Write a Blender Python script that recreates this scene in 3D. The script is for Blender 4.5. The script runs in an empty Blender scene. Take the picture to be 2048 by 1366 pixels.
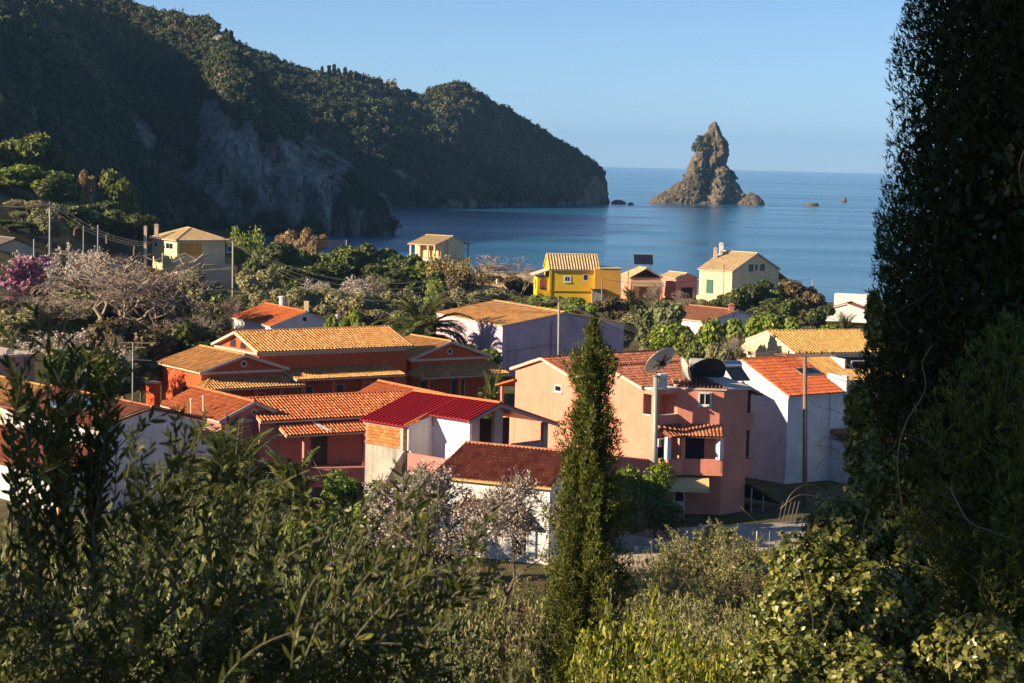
import bpy, math, random
import numpy as np
from mathutils import Vector, Matrix, noise as mnoise

# ------------------------------------------------------------------ camera, world, sun, exposure
SC = bpy.context.scene
COL = SC.collection
FPX = 70 / 36 * 2048          # focal length in photo pixels (70 mm lens)
EYE = np.array([0.0, 0.0, 24.0])
ROLL = math.atan(0.0239)
PITCH = math.atan(357.4 / FPX)
CAM_ROT = Matrix.Rotation(math.pi / 2 - PITCH, 3, 'X') @ Matrix.Rotation(ROLL, 3, 'Z')
CAMN = np.array(CAM_ROT)
cd = bpy.data.cameras.new('camera')
cam = bpy.data.objects.new('camera', cd)
COL.objects.link(cam)
cam.matrix_world = Matrix.Translation(Vector(EYE)) @ CAM_ROT.to_4x4()
cd.lens = 70
cd.sensor_width = 36
cd.clip_start = 0.1
cd.clip_end = 90000
cd.dof.use_dof = True
cd.dof.focus_distance = 105
cd.dof.aperture_fstop = 14
SC.camera = cam

SUN_EL = math.radians(22)
SUN_AZ = math.radians(18)      # degrees towards the camera from due left
TO_SUN = np.array([-math.cos(SUN_AZ) * math.cos(SUN_EL), -math.sin(SUN_AZ) * math.cos(SUN_EL), math.sin(SUN_EL)])
world = bpy.data.worlds.new('World')
SC.world = world
world.use_nodes = True
wn = world.node_tree.nodes
wl = world.node_tree.links
sky = wn.new('ShaderNodeTexSky')
sky.sky_type = 'NISHITA'
sky.sun_disc = False
sky.sun_elevation = SUN_EL
sky.sun_rotation = math.atan2(TO_SUN[0], TO_SUN[1])
sky.air_density = 0.62
sky.dust_density = 0.0
sky.ozone_density = 4.2
sky.altitude = 20
wl.new(sky.outputs[0], wn['Background'].inputs[0])
wn['Background'].inputs[1].default_value = 0.062
sd = bpy.data.lights.new('sun', 'SUN')
sd.energy = 5.0
sd.angle = math.radians(0.5)
sd.color = (1.0, 0.80, 0.55)
sun = bpy.data.objects.new('sun', sd)
COL.objects.link(sun)
sun.rotation_euler = Vector(TO_SUN).to_track_quat('Z', 'Y').to_euler()
SC.view_settings.view_transform = 'Standard'
SC.view_settings.look = 'None'
SC.view_settings.gamma = 1
SC.view_settings.use_curve_mapping = False
SC.view_settings.exposure = 1.22
SC.render.engine = 'CYCLES'
SC.cycles.max_bounces = 6
SC.cycles.diffuse_bounces = 3
SC.cycles.glossy_bounces = 3
SC.cycles.transparent_max_bounces = 6
SC.cycles.use_fast_gi = False

# ------------------------------------------------------------------ geometry helpers
def ray(px, py):
    return CAMN @ np.array([(px - 1024) / FPX, -(py - 683) / FPX, -1.0])
def at_y(px, py, y):
    d = ray(px, py); return EYE + d * (y / d[1])
def at_z(px, py, z):
    d = ray(px, py); return EYE + d * ((z - EYE[2]) / d[2])
def on_plane(px, py, p0, n):
    d = ray(px, py); return EYE + d * (np.dot(np.asarray(p0) - EYE, n) / np.dot(d, n))
def proj(P):
    q = (np.atleast_2d(P) - EYE) @ CAMN
    return 1024 + FPX * q[:, 0] / -q[:, 2], 683 - FPX * q[:, 1] / -q[:, 2]
def smooth(a, b, x):
    t = np.clip((np.asarray(x, float) - a) / (b - a), 0, 1); return t * t * (3 - 2 * t)
def unit(v):
    v = np.asarray(v, float); return v / (np.linalg.norm(v, axis=-1, keepdims=True) + 1e-12)
RNG = np.random.default_rng(11)
random.seed(5)

def fbm(P, scale, octaves=4, seed=0.0):
    """cheap value-noise sum on Nx3 points, about -1..1"""
    P = np.asarray(P, float) / scale
    out = np.zeros(len(P)); amp = 1.0; tot = 0
    for o in range(octaves):
        Q = P * (2 ** o) + seed + o * 17.3
        i = np.floor(Q).astype(np.int64); f = Q - i; f = f * f * (3 - 2 * f)
        acc = 0
        for dx in (0, 1):
            for dy in (0, 1):
                for dz in (0, 1):
                    h = (i[:, 0] + dx) * 374761393 + (i[:, 1] + dy) * 668265263 + (i[:, 2] + dz) * 2147483647
                    h = (h ^ (h >> 13)) * 1274126177
                    h = ((h ^ (h >> 16)) & 0xffffff) / float(0xffffff)
                    w = (f[:, 0] if dx else 1 - f[:, 0]) * (f[:, 1] if dy else 1 - f[:, 1]) * (f[:, 2] if dz else 1 - f[:, 2])
                    acc = acc + w * h
        out += amp * (acc * 2 - 1); tot += amp; amp *= 0.5
    return out / tot

# ------------------------------------------------------------------ materials
MATS = {}
def nodes_of(name):
    m = bpy.data.materials.new(name); m.use_nodes = True
    nt = m.node_tree; return m, nt, nt.nodes, nt.links, nt.nodes['Principled BSDF']
def mixc(nt, fac, a, b, mode='MIX'):
    n = nt.nodes.new('ShaderNodeMix'); n.data_type = 'RGBA'; n.blend_type = mode
    for sock, val in ((n.inputs[0], fac), (n.inputs[6], a), (n.inputs[7], b)):
        if hasattr(val, 'is_linked') or hasattr(val, 'links'):
            nt.links.new(val, sock)
        elif isinstance(val, (int, float)):
            sock.default_value = val
        else:
            sock.default_value = (*val[:3], 1)
    return n.outputs[2]
def noise_fac(nt, scale, detail=4, rough=.6, lo=.35, hi=.65, stretch=None, coord='Object', dist=0):
    tc = nt.nodes.new('ShaderNodeTexCoord'); n = nt.nodes.new('ShaderNodeTexNoise')
    n.inputs['Scale'].default_value = scale; n.inputs['Detail'].default_value = detail
    n.inputs['Roughness'].default_value = rough; n.inputs['Distortion'].default_value = dist
    src = tc.outputs[coord]
    if stretch:
        mp = nt.nodes.new('ShaderNodeMapping'); mp.inputs['Scale'].default_value = stretch
        nt.links.new(src, mp.inputs[0]); src = mp.outputs[0]
    nt.links.new(src, n.inputs['Vector'])
    r = nt.nodes.new('ShaderNodeMapRange'); r.inputs[1].default_value = lo; r.inputs[2].default_value = hi
    nt.links.new(n.outputs[0], r.inputs[0])
    return r.outputs[0], n.outputs[0]
def add_bump(nt, bsdf, height, strength, dist):
    b = nt.nodes.new('ShaderNodeBump'); b.inputs['Strength'].default_value = strength
    b.inputs['Distance'].default_value = dist
    nt.links.new(height, b.inputs['Height']); nt.links.new(b.outputs[0], bsdf.inputs['Normal'])
def plaster(name, col, dirt=None, amt=.5, rough=.9):
    if name in MATS: return MATS[name]
    m, nt, N, L, B = nodes_of(name)
    dirt = dirt or tuple(c * .6 for c in col)
    f1, _ = noise_fac(nt, .55, 6, .72, .38, .66)
    c1 = mixc(nt, f1, col, tuple(.42 * c + .58 * d for c, d in zip(col, dirt)))
    f2, _ = noise_fac(nt, 1.5, 5, .65, .50, .74, (1.6, 1.6, .14))
    ml = nt.nodes.new('ShaderNodeMath'); ml.operation = 'MULTIPLY'; ml.inputs[1].default_value = amt
    L.new(f2, ml.inputs[0])
    c2 = mixc(nt, ml.outputs[0], c1, dirt)
    L.new(c2, B.inputs['Base Color'])
    B.inputs['Roughness'].default_value = rough; B.inputs['Specular IOR Level'].default_value = .2
    _, h = noise_fac(nt, 9, 5, .7)
    add_bump(nt, B, h, .35, .02)
    MATS[name] = m; return m
def flat(name, col, rough=.6, metal=0.0, var=.25, scale=3.0, spec=.4, stretch=None):
    if name in MATS: return MATS[name]
    m, nt, N, L, B = nodes_of(name)
    f, h = noise_fac(nt, scale, 4, .6, .3, .7, stretch)
    L.new(mixc(nt, f, col, tuple(c * (1 - var) for c in col)), B.inputs['Base Color'])
    B.inputs['Roughness'].default_value = rough; B.inputs['Metallic'].default_value = metal
    B.inputs['Specular IOR Level'].default_value = spec
    MATS[name] = m; return m
def tiles(name, a, b, old, oldamt=.45):
    """fired clay: each tile has its own tone (face attribute), lichen patches by noise"""
    if name in MATS: return MATS[name]
    m, nt, N, L, B = nodes_of(name)
    at = N.new('ShaderNodeAttribute'); at.attribute_name = 'tint'
    c = mixc(nt, at.outputs['Fac'], a, b)
    f, _ = noise_fac(nt, .8, 6, .7, .5, .72)
    ml = N.new('ShaderNodeMath'); ml.operation = 'MULTIPLY'; ml.inputs[1].default_value = oldamt
    L.new(f, ml.inputs[0])
    L.new(mixc(nt, ml.outputs[0], c, old), B.inputs['Base Color'])
    B.inputs['Roughness'].default_value = .85; B.inputs['Specular IOR Level'].default_value = .25
    MATS[name] = m; return m
def leafmat(name, a, b, c=None, trans=.25, rough=.55, spec=.35):
    """foliage: per-leaf tone from a face attribute, thin-leaf translucency"""
    if name in MATS: return MATS[name]
    m, nt, N, L, B = nodes_of(name)
    at = N.new('ShaderNodeAttribute'); at.attribute_name = 'tint'
    ramp = N.new('ShaderNodeValToRGB')
    e = ramp.color_ramp.elements
    e[0].position = 0; e[0].color = (*a, 1); e[1].position = 1; e[1].color = (*(c or b), 1)
    if c:
        k = ramp.color_ramp.elements.new(.6); k.color = (*b, 1)
    L.new(at.outputs['Fac'], ramp.inputs[0])
    L.new(ramp.outputs[0], B.inputs['Base Color'])
    B.inputs['Roughness'].default_value = rough; B.inputs['Specular IOR Level'].default_value = spec
    if trans:
        t = N.new('ShaderNodeBsdfTranslucent'); mx = N.new('ShaderNodeMixShader'); mx.inputs[0].default_value = trans
        g = mixc(nt, .5, ramp.outputs[0], (.25, .30, .03))
        L.new(g, t.inputs[0])
        L.new(B.outputs[0], mx.inputs[1]); L.new(t.outputs[0], mx.inputs[2])
        L.new(mx.outputs[0], N['Material Output'].inputs[0])
    MATS[name] = m; return m
def glass(name='window_glass', col=(.012, .016, .02)):
    if name in MATS: return MATS[name]
    m, nt, N, L, B = nodes_of(name)
    B.inputs['Base Color'].default_value = (*col, 1); B.inputs['Roughness'].default_value = .12
    MATS[name] = m; return m

# ------------------------------------------------------------------ object helpers
def np_mesh(name, V, F, tint=None, mats=(), smooth_=False, midx=None):
    V = np.asarray(V, np.float32); F = np.asarray(F, np.int32)
    me = bpy.data.meshes.new(name)
    k = F.shape[1]
    me.vertices.add(len(V)); me.vertices.foreach_set('co', V.ravel())
    me.loops.add(F.size); me.loops.foreach_set('vertex_index', F.ravel())
    me.polygons.add(len(F)); me.polygons.foreach_set('loop_start', np.arange(0, F.size, k, dtype=np.int32))
    if midx is not None: me.polygons.foreach_set('material_index', np.asarray(midx, np.int32))
    me.polygons.foreach_set('use_smooth', np.full(len(F), smooth_))
    if tint is not None:
        a = me.attributes.new('tint', 'FLOAT', 'FACE'); a.data.foreach_set('value', np.asarray(tint, np.float32))
    for m in mats: me.materials.append(m)
    me.update(); me.validate()
    return me
def link(name, data, parent=None, loc=None, rotz=0, scale=None, label=None, cat=None, group=None, kind=None):
    o = bpy.data.objects.new(name, data); COL.objects.link(o)
    if parent is not None: o.parent = parent
    if loc is not None: o.location = loc
    if rotz: o.rotation_euler = (0, 0, rotz)
    if scale is not None: o.scale = scale
    if label: o['label'] = label
    if cat: o['category'] = cat
    if group: o['group'] = group
    if kind: o['kind'] = kind
    return o
INV = {}
def thing(name, label, cat, loc, ang=0.0, group=None):
    """an Empty at the base of a thing; its parts are authored in world space and stored relative to it"""
    o = link(name, None, loc=tuple(loc), rotz=ang, label=label, cat=cat, group=group)
    o.empty_display_size = .5
    INV[o.name] = np.array((Matrix.Translation(Vector(loc)) @ Matrix.Rotation(ang, 4, 'Z')).inverted())
    return o
def root_of(o):
    while o.parent is not None: o = o.parent
    return o
def to_local(V, root):
    V = np.asarray(V, float)
    if root is None or root.name not in INV: return V
    A = INV[root.name]; return V @ A[:3, :3].T + A[:3, 3]
class MB:
    """collects faces in a frame (x, y, z -> world)"""
    def __init__(s, frame=None):
        s.v = []; s.f = []; s.fr = np.array(frame) if frame is not None else None; s.t = []
    def add(s, vs, fs):
        k = len(s.v); s.v.extend([tuple(map(float, p)) for p in vs]); s.f.extend([tuple(i + k for i in f) for f in fs])
        return s
    def box(s, x0, x1, y0, y1, z0, z1):
        vs = [(x, y, z) for z in (z0, z1) for y in (y0, y1) for x in (x0, x1)]
        return s.add(vs, [(0, 2, 3, 1), (4, 5, 7, 6), (0, 1, 5, 4), (2, 6, 7, 3), (0, 4, 6, 2), (1, 3, 7, 5)])
    def extrude(s, poly, vec):
        n = len(poly); q = [np.asarray(p, float) for p in poly]; vec = np.asarray(vec, float)
        nn = np.cross(q[1] - q[0], q[2] - q[0])
        if np.dot(nn, vec) > 0: q = q[::-1]
        vs = q + [p + vec for p in q]
        fs = [tuple(range(n)), tuple(range(2 * n - 1, n - 1, -1))] + [(i, i + n, (i + 1) % n + n, (i + 1) % n) for i in range(n)]
        return s.add(vs, fs)
    def prism(s, pts, z0, z1):
        return s.extrude([(p[0], p[1], z0) for p in pts], (0, 0, z1 - z0))
    def obox(s, p0, p1, w, h, up=(0, 0, 1)):
        """a bar from p0 to p1, width w, height h"""
        p0 = np.asarray(p0, float); p1 = np.asarray(p1, float); d = unit(p1 - p0)
        r = np.cross(d, up); r = np.array([1., 0, 0]) if np.linalg.norm(r) < 1e-6 else unit(r); u = np.cross(r, d)
        q = [p0 + r * a * w / 2 + u * b * h / 2 for a, b in ((-1, -1), (1, -1), (1, 1), (-1, 1))]
        return s.extrude(q, p1 - p0)
    def tube(s, path, r, n=6, cap=True):
        path = [np.asarray(p, float) for p in path]; rs = r if hasattr(r, '__len__') else [r] * len(path)
        k0 = len(s.v); rings = []
        for i, p in enumerate(path):
            d = unit(path[min(i + 1, len(path) - 1)] - path[max(i - 1, 0)])
            a = np.cross(d, (0, 0, 1.)); a = np.array([1., 0, 0]) if np.linalg.norm(a) < 1e-3 else unit(a); b = np.cross(d, a)
            rings.append([p + rs[i] * (a * math.cos(t) + b * math.sin(t)) for t in np.arange(n) * 2 * math.pi / n])
        vs = [p for ring in rings for p in ring]
        fs = [(i * n + j, i * n + (j + 1) % n, (i + 1) * n + (j + 1) % n, (i + 1) * n + j) for i in range(len(path) - 1) for j in range(n)]
        if cap: fs += [tuple(range(n - 1, -1, -1)), tuple((len(path) - 1) * n + j for j in range(n))]
        return s.add(vs, fs)
    def lathe(s, base, prof, n=12, axis=(0, 0, 1)):
        base = np.asarray(base, float); ax = unit(axis)
        a = np.cross(ax, (0, 0, 1.)); a = np.array([1., 0, 0]) if np.linalg.norm(a) < 1e-3 else unit(a); b = np.cross(ax, a)
        vs = [base + ax * h + r * (a * math.cos(t) + b * math.sin(t)) for r, h in prof for t in np.arange(n) * 2 * math.pi / n]
        fs = [(i * n + j, i * n + (j + 1) % n, (i + 1) * n + (j + 1) % n, (i + 1) * n + j) for i in range(len(prof) - 1) for j in range(n)]
        fs += [tuple(range(n - 1, -1, -1)), tuple((len(prof) - 1) * n + j for j in range(n))]
        return s.add(vs, fs)
    def world(s):
        V = np.asarray(s.v, float)
        return V if s.fr is None else V @ s.fr[:3, :3].T + s.fr[:3, 3]
    def build(s, name, mat, parent=None, smooth_=False, label=None, cat=None, group=None, kind=None):
        V = s.world()
        if parent is not None: V = to_local(V, root_of(parent))
        me = bpy.data.meshes.new(name); me.from_pydata(V.tolist(), [], s.f)
        if smooth_:
            me.polygons.foreach_set('use_smooth', [True] * len(me.polygons))
        for m in (mat if isinstance(mat, (list, tuple)) else [mat]): me.materials.append(m)
        me.update()
        return link(name, me, parent, label=label, cat=cat, group=group, kind=kind)
def frame(cx, cy, ang, z=0.0):
    return Matrix.Translation((cx, cy, z)) @ Matrix.Rotation(ang, 4, 'Z')
def part_np(name, V, F, tint, mat, parent, kind=None, smooth_=False):
    return link(name, np_mesh(name, to_local(V, root_of(parent)), F, tint, [mat], smooth_), parent, kind=kind)

# ------------------------------------------------------------------ roofs
PROF = ((0, 0), (.08, .60), (.27, 1.0), (.46, .60), (.54, 0), (1.0, -.25))
def tile_plane(poly, eave, spacing=.28, row=.42, amp=.105, seed=0):
    """barrel tiles laid over a convex sloping polygon (world space): returns V, F, tint"""
    rg = np.random.default_rng(seed + 3)
    P = np.asarray(poly, float)
    n = np.zeros(3)
    for i in range(len(P)): n += np.cross(P[i], P[(i + 1) % len(P)])
    n = unit(n); n = n if n[2] > 0 else -n
    ex = unit(eave); ey = np.cross(n, ex)
    if ey[2] < 0: ex = -ex; ey = np.cross(n, ex)
    o = P[0]; X = (P - o) @ ex; Y = (P - o) @ ey
    ncol = max(1, int(round((X.max() - X.min()) / spacing))); sp = (X.max() - X.min()) / ncol
    V = []; F = []; T = []
    y_base = Y.min()
    for c in range(ncol):
        xc = X.min() + (c + .5) * sp; ys = []
        for i in range(len(P)):
            x0, x1 = X[i], X[(i + 1) % len(P)]
            if (x0 - xc) * (x1 - xc) < 0: ys.append(Y[i] + (Y[(i + 1) % len(P)] - Y[i]) * (xc - x0) / (x1 - x0))
        if len(ys) < 2: continue
        ylo, yhi = min(ys), max(ys); r0 = int(math.floor((ylo - y_base) / row + 1e-6)); r1 = int(math.ceil((yhi - y_base) / row - 1e-6))
        coltint = rg.uniform(-.08, .08)
        for r in range(r0, r1):
            a = max(ylo, y_base + r * row) - .02; b = min(yhi, y_base + (r + 1) * row)
            if b - a < .04: continue
            k = len(V); dx = rg.normal(0, .008); dz = rg.normal(0, .006)
            for yy, lift in ((a, .035), (b, .0)):
                for u, h in PROF:
                    V.append(o + ex * (xc + (u - .5) * sp + dx) + ey * yy + n * (h * amp + lift + dz + .01))
            for i in range(5): F.append((k + i, k + i + 1, k + i + 7, k + i + 6))
            t = min(1, max(0, rg.normal(.5, .32) + coltint)); T += [t] * 5
            kk = len(V)          # the lip of the tile's lower end
            V.extend([V[k] - n * .05, V[k + 4] - n * .05])
            F.append((kk, kk + 1, k + 4, k)); T.append(t)
    return np.array(V), np.array(F), np.array(T)
def tile_rows(planes, **kw):
    out = [tile_plane(p, e, seed=i * 7 + 1, **kw) for i, (p, e) in enumerate(planes)]
    V = np.concatenate([o[0] for o in out]); F = []; k = 0
    for o in out: F.append(o[1] + k); k += len(o[0])
    return V, np.concatenate(F), np.concatenate([o[2] for o in out])
def cap_run(p0, p1, r=.13, step=.42, seed=1):
    """overlapping half-round cap tiles along a ridge, hip or verge"""
    rg = np.random.default_rng(seed); p0 = np.asarray(p0, float); p1 = np.asarray(p1, float)
    L = np.linalg.norm(p1 - p0); d = (p1 - p0) / L; n = max(1, int(L / step)); st = L / n
    a = unit(np.cross(d, (0, 0, 1.))); u = np.cross(a, d); V = []; F = []; T = []
    for i in range(n):
        k = len(V)
        for s_, rr in ((i * st - .03, r * 1.12), ((i + 1) * st, r * .92)):
            for t in np.linspace(0, math.pi, 6): V.append(p0 + d * s_ + a * rr * math.cos(t) + u * (rr * math.sin(t) * .9 - .01))
        for j in range(5): F.append((k + j, k + j + 1, k + j + 7, k + j + 6))
        T += [min(1, max(0, rg.normal(.55, .2)))] * 5
    return np.array(V), np.array(F), np.array(T)
def merge(parts):
    V = np.concatenate([p[0] for p in parts]); F = []; k = 0
    for p in parts: F.append(p[1] + k); k += len(p[0])
    return V, np.concatenate(F), np.concatenate([p[2] for p in parts])

def wpt(fr, x, y, z):
    return np.array(fr @ Vector((x, y, z)))
def gable(root, c, ang, L, W, ze, rise, zb, wall, roof, ov=.35, ovg=.3, spacing=.26, deckmat=None, front_open=False,
          ridge=True, sides=(1, -1), hip0=0.0, hip1=0.0, amp=.105, verge=None):
    """a gabled block: roof outline L x W, eave height ze. Parts: wall, roof_deck, roof_tiles, ridge_tiles"""
    fr = frame(c[0], c[1], math.radians(ang)); k = rise / (W / 2)
    lx, wy = L / 2 - ovg, W / 2 - ov
    zt = ze + k * ov - .14
    if wall is not None:
        m = MB(fr)
        if hip0 or hip1:
            m.box(-lx, lx, -wy, wy, zb, zt)
        else:
            m.extrude([(-lx, -wy, zb), (-lx, wy, zb), (-lx, wy, zt), (-lx, 0, ze + rise - .16), (-lx, -wy, zt)], (2 * lx, 0, 0))
        m.build('wall', wall, root)
    x0, x1 = -L / 2, L / 2; r0, r1 = x0 + hip0, x1 - hip1
    planes = []; decks = MB(fr)
    for s in sides:
        q = [(x0, s * W / 2, ze), (x1, s * W / 2, ze), (r1, 0, ze + rise), (r0, 0, ze + rise)]
        planes.append(([wpt(fr, *p) for p in q], wpt(fr, 1, 0, 0) - wpt(fr, 0, 0, 0)))
        decks.extrude([(p[0], p[1], p[2] - .005) for p in q], (0, 0, -.12))
    for h, xx, rr in ((hip0, x0, r0), (hip1, x1, r1)):
        if h:
            q = [(xx, -W / 2, ze), (xx, W / 2, ze), (rr, 0, ze + rise)]
            planes.append(([wpt(fr, *p) for p in q], wpt(fr, 0, 1, 0) - wpt(fr, 0, 0, 0)))
            decks.extrude([(p[0], p[1], p[2] - .005) for p in q], (0, 0, -.12))
    decks.build('roof_deck', deckmat or wall or roof, root)
    V, F, T = tile_rows(planes, spacing=spacing, amp=amp)
    part_np('roof_tiles', V, F, T, roof, root, kind='stuff')
    if ridge:
        runs = [cap_run(wpt(fr, r0, 0, ze + rise + .03), wpt(fr, r1, 0, ze + rise + .03))]
        for h, xx, rr in ((hip0, x0, r0), (hip1, x1, r1)):
            if h:
                for s in (1, -1): runs.append(cap_run(wpt(fr, xx, s * W / 2, ze + .03), wpt(fr, rr, 0, ze + rise + .03), seed=s + 5))
        V, F, T = merge(runs)
        part_np('ridge_tiles', V, F, T, roof, root, kind='stuff')
    if verge:
        for xx, hh in ((x0, hip0), (x1, hip1)):
            if hh: continue
            for s in sides:
                m = MB(fr); m.obox((xx, s * (W / 2), ze - .05), (xx, 0, ze + rise - .05), .09, .2); m.build('verge_board', verge, root)
    return fr
def face(fr, which, L, W, ov=.35, ovg=.3):
    """world point, outward normal of a block's wall"""
    d = {'+x': (L / 2 - ovg, 0, 1, 0), '-x': (-L / 2 + ovg, 0, -1, 0), '+y': (0, W / 2 - ov, 0, 1), '-y': (0, -W / 2 + ov, 0, -1)}[which]
    p = wpt(fr, d[0], d[1], 0); n = wpt(fr, d[2], d[3], 0) - wpt(fr, 0, 0, 0)
    return p, n
def window(root, fc, a, b, fmat, pane=None, name='window', mull=1, t=.07, proud=.05, rail=True, size=None):
    """a framed window on a wall plane; a, b are the photo pixels of two opposite corners (or a centre with size in metres)"""
    p0, n = fc; r = np.cross((0, 0, 1.), n); up = np.array([0, 0, 1.])
    if size:
        q = on_plane(*a, p0, n); A = q - r * size[0] / 2 - up * size[1] / 2; Bq = q + r * size[0] / 2 + up * size[1] / 2
    else:
        A = on_plane(*a, p0, n); Bq = on_plane(*b, p0, n)
    s0, s1 = sorted([np.dot(A - p0, r), np.dot(Bq - p0, r)]); z0, z1 = sorted([A[2], Bq[2]])
    fr = np.eye(4); fr[:3, 0] = r; fr[:3, 1] = -n; fr[:3, 2] = up; fr[:3, 3] = (p0[0], p0[1], 0)
    m = MB(fr)
    m.box(s0, s0 + t, -proud, .02, z0, z1); m.box(s1 - t, s1, -proud, .02, z0, z1)
    m.box(s0 + t, s1 - t, -proud, .02, z0, z0 + t); m.box(s0 + t, s1 - t, -proud, .02, z1 - t, z1)
    for i in range(mull):
        x = s0 + (s1 - s0) * (i + 1) / (mull + 1); m.box(x - .025, x + .025, -proud + .005, .02, z0 + t, z1 - t)
    w = m.build(name, fmat, root)
    g = MB(fr); g.box(s0 + t * .5, s1 - t * .5, -.012, .01, z0 + t * .5, z1 - t * .5); g.build('pane', pane or glass(), w)
    if rail:
        g = MB(fr); g.box(s0 - .06, s1 + .06, -proud - .06, .01, z0 - .06, z0 - .002); g.build('sill', fmat, w)
    return w, fr, (s0, s1, z0, z1)
def louvre(root, fr, s0, s1, z0, z1, mat, proud=.06):
    m = MB(fr); m.box(s0, s1, -proud, -.005, z0, z1)
    k = z0 + .06
    while k < z1 - .08:
        m.box(s0 + .05, s1 - .05, -proud - .02, -proud + .005, k, k + .04); k += .09
    return m.build('shutter', mat, root)
def chimney(root, x, y, z0, z1, w, mat, round_=False, cap=True):
    m = MB()
    if round_: m.lathe((x, y, 0), [(w / 2, z0), (w / 2, z1), (w * .62, z1 + .02), (w * .62, z1 + .12), (w * .5, z1 + .18)], 10)
    else:
        m.box(x - w / 2, x + w / 2, y - w / 2, y + w / 2, z0, z1)
        if cap:
            m.box(x - w * .65, x + w * .65, y - w * .65, y + w * .65, z1 + .001, z1 + .07)
            m.box(x - w * .35, x + w * .35, y - w * .35, y + w * .35, z1 + .07, z1 + .22)
    return m.build('chimney', mat, root)

# ------------------------------------------------------------------ terrain
def shore_y(x):
    return np.interp(x, [-400, -110, -80, -60, -35, -10, 20, 60, 120, 400], [640, 640, 600, 520, 440, 405, 372, 352, 345, 345])
def zt(x, y):
    x = np.asarray(x, float); y = np.asarray(y, float)
    z = np.interp(y, [-60, 0, 10, 20, 30, 40, 50, 60, 70, 80, 95, 118, 300], [26, 22.2, 20.0, 17.4, 14.7, 12.0, 9.5, 7.0, 4.9, 3.4, 2.4, 2.4, 2.6])
    z = z + .42 * np.maximum(0, -(x + 52)) * smooth(215, 330, y) * (1 - smooth(365, 440, y))
    z = z + .10 * np.maximum(0, -(x + 30)) * smooth(130, 190, y) * (1 - smooth(215, 330, y))
    s = shore_y(x) - y
    zs = z * smooth(-2, 34, s) + np.where(s < 0, np.maximum(s * .06, -3), 0)
    return np.where(y > 250, zs, z)
def ground_mat():
    m, nt, N, L, B = nodes_of('earth_and_grass')
    f, _ = noise_fac(nt, .09, 6, .65, .42, .62); g, _ = noise_fac(nt, .5, 6, .7, .4, .65)
    c = mixc(nt, f, (.085, .080, .030), (.17, .125, .07)); c = mixc(nt, g, c, (.045, .055, .015))
    L.new(c, B.inputs['Base Color']); B.inputs['Roughness'].default_value = .95; B.inputs['Specular IOR Level'].default_value = .1
    _, h = noise_fac(nt, 3, 6, .7); add_bump(nt, B, h, .8, .15)
    return m
def grid_mesh(name, xs, ys, zf, mat):
    X, Y = np.meshgrid(xs, ys); Z = zf(X, Y); V = np.stack([X.ravel(), Y.ravel(), Z.ravel()], 1)
    nx, ny = len(xs), len(ys); i = np.arange(nx - 1)[None, :] + nx * np.arange(ny - 1)[:, None]; i = i.ravel()
    return np_mesh(name, V, np.stack([i, i + 1, i + nx + 1, i + nx], 1), None, [mat], True)
xs = np.concatenate([np.linspace(-700, -160, 28), np.linspace(-150, 150, 121), np.linspace(160, 700, 28)])
ys = np.concatenate([np.linspace(-80, 130, 106), np.linspace(133, 660, 176)])
def zground(X, Y):
    z = zt(X, Y); P = np.stack([X.ravel(), Y.ravel(), 0 * X.ravel()], 1)
    return z + (fbm(P, 9, 3) * .25 * smooth(1.0, 2.5, z.ravel()) - .05).reshape(X.shape)
link('ground', grid_mesh('ground', xs, ys, zground, ground_mat()), kind='structure')

def sea_mat():
    m, nt, N, L, B = nodes_of('sea_water')
    B.inputs['Base Color'].default_value = (.008, .050, .085, 1)
    f, _ = noise_fac(nt, .012, 4, .6, .38, .66, (.25, 1.6, 1))
    L.new(mixc(nt, f, (.015, .118, .205), (.012, .102, .188)), B.inputs['Base Color'])
    B.inputs['IOR'].default_value = 1.33
    rf, _ = noise_fac(nt, .006, 5, .62, .40, .64, (.22, 2.2, 1)); rm = N.new('ShaderNodeMapRange'); rm.inputs[3].default_value = .10; rm.inputs[4].default_value = .22; L.new(rf, rm.inputs[0]); L.new(rm.outputs[0], B.inputs['Roughness'])
    _, h1 = noise_fac(nt, .22, 4, .6, stretch=(.45, 1.3, 1)); _, h2 = noise_fac(nt, 1.1, 3, .6, stretch=(.6, 1.2, 1))
    mx = N.new('ShaderNodeMath'); mx.operation = 'MULTIPLY_ADD'; mx.inputs[1].default_value = .22
    L.new(h2, mx.inputs[0]); L.new(h1, mx.inputs[2])
    add_bump(nt, B, mx.outputs[0], .9, .8)
    return m
m = MB(); S = 26000
m.add([(-S, 200, 0), (S, 200, 0), (S, S, 0), (-S, S, 0)], [(0, 1, 2, 3)])
m.build('sea', sea_mat(), kind='structure')

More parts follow.
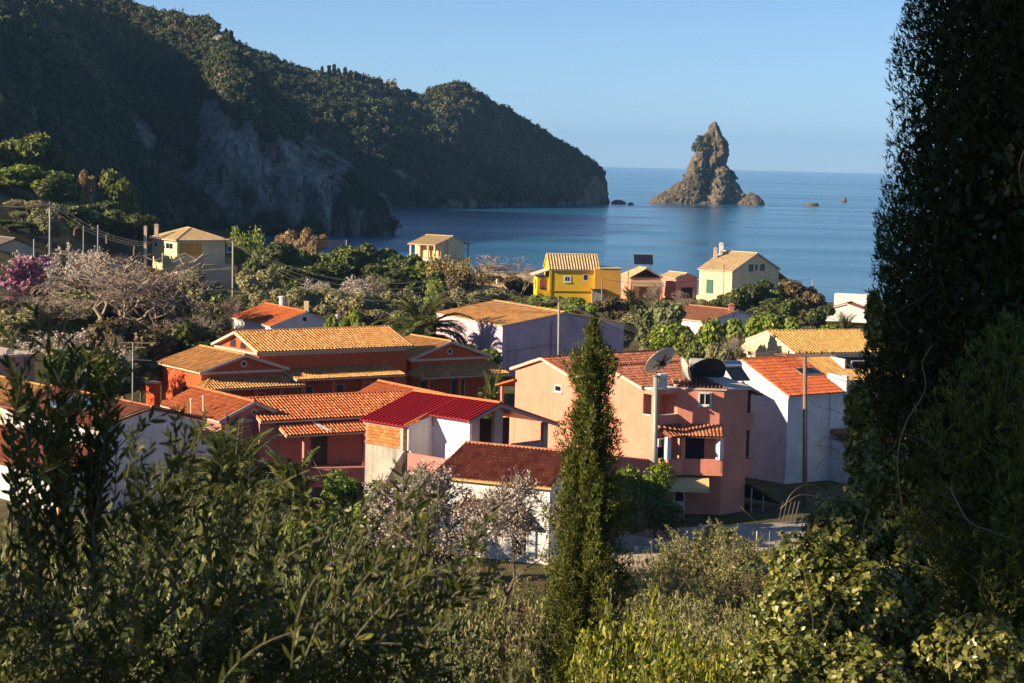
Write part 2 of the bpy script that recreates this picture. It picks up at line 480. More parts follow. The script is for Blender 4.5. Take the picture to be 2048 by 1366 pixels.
# ------------------------------------------------------------------ hills (lofts between a foot line, a crest line and a hidden back foot)
def rock_mat(name, a, b, veg, vegamt=1.0, hi=(.6, .5, .38)):
    m, nt, N, L, B = nodes_of(name)
    f, n1 = noise_fac(nt, .12, 7, .7, .35, .68, (1, 1, .35)); g, n2 = noise_fac(nt, .5, 7, .75, .38, .66)
    c = mixc(nt, f, a, b); c = mixc(nt, g, c, tuple(x * .45 for x in a))
    w, _ = noise_fac(nt, .06, 5, .6, .56, .72); c = mixc(nt, w, c, hi)
    k_, n3 = noise_fac(nt, .30, 6, .62, .50, .60, (1, 1, .22), dist=1.2); c = mixc(nt, k_, c, tuple(x * .30 for x in a))
    k2, _ = noise_fac(nt, .9, 5, .7, .52, .66); c = mixc(nt, k2, c, tuple(x * .5 for x in b))
    at = N.new('ShaderNodeAttribute'); at.attribute_name = 'veg'
    c = mixc(nt, at.outputs['Fac'], c, veg)
    L.new(c, B.inputs['Base Color']); B.inputs['Roughness'].default_value = .95; B.inputs['Specular IOR Level'].default_value = .1
    ad = N.new('ShaderNodeMath'); ad.operation = 'ADD'; L.new(n1, ad.inputs[0]); L.new(n2, ad.inputs[1])
    add_bump(nt, B, ad.outputs[0], 1.0, 2.2)
    return m
def catmull(P, n):
    P = np.asarray(P, float); t = np.linspace(0, len(P) - 1, n); i = np.clip(t.astype(int), 0, len(P) - 2); f = (t - i)[:, None]
    a = P[np.clip(i - 1, 0, len(P) - 1)]; b = P[i]; c = P[i + 1]; d = P[np.clip(i + 2, 0, len(P) - 1)]
    return .5 * (2 * b + (c - a) * f + (2 * a - 5 * b + 4 * c - d) * f ** 2 + (3 * b - a - 3 * c + d) * f ** 3)
def in_poly(px, py, poly):
    poly = np.asarray(poly, float); ins = np.zeros(len(px), bool); j = len(poly) - 1
    for i in range(len(poly)):
        xi, yi = poly[i]; xj, yj = poly[j]
        c = ((yi > py) != (yj > py)) & (px < (xj - xi) * (py - yi) / (yj - yi + 1e-9) + xi); ins ^= c; j = i
    return ins
class Loft:
    def __init__(s, crest, foot, back, ns, nt, steep, nz, seed):
        s.C = catmull(crest, ns); s.F = catmull(foot, ns); s.B = back; s.ns = ns; s.nt = nt; s.st = steep; s.nz = nz; s.seed = seed
        ss = np.linspace(0, 1, ns); tt = np.concatenate([np.linspace(-.06, 1, nt), np.linspace(1, 1.9, 14)[1:]])
        s.tt = tt; S_, T_ = np.meshgrid(ss, tt); s.V = s.pos(S_.ravel(), T_.ravel())
        nr = len(tt); i = np.arange(ns - 1)[None, :] + ns * np.arange(nr - 1)[:, None]; i = i.ravel()
        s.Q = np.stack([i, i + 1, i + ns + 1, i + ns], 1)
    def pos(s, a, t):
        k = a * (s.ns - 1); i = np.clip(k.astype(int), 0, s.ns - 2); f = (k - i)[:, None]
        C = s.C[i] * (1 - f) + s.C[i + 1] * f; F = s.F[i] * (1 - f) + s.F[i + 1] * f
        tc = np.clip(t, 0, 1)[:, None]; e = s.st(a)[:, None]
        hz = tc ** e                         # horizontal travel lags the climb where the slope is steep
        P = F + (C - F) * np.concatenate([hz, hz, 1 - (1 - tc) ** (1 + .35 * (e - 1))], 1)
        P[:, 2] += np.minimum(t, 0) * 60
        d = np.maximum(t - 1, 0)[:, None]; dirb = unit([-.45, .89, 0])
        P += dirb * d * s.B * np.clip((C[:, 2:3] + 1) / 60, .02, 1.2); P[:, 2] -= (d[:, 0] ** 1.3) * (C[:, 2] + 6) * 1.1
        nn = unit(np.cross(np.roll(s.C, -1, 0) - s.C, [0, 0, 1.])[i] + [0, 0, .6])
        edge = np.clip(np.minimum(1, (1.06 - np.clip(a, 0, 1)) * 9), 0, 1) * (1 - .75 * smooth(.75, 1, tc[:, 0]) * (t < 1.05))
        P += nn * (fbm(P, s.nz[0], 5, s.seed) * s.nz[1] * edge)[:, None]
        return P
def poly_mask(V, polys):
    px, py = proj(V); r = np.zeros(len(V), bool)
    for p in polys: r |= in_poly(px, py, p)
    return r & (V[:, 1] > 50)
def leaf_quads(P, N, size, rg, aspect=1.0, roll=None):
    n = len(P); N = unit(N); a = unit(np.cross(N, rg.normal(size=(n, 3)))); b = np.cross(N, a); s = np.asarray(size)[:, None] / 2
    V = np.stack([P - a * s - b * s * aspect, P + a * s - b * s * aspect, P + a * s + b * s * aspect, P - a * s + b * s * aspect], 1).reshape(-1, 3)
    return V, np.arange(4 * n).reshape(n, 4)
def crowns(P, R, rg, per, leaf, flat_=.8, tone=None):
    """many small tree crowns as clusters of leaf clumps: V, F, tint"""
    n = len(P); d = unit(rg.normal(size=(n, per, 3)) + [0, 0, .35]); d[..., 2] = np.maximum(d[..., 2], -.35)
    lump = 1 + .28 * np.sin(d[..., 0] * 5 + rg.uniform(0, 6, (n, 1))) * np.cos(d[..., 2] * 4 + rg.uniform(0, 6, (n, 1)))
    rad = rg.uniform(.72, 1.06, (n, per)) * lump
    Q = P[:, None, :] + d * rad[..., None] * R[:, None, None] * [1, 1, flat_]
    nm = unit(d + rg.normal(0, .55, d.shape))
    sz = (leaf * R[:, None] * rg.uniform(.6, 1.25, (n, per)))
    V, F = leaf_quads(Q.reshape(-1, 3), nm.reshape(-1, 3), sz.ravel(), rg)
    tn = rg.uniform(0, 1, n) if tone is None else tone
    T = np.clip(tn[:, None] * .75 + rg.uniform(-.1, .3, (n, per)), 0, 1)
    return V, F, T.ravel()

PX = lambda x, y, d: at_y(x, y, d)
near_crest = [(-900, 760, 330), (-560, 740, 262), PX(-360, -230, 800), PX(0, -75, 790), PX(150, -25, 780), PX(235, 3, 770), PX(330, 32, 760),
              PX(405, 42, 752), PX(440, 66, 742), PX(470, 110, 732), PX(500, 152, 722), PX(540, 200, 712), PX(600, 256, 700), PX(650, 292, 690), PX(700, 330, 680),
              PX(745, 366, 668), PX(775, 400, 656), PX(791, 440, 646), PX(795, 474, 641)]
near_foot = [(-500, 330, 60), (-360, 340, 55), (-190, 380, 40), (-125, 430, 26), (-112, 500, 14), (-112, 560, 5), (-106, 585, 1),
             (-98, 600, -1), (-93, 605, -2), (-88, 610, -2), (-82, 616, -2), (-75, 619, -2), PX(590, 482, 620), PX(640, 481, 623), PX(690, 480, 626),
             PX(735, 479, 630), PX(768, 478, 634), PX(786, 477, 637), PX(794, 476, 640)]
st1 = lambda a: 1.25 + 1.9 * smooth(.38, .55, a)
NEAR = Loft(near_crest, near_foot, 200, 430, 150, st1, (34, 5.0), 3.1)
CLIFF = [[(385, 195), (430, 185), (455, 215), (500, 245), (545, 275), (590, 262), (640, 262), (665, 282), (700, 308), (742, 340), (785, 380), (815, 430), (815, 485), (395, 485), (425, 410), (345, 345), (385, 320), (400, 270)],
         [(250, 245), (285, 220), (312, 240), (325, 275), (300, 320), (340, 330), (300, 345), (270, 290)],
         [(45, 172), (62, 175), (78, 225), (98, 285), (60, 300), (48, 230)], [(412, 60), (440, 62), (452, 95), (430, 88)]]
def hill_object(name, lf, polys, mat, relief):
    mk = poly_mask(lf.V, polys); W_ = lf.V * [1, 1, .42]
    rid = np.abs(fbm(W_, 13, 5, 21.0)); blk = fbm(lf.V, 5.5, 3, 31.0)
    lf.V = lf.V + np.where(mk, 1.0, 0.0)[:, None] * ((.45 - rid * 2.6) * relief + blk * relief * .45)[:, None] * np.array([.25, -.95, .15])
    nz = fbm(lf.V, 16, 4, 8.0); veg = np.where(mk, np.clip((nz - .03) * 5, 0, 1), 1.0) 
    me = np_mesh(name, lf.V, lf.Q, None, [mat], True)
    a = me.attributes.new('veg', 'FLOAT', 'POINT'); a.data.foreach_set('value', veg.astype(np.float32))
    return link(name, me, kind='structure')
hill_object('hill', NEAR, CLIFF, rock_mat('cliff_rock', (.38, .37, .345), (.58, .55, .50), (.050, .062, .030)), 6.0)
head_crest = [(-480, 1060, 230), (-330, 1040, 150), PX(300, 20, 1130), PX(420, 76, 1120), PX(475, 92, 1120), PX(560, 121, 1120), PX(610, 141, 1120), PX(650, 149, 1122), PX(700, 152, 1125),
              PX(760, 169, 1130), PX(820, 193, 1136), PX(856, 196, 1140), PX(876, 180, 1142), PX(903, 172, 1146), PX(935, 178, 1150), PX(1000, 217, 1165),
              PX(1080, 262, 1185), PX(1150, 302, 1205), PX(1195, 334, 1222), PX(1211, 352, 1228), PX(1215, 380, 1233), PX(1217, 406, 1236)]
head_foot = [(-420, 860, 30), (-300, 830, 20), (-220, 800, 5), (-180, 790, 0), (-160, 800, -2), (-140, 830, -2), (-122, 860, -2), (-110, 900, -2), (-95, 940, -2),
             PX(740, 421, 975), PX(800, 416, 1005), PX(850, 414, 1030), PX(890, 414, 1050), PX(930, 413, 1070), PX(970, 413, 1090), PX(1020, 413, 1115),
             PX(1080, 413, 1150), PX(1130, 412, 1180), PX(1172, 411, 1205), PX(1196, 410, 1218), PX(1208, 410, 1227), PX(1219, 409, 1234)]
st2 = lambda a: 1.15 + 1.2 * smooth(.80, .98, a)
HEAD = Loft(head_crest, head_foot, 260, 220, 60, st2, (60, 6.0), 9.7)
BARE2 = [[(1158, 372), (1172, 356), (1200, 346), (1226, 360), (1222, 412), (1150, 412), (1150, 400)], [(770, 330), (800, 335), (850, 372), (800, 365)],
         [(880, 200), (920, 212), (938, 230), (900, 215)], [(700, 398), (1160, 398), (1160, 415), (700, 425)]]
hill_object('headland', HEAD, BARE2, rock_mat('headland_rock', (.34, .26, .18), (.52, .41, .28), (.060, .070, .030)), 5.0)
hill_leaf = leafmat('hill_foliage', (.038, .056, .040), (.088, .104, .058), (.23, .155, .085), trans=.1, rough=.8, spec=.1)
_nt = hill_leaf.node_tree; _ia = _nt.nodes.new('ShaderNodeAttribute'); _ia.attribute_name = 'tone'; _ia.attribute_type = 'INSTANCER'
_mm = _nt.nodes.new('ShaderNodeMath'); _mm.operation = 'MULTIPLY_ADD'; _mm.inputs[1].default_value = .8; _fa = [n for n in _nt.nodes if n.type == 'ATTRIBUTE' and n.attribute_name == 'tint'][0]
_m2 = _nt.nodes.new('ShaderNodeMath'); _m2.operation = 'MULTIPLY'; _m2.inputs[1].default_value = .35; _nt.links.new(_fa.outputs['Fac'], _m2.inputs[0])
_nt.links.new(_ia.outputs['Fac'], _mm.inputs[0]); _nt.links.new(_m2.outputs[0], _mm.inputs[2]); _rp = [n for n in _nt.nodes if n.type == 'VALTORGB'][0]; _nt.links.new(_mm.outputs[0], _rp.inputs[0])
def crown_library():
    """five crown shapes kept out of the scene; the woods are instances of them"""
    col = bpy.data.collections.new('crown_shapes')
    for v in range(5):
        rg = np.random.default_rng(900 + v); nb = 7
        C = np.stack([rg.normal(0, .42, nb), rg.normal(0, .42, nb), rg.uniform(-.15, .55, nb)], 1); C[0] = 0
        V, F, T = crowns(C, rg.uniform(.42, .68, nb), rg, 62, .40, .85 + .12 * v)
        o = bpy.data.objects.new('crown_shape', np_mesh('crown_shape', V, F, T, [hill_leaf])); col.objects.link(o)
    return col
CROWNS = crown_library()
def wood_nodes():
    ng = bpy.data.node_groups.new('wood', 'GeometryNodeTree')
    ng.interface.new_socket('Geometry', in_out='INPUT', socket_type='NodeSocketGeometry'); ng.interface.new_socket('Geometry', in_out='OUTPUT', socket_type='NodeSocketGeometry')
    N = ng.nodes; L = ng.links; gi = N.new('NodeGroupInput'); go = N.new('NodeGroupOutput'); ip = N.new('GeometryNodeInstanceOnPoints')
    ci = N.new('GeometryNodeCollectionInfo'); ci.inputs['Collection'].default_value = CROWNS; ci.inputs['Separate Children'].default_value = True; ci.inputs['Reset Children'].default_value = True
    def attr(nm, tp):
        a = N.new('GeometryNodeInputNamedAttribute'); a.data_type = tp; a.inputs['Name'].default_value = nm; return a.outputs[0]
    ip.inputs['Pick Instance'].default_value = True
    L.new(gi.outputs[0], ip.inputs['Points']); L.new(ci.outputs[0], ip.inputs['Instance']); L.new(attr('shape', 'INT'), ip.inputs['Instance Index'])
    L.new(attr('turn', 'FLOAT_VECTOR'), ip.inputs['Rotation']); L.new(attr('size', 'FLOAT_VECTOR'), ip.inputs['Scale']); L.new(ip.outputs[0], go.inputs[0])
    return ng
WOOD = wood_nodes()
def forest(name, lf, polys, n, rlo, rhi, seed, label, amin):
    rg = np.random.default_rng(seed); wd = np.linalg.norm(np.diff(lf.C, axis=0), axis=1) + np.linalg.norm(np.diff(lf.F, axis=0), axis=1); ca = np.concatenate([[0], np.cumsum(wd)]); aa = np.linspace(0, 1, lf.ns); c0 = np.interp(amin, aa, ca)
    a = np.interp(rg.uniform(c0, ca[-1], n), ca, aa); t = rg.uniform(.0, 1.03, n)
    P = lf.pos(a, t); mk = poly_mask(P, polys); keep = ~mk | (rg.uniform(0, 1, n) < .10) & (fbm(P, 16, 4, 8.0) > .12)
    px, py = proj(P); keep &= (px > -140) & (P[:, 2] > 1.0) & (py > -120); mk = mk[keep]
    P = P[keep]; R = rg.uniform(rlo, rhi, len(P)) * (1 + .45 * fbm(P, 60, 2, 3)) * np.where(rg.uniform(0, 1, len(P)) < .12, 1.35, 1) * np.where(mk, .6, 1); P[:, 2] -= R * .45
    tone = np.clip(.36 + .75 * fbm(P, 38, 3, 5.5) + rg.normal(0, .22, len(P)), 0, 1)
    me = bpy.data.meshes.new(name); me.vertices.add(len(P)); me.vertices.foreach_set('co', P.astype(np.float32).ravel())
    def put(nm, tp, val): at = me.attributes.new(nm, tp, 'POINT'); at.data.foreach_set('vector' if tp == 'FLOAT_VECTOR' else 'value', val.ravel())
    put('shape', 'INT', rg.integers(0, 5, len(P)).astype(np.int32)); put('tone', 'FLOAT', tone.astype(np.float32))
    put('turn', 'FLOAT_VECTOR', np.stack([0 * R, 0 * R, rg.uniform(0, 6.28, len(P))], 1).astype(np.float32)); put('size', 'FLOAT_VECTOR', np.stack([R, R, R * rg.uniform(.8, 1.35, len(P))], 1).astype(np.float32))
    me.materials.append(hill_leaf); o = link(name, me, label=label, cat='trees', kind='stuff')
    md = o.modifiers.new('wood', 'NODES'); md.node_group = WOOD
    return o
forest('hill_forest', NEAR, CLIFF, 12500, 1.5, 2.9, 21, 'dense dark evergreen wood covering the big hillside', .14)
forest('headland_forest', HEAD, BARE2, 7500, 1.8, 3.4, 22, 'low scrubby wood covering the far headland', .12)

# the shoulder of the same hill, left of the view, that keeps the cliff in shade
def zshoulder(X, Y):
    z = np.where(X < -300, 130 + .40 * (-300 - X), 130 - 1.15 * (X + 300)) * smooth(470, 560, Y) * (1 - smooth(715, 800, Y))
    P = np.stack([X.ravel(), Y.ravel(), 0 * X.ravel()], 1)
    return z + fbm(P, 40, 4, 2.2).reshape(X.shape) * 4 - 4
link('hill_shoulder', grid_mesh('hill_shoulder', np.linspace(-700, -188, 90), np.linspace(460, 810, 70), zshoulder, bpy.data.materials['cliff_rock']), kind='structure')

# cypresses standing proud on the crest of the hill
def spire(P, H, R, rg, n=120):
    t = rg.uniform(0, 1, n); an = rg.uniform(0, 2 * math.pi, n); r = R * (1 - t) ** .7 * rg.uniform(.7, 1.05, n)
    Q = np.stack([P[0] + r * np.cos(an), P[1] + r * np.sin(an), P[2] + t * H], 1)
    V, F = leaf_quads(Q, np.stack([np.cos(an), np.sin(an), .3 + 0 * an], 1) + rg.normal(0, .3, (n, 3)), np.full(n, R * .8), rg, 1.6)
    return V, F, rg.uniform(0, .5, n)
rg = np.random.default_rng(4)
for px, py, d, hh in ((92, 8, 770, 13), (108, 2, 770, 16), (120, 12, 768, 12), (452, 78, 742, 8), (462, 84, 740, 9), (644, 152, 1112, 11), (658, 154, 1114, 13), (668, 150, 1120, 12), (677, 160, 1108, 14), (690, 158, 1118, 13), (701, 164, 1110, 12), (712, 168, 1112, 14), (726, 172, 1114, 11), (742, 178, 1112, 12), (655, 170, 1095, 12), (685, 176, 1098, 13), (705, 184, 1096, 12)):
    P = at_y(px, py, d); P[2] -= hh * .55
    V, F, T = spire(P * 0, hh, hh * .13, rg)
    link('cypress_tree', np_mesh('cypress_tree', V, F, T, [hill_leaf]), loc=tuple(P), cat='tree',
         label='dark spire-shaped cypress on the crest of the wooded hills', group='spire cypresses on the hill crests')

# ------------------------------------------------------------------ sea stack and skerries
def rock_blob(name, base, outline, depth, mat, label, seed, amp=.13, n=72, nz=60, cat='rock', pointy=True):
    """rock whose left/right limits at each height are given in metres about its base; rounded, fractured, real depth"""
    zz = np.linspace(-1, outline[-1][0], nz); o = np.array(outline, float)
    L = np.interp(zz, o[:, 0], o[:, 1]); R = np.interp(zz, o[:, 0], o[:, 2]); th = np.linspace(0, 2 * math.pi, n, endpoint=False)
    C = (L + R) / 2; W = (R - L) / 2
    X = C[:, None] + W[:, None] * np.cos(th); Y = np.maximum(W, .5)[:, None] * depth * np.sin(th); Z = np.repeat(zz[:, None], n, 1)
    V = np.stack([X.ravel(), Y.ravel(), Z.ravel()], 1)
    hgt = o[-1][0]
    rid = fbm(V * [1, 1, .38], hgt * .16, 5, seed); blk = fbm(V, hgt * .055, 3, seed + 9)
    rad = unit(np.stack([np.cos(np.tile(th, nz)), np.sin(np.tile(th, nz)), 0 * V[:, 0]], 1))
    k = np.repeat(np.minimum(W, hgt * .28), n)
    V += rad * ((np.abs(rid) * -1.5 + .25 + blk * .5) * amp * 2.6 * k)[:, None]; V[:, 2] += blk * hgt * .018
    V = np.vstack([V, [[C[-1], 0, zz[-1] + hgt * .012]]]); i = np.arange(n); F = []
    for r in range(nz - 1): F.append(np.stack([r * n + i, r * n + (i + 1) % n, (r + 1) * n + (i + 1) % n, (r + 1) * n + i], 1))
    F.append(np.stack([(nz - 1) * n + i, (nz - 1) * n + (i + 1) % n, np.full(n, nz * n), np.full(n, nz * n)], 1))
    me = bpy.data.meshes.new(name)
    me.from_pydata(V.tolist(), [], [tuple(dict.fromkeys(f)) for f in np.concatenate(F).tolist()]); me.materials.append(mat)
    nrm = V[:, 2] * 0 + np.clip(fbm(V, hgt * .12, 3, seed + 4) * 3 - .75, 0, 1)
    a = me.attributes.new('veg', 'FLOAT', 'POINT'); a.data.foreach_set('value', nrm.astype(np.float32)); me.update()
    ob = link(name, me, loc=tuple(base), label=label, cat=cat)
    return ob, V
STK = at_z(1412, 408, 0)
mpp = STK[1] / FPX
def stack_outline(rows):
    return [((330 + (x1 * 0) - 0 * x0 + 78 - y + 0) * mpp, (x0 - 1412) * mpp, (x1 - 1412) * mpp) for y, x0, x1 in rows]
srock = rock_mat('stack_rock', (.20, .165, .12), (.34, .275, .20), (.05, .055, .022), hi=(.46, .36, .24))
rows = [(410, 1345, 1505), (400, 1350, 1497), (390, 1353, 1490), (378, 1358, 1482), (365, 1366, 1474), (355, 1372, 1470), (342, 1378, 1466), (330, 1382, 1455), (315, 1385, 1455),
        (300, 1389, 1455), (285, 1393, 1453), (272, 1404, 1447), (262, 1411, 1442), (252, 1417, 1436), (245, 1423, 1431)]
stk, SV = rock_blob('sea_stack', STK + [0, 12, 0], stack_outline(rows), .62, srock, 'tall pointed rock pinnacle rising from the blue sea', 2.0, .14, 110, 100)
mound, _ = rock_blob('rock_shelf', STK + [-36 * mpp, 6, 0], [(-2, -84 * mpp, 34 * mpp), (3, -70 * mpp, 34 * mpp), (8, -44 * mpp, 32 * mpp), (14, -18 * mpp, 30 * mpp), (19, 0 * mpp, 24 * mpp)], .5,
                     srock, 'low dark rock shelf at the left foot of the sea pinnacle', 5.0, .1, 60, 30)
rock_blob('rock_outcrop', STK + [94 * mpp, 4, 0], [(-2, -34 * mpp, 26 * mpp), (3, -28 * mpp, 22 * mpp), (6, -12 * mpp, 12 * mpp), (8.2, -7 * mpp, -1 * mpp)], .6, srock,
          'small brown rock outcrop at the right foot of the sea pinnacle', 7.0, .14, 40, 20)
for i, (px, py, w, h) in enumerate(((1238, 408, 34, 2.6), (1262, 410, 14, 1.6))):
    b = at_z(px, py, 0); rock_blob('skerry', b, [(-1, -w / 2 * mpp, w / 2 * mpp), (h * .6, -w * .4 * mpp, w * .33 * mpp), (h, -w * .2 * mpp, w * .1 * mpp)], .6, srock,
              ('jagged low skerry touching the tip of the far headland', 'tiny skerry just off the tip of the far headland')[i], 3.0 + i, .16, 30, 14)
for i, (px, py, w, h) in enumerate(((1620, 412, 40, 2.2), (1687, 404, 16, 3.4))):
    b = at_z(px, py, 0); rock_blob('skerry', b, [(-1, -w / 2 * mpp, w / 2 * mpp), (h * .6, -w * .25 * mpp, w * .42 * mpp), (h, -w * .05 * mpp, w * .38 * mpp)], .5, srock,
              ('long flat skerry in open sea right of the pinnacle', 'small square skerry farthest right in the open sea')[i], 13.0 + i, .12, 30, 14)
# bushes clinging to the pinnacle and boulders round its foot
rg = np.random.default_rng(8); sel = rg.integers(0, len(SV) - 1, 900); Q = SV[sel]
qx, qy = proj(Q + STK + [0, 12, 0])
kk = (Q[:, 1] < 4) & (((qx < 1406) & (qy > 274) & (qy < 300)) | ((np.abs(qx - 1408) < 14) & (qy > 340) & (qy < 395)) | ((np.abs(qx - 1475) < 18) & (qy > 345) & (qy < 362)))
Q = Q[kk]; V, F, T = crowns(Q, rg.uniform(1.2, 2.6, len(Q)), rg, 40, .6)
link('ledge_shrubs', np_mesh('ledge_shrubs', V, F, T, [hill_leaf]), loc=tuple(STK + [0, 12, 0]), label='dark green shrubs clinging to ledges of the rock pinnacle', cat='shrubs', kind='stuff')

# ------------------------------------------------------------------ building materials
W_WHITE = plaster('white_limewash', (.78, .76, .74), (.45, .42, .38), .35)
W_PINK = plaster('salmon_render', (.74, .285, .205), (.40, .20, .12), .6)
W_ROSE = plaster('rose_render', (.50, .20, .17), (.28, .14, .11), .4)
W_RED = plaster('red_render', (.56, .105, .030), (.32, .07, .03), .35)
W_LILAC = plaster('lilac_render', (.62, .45, .54), (.30, .24, .27), .6)
W_CREAM = plaster('cream_render', (.78, .61, .35), (.48, .38, .25), .3)
W_YELLOW = plaster('yellow_render', (.80, .52, .03), (.55, .36, .03), .2)
W_OCHRE = plaster('ochre_render', (.72, .36, .06), (.45, .25, .06), .3)
W_TAN = plaster('tan_render', (.60, .47, .32), (.4, .3, .2), .3)
W_CONC = plaster('old_concrete', (.42, .39, .34), (.13, .12, .10), .9)
W_MAUVE = plaster('mauve_render', (.40, .24, .22), (.25, .16, .14), .3)
T_TAN = tiles('tan_tiles', (.44, .20, .06), (.70, .37, .13), (.28, .19, .09), .4)
T_ORANGE = tiles('orange_tiles', (.45, .12, .04), (.66, .22, .08), (.25, .12, .06), .4)
T_BROWN = tiles('aged_brown_tiles', (.17, .06, .04), (.36, .13, .075), (.13, .09, .06), .6)
T_RED = tiles('red_tiles', (.42, .085, .035), (.60, .17, .06), (.26, .09, .05), .3)
T_OCHRE = tiles('ochre_tiles', (.42, .22, .06), (.62, .37, .13), (.32, .21, .10), .45)
T_MAROON = tiles('maroon_tiles', (.34, .12, .058), (.52, .225, .115), (.24, .13, .08), .5)
T_BEIGE = tiles('beige_tiles', (.50, .345, .16), (.68, .50, .27), (.36, .27, .16), .4)
T_BLAZE = tiles('weathered_orange_tiles', (.48, .115, .03), (.62, .18, .05), (.17, .05, .03), .8)
P_WHITE = flat('white_paint', (.78, .76, .72), .5)
P_TRIM = flat('stone_trim', (.62, .50, .40), .7)
P_BROWN = flat('brown_timber', (.12, .06, .035), .7, var=.4)
P_DARK = flat('dark_interior', (.018, .016, .018), .8)
P_TEAL = flat('dark_teal_shutter', (.012, .030, .034), .5)
P_STEEL = flat('galvanised_steel', (.42, .44, .44), .45, .6)
P_GREY = flat('grey_metal', (.30, .31, .31), .5, .3)
P_CHROME = flat('polished_tank', (.75, .75, .75), .18, 1.0, var=.1)
P_COPPER = flat('orange_downpipe', (.50, .19, .03), .5)
P_POLE = flat('weathered_pole', (.30, .19, .13), .85, var=.5, scale=6, stretch=(4, 4, .3))
P_CONCP = flat('concrete_pole', (.33, .30, .27), .85)
P_WIRE = flat('cable', (.09, .08, .075), .6)
P_PANEL = flat('solar_collector', (.012, .016, .03), .45, var=.3)
D = math.radians

def gz(x, y): return float(zt(x, y)) - .3
# ------------------------------------------------------------------ lilac warehouse
t = thing('warehouse', 'large lilac walled building with wide tan tiled gable roof', 'building', (1.69, 211.07, 2.4))
fr = gable(t, (1.69, 211.07), 295.9, 16.79, 14.24, 7.6, 1.25, 2.2, W_LILAC, T_TAN, .12, .1, .30, deckmat=P_TRIM, amp=.05)
fc = face(fr, '+x', 16.79, 14.24, .12, .1)
m = MB(fr); m.box(8.30, 8.42, -1.5, -1.42, 2.3, 8.0); m.tube([(8.36, -6.9, 4.9), (8.36, -2.5, 5.45), (8.36, -.5, 5.5)], .03, 5); m.build('cable_run', P_GREY, t)

# ------------------------------------------------------------------ red hotel: main block, two wings, verandahs
H = thing('hotel', 'long dark red two storey hotel with tan tiled roofs and verandahs', 'building', (-17, 170, 2.4))
R_MAIN = dict(L=15.4, W=8.3)
frm = gable(H, (-17.05, 170.34), 215.3, 15.24, 8.3, 8.0, 1.36, 2.2, W_RED, T_TAN, .5, .45, .32, deckmat=P_TRIM, verge=P_TRIM)
frl = gable(H, (-24.07, 164.92), 304.4, 8.43, 8.14, 6.6, 1.26, 2.2, W_RED, T_TAN, .4, .3, .32, deckmat=P_TRIM, verge=P_TRIM)
frr = gable(H, (-7.30, 179.01), 305.0, 6.75, 8.73, 6.6, 1.44, 2.2, W_RED, T_TAN, .4, .3, .32, deckmat=P_TRIM, verge=P_TRIM)
def lean_roof(root, fr, x0, x1, y0, y1, z0, z1, roof, deck, axis='y', hips=(0, 0), spacing=.26, sgn=1):
    """a lean-to roof falling from y0 (wall, z0) to y1 (edge, z1) in the frame; axis 'x' swaps the roles"""
    q = [(x0, y1, z1), (x1, y1, z1), (x1 - hips[1], y0, z0), (x0 + hips[0], y0, z0)]
    if axis == 'x': q = [(b, a, c) for a, b, c in q]
    P = [wpt(fr, *p) for p in q]
    V, F, T = tile_plane(P, P[1] - P[0], spacing=spacing, seed=3)
    parts = [(V, F, T)]
    for i, (e, w) in enumerate(((0, 3), (1, 2))):
        if hips[i]:
            side = [q[e], (q[e][0], q[w][1], q[w][2] * 0 + z1) if axis == 'y' else (q[w][0], q[e][1], z1), q[w]]
            S_ = [wpt(fr, *p) for p in side]; parts.append(tile_plane(S_, S_[1] - S_[0], spacing=spacing, seed=9)); parts.append(cap_run(S_[0] + [0, 0, .05], S_[2] + [0, 0, .05], .11))
            d = MB(); d.extrude([p - [0, 0, .005] for p in S_], (0, 0, -.08)); d.build('roof_deck', deck, root)
    V, F, T = merge(parts); part_np('verandah_tiles', V, F, T, roof, root, kind='stuff')
    d = MB(); d.extrude([p - np.array([0, 0, .005]) for p in P], (0, 0, -.10)); d.build('verandah_deck', deck, root)
lean_roof(H, frm, -5.4, 5.2, 3.64, 6.5, 6.45, 5.85, T_TAN, P_TRIM)
lean_roof(H, frl, -4.6, 4.6, 3.90, 5.9, 6.05, 5.35, T_TAN, P_TRIM, 'x', (1.6, 1.2))
lean_roof(H, frr, -4.6, 4.8, 3.06, 5.7, 6.05, 5.2, T_TAN, P_TRIM, 'x', (1.6, 0))
def columns(root, fr, pts, z0, z1, mat, cap, w=.36):
    for x, y in pts:
        m = MB(fr); m.box(x - w / 2, x + w / 2, y - w / 2, y + w / 2, z0, z1 - .16); c = m.build('column', mat, root)
        m = MB(fr); m.box(x - w * .68, x + w * .68, y - w * .68, y + w * .68, z1 - .159, z1 - .02); m.build('capital', cap, c)
columns(H, frm, [(-4.4, 6.1), (-1.3, 6.1), (1.6, 6.1), (4.4, 6.1)], 2.2, 5.88, W_RED, P_TRIM)
columns(H, frl, [(5.5, -2.2), (5.5, .3), (5.5, 2.6)], 2.2, 5.4, W_RED, P_TRIM)
columns(H, frr, [(5.3, -3.6), (5.3, -.4), (5.3, 2.9)], 2.2, 5.25, W_RED, P_TRIM)
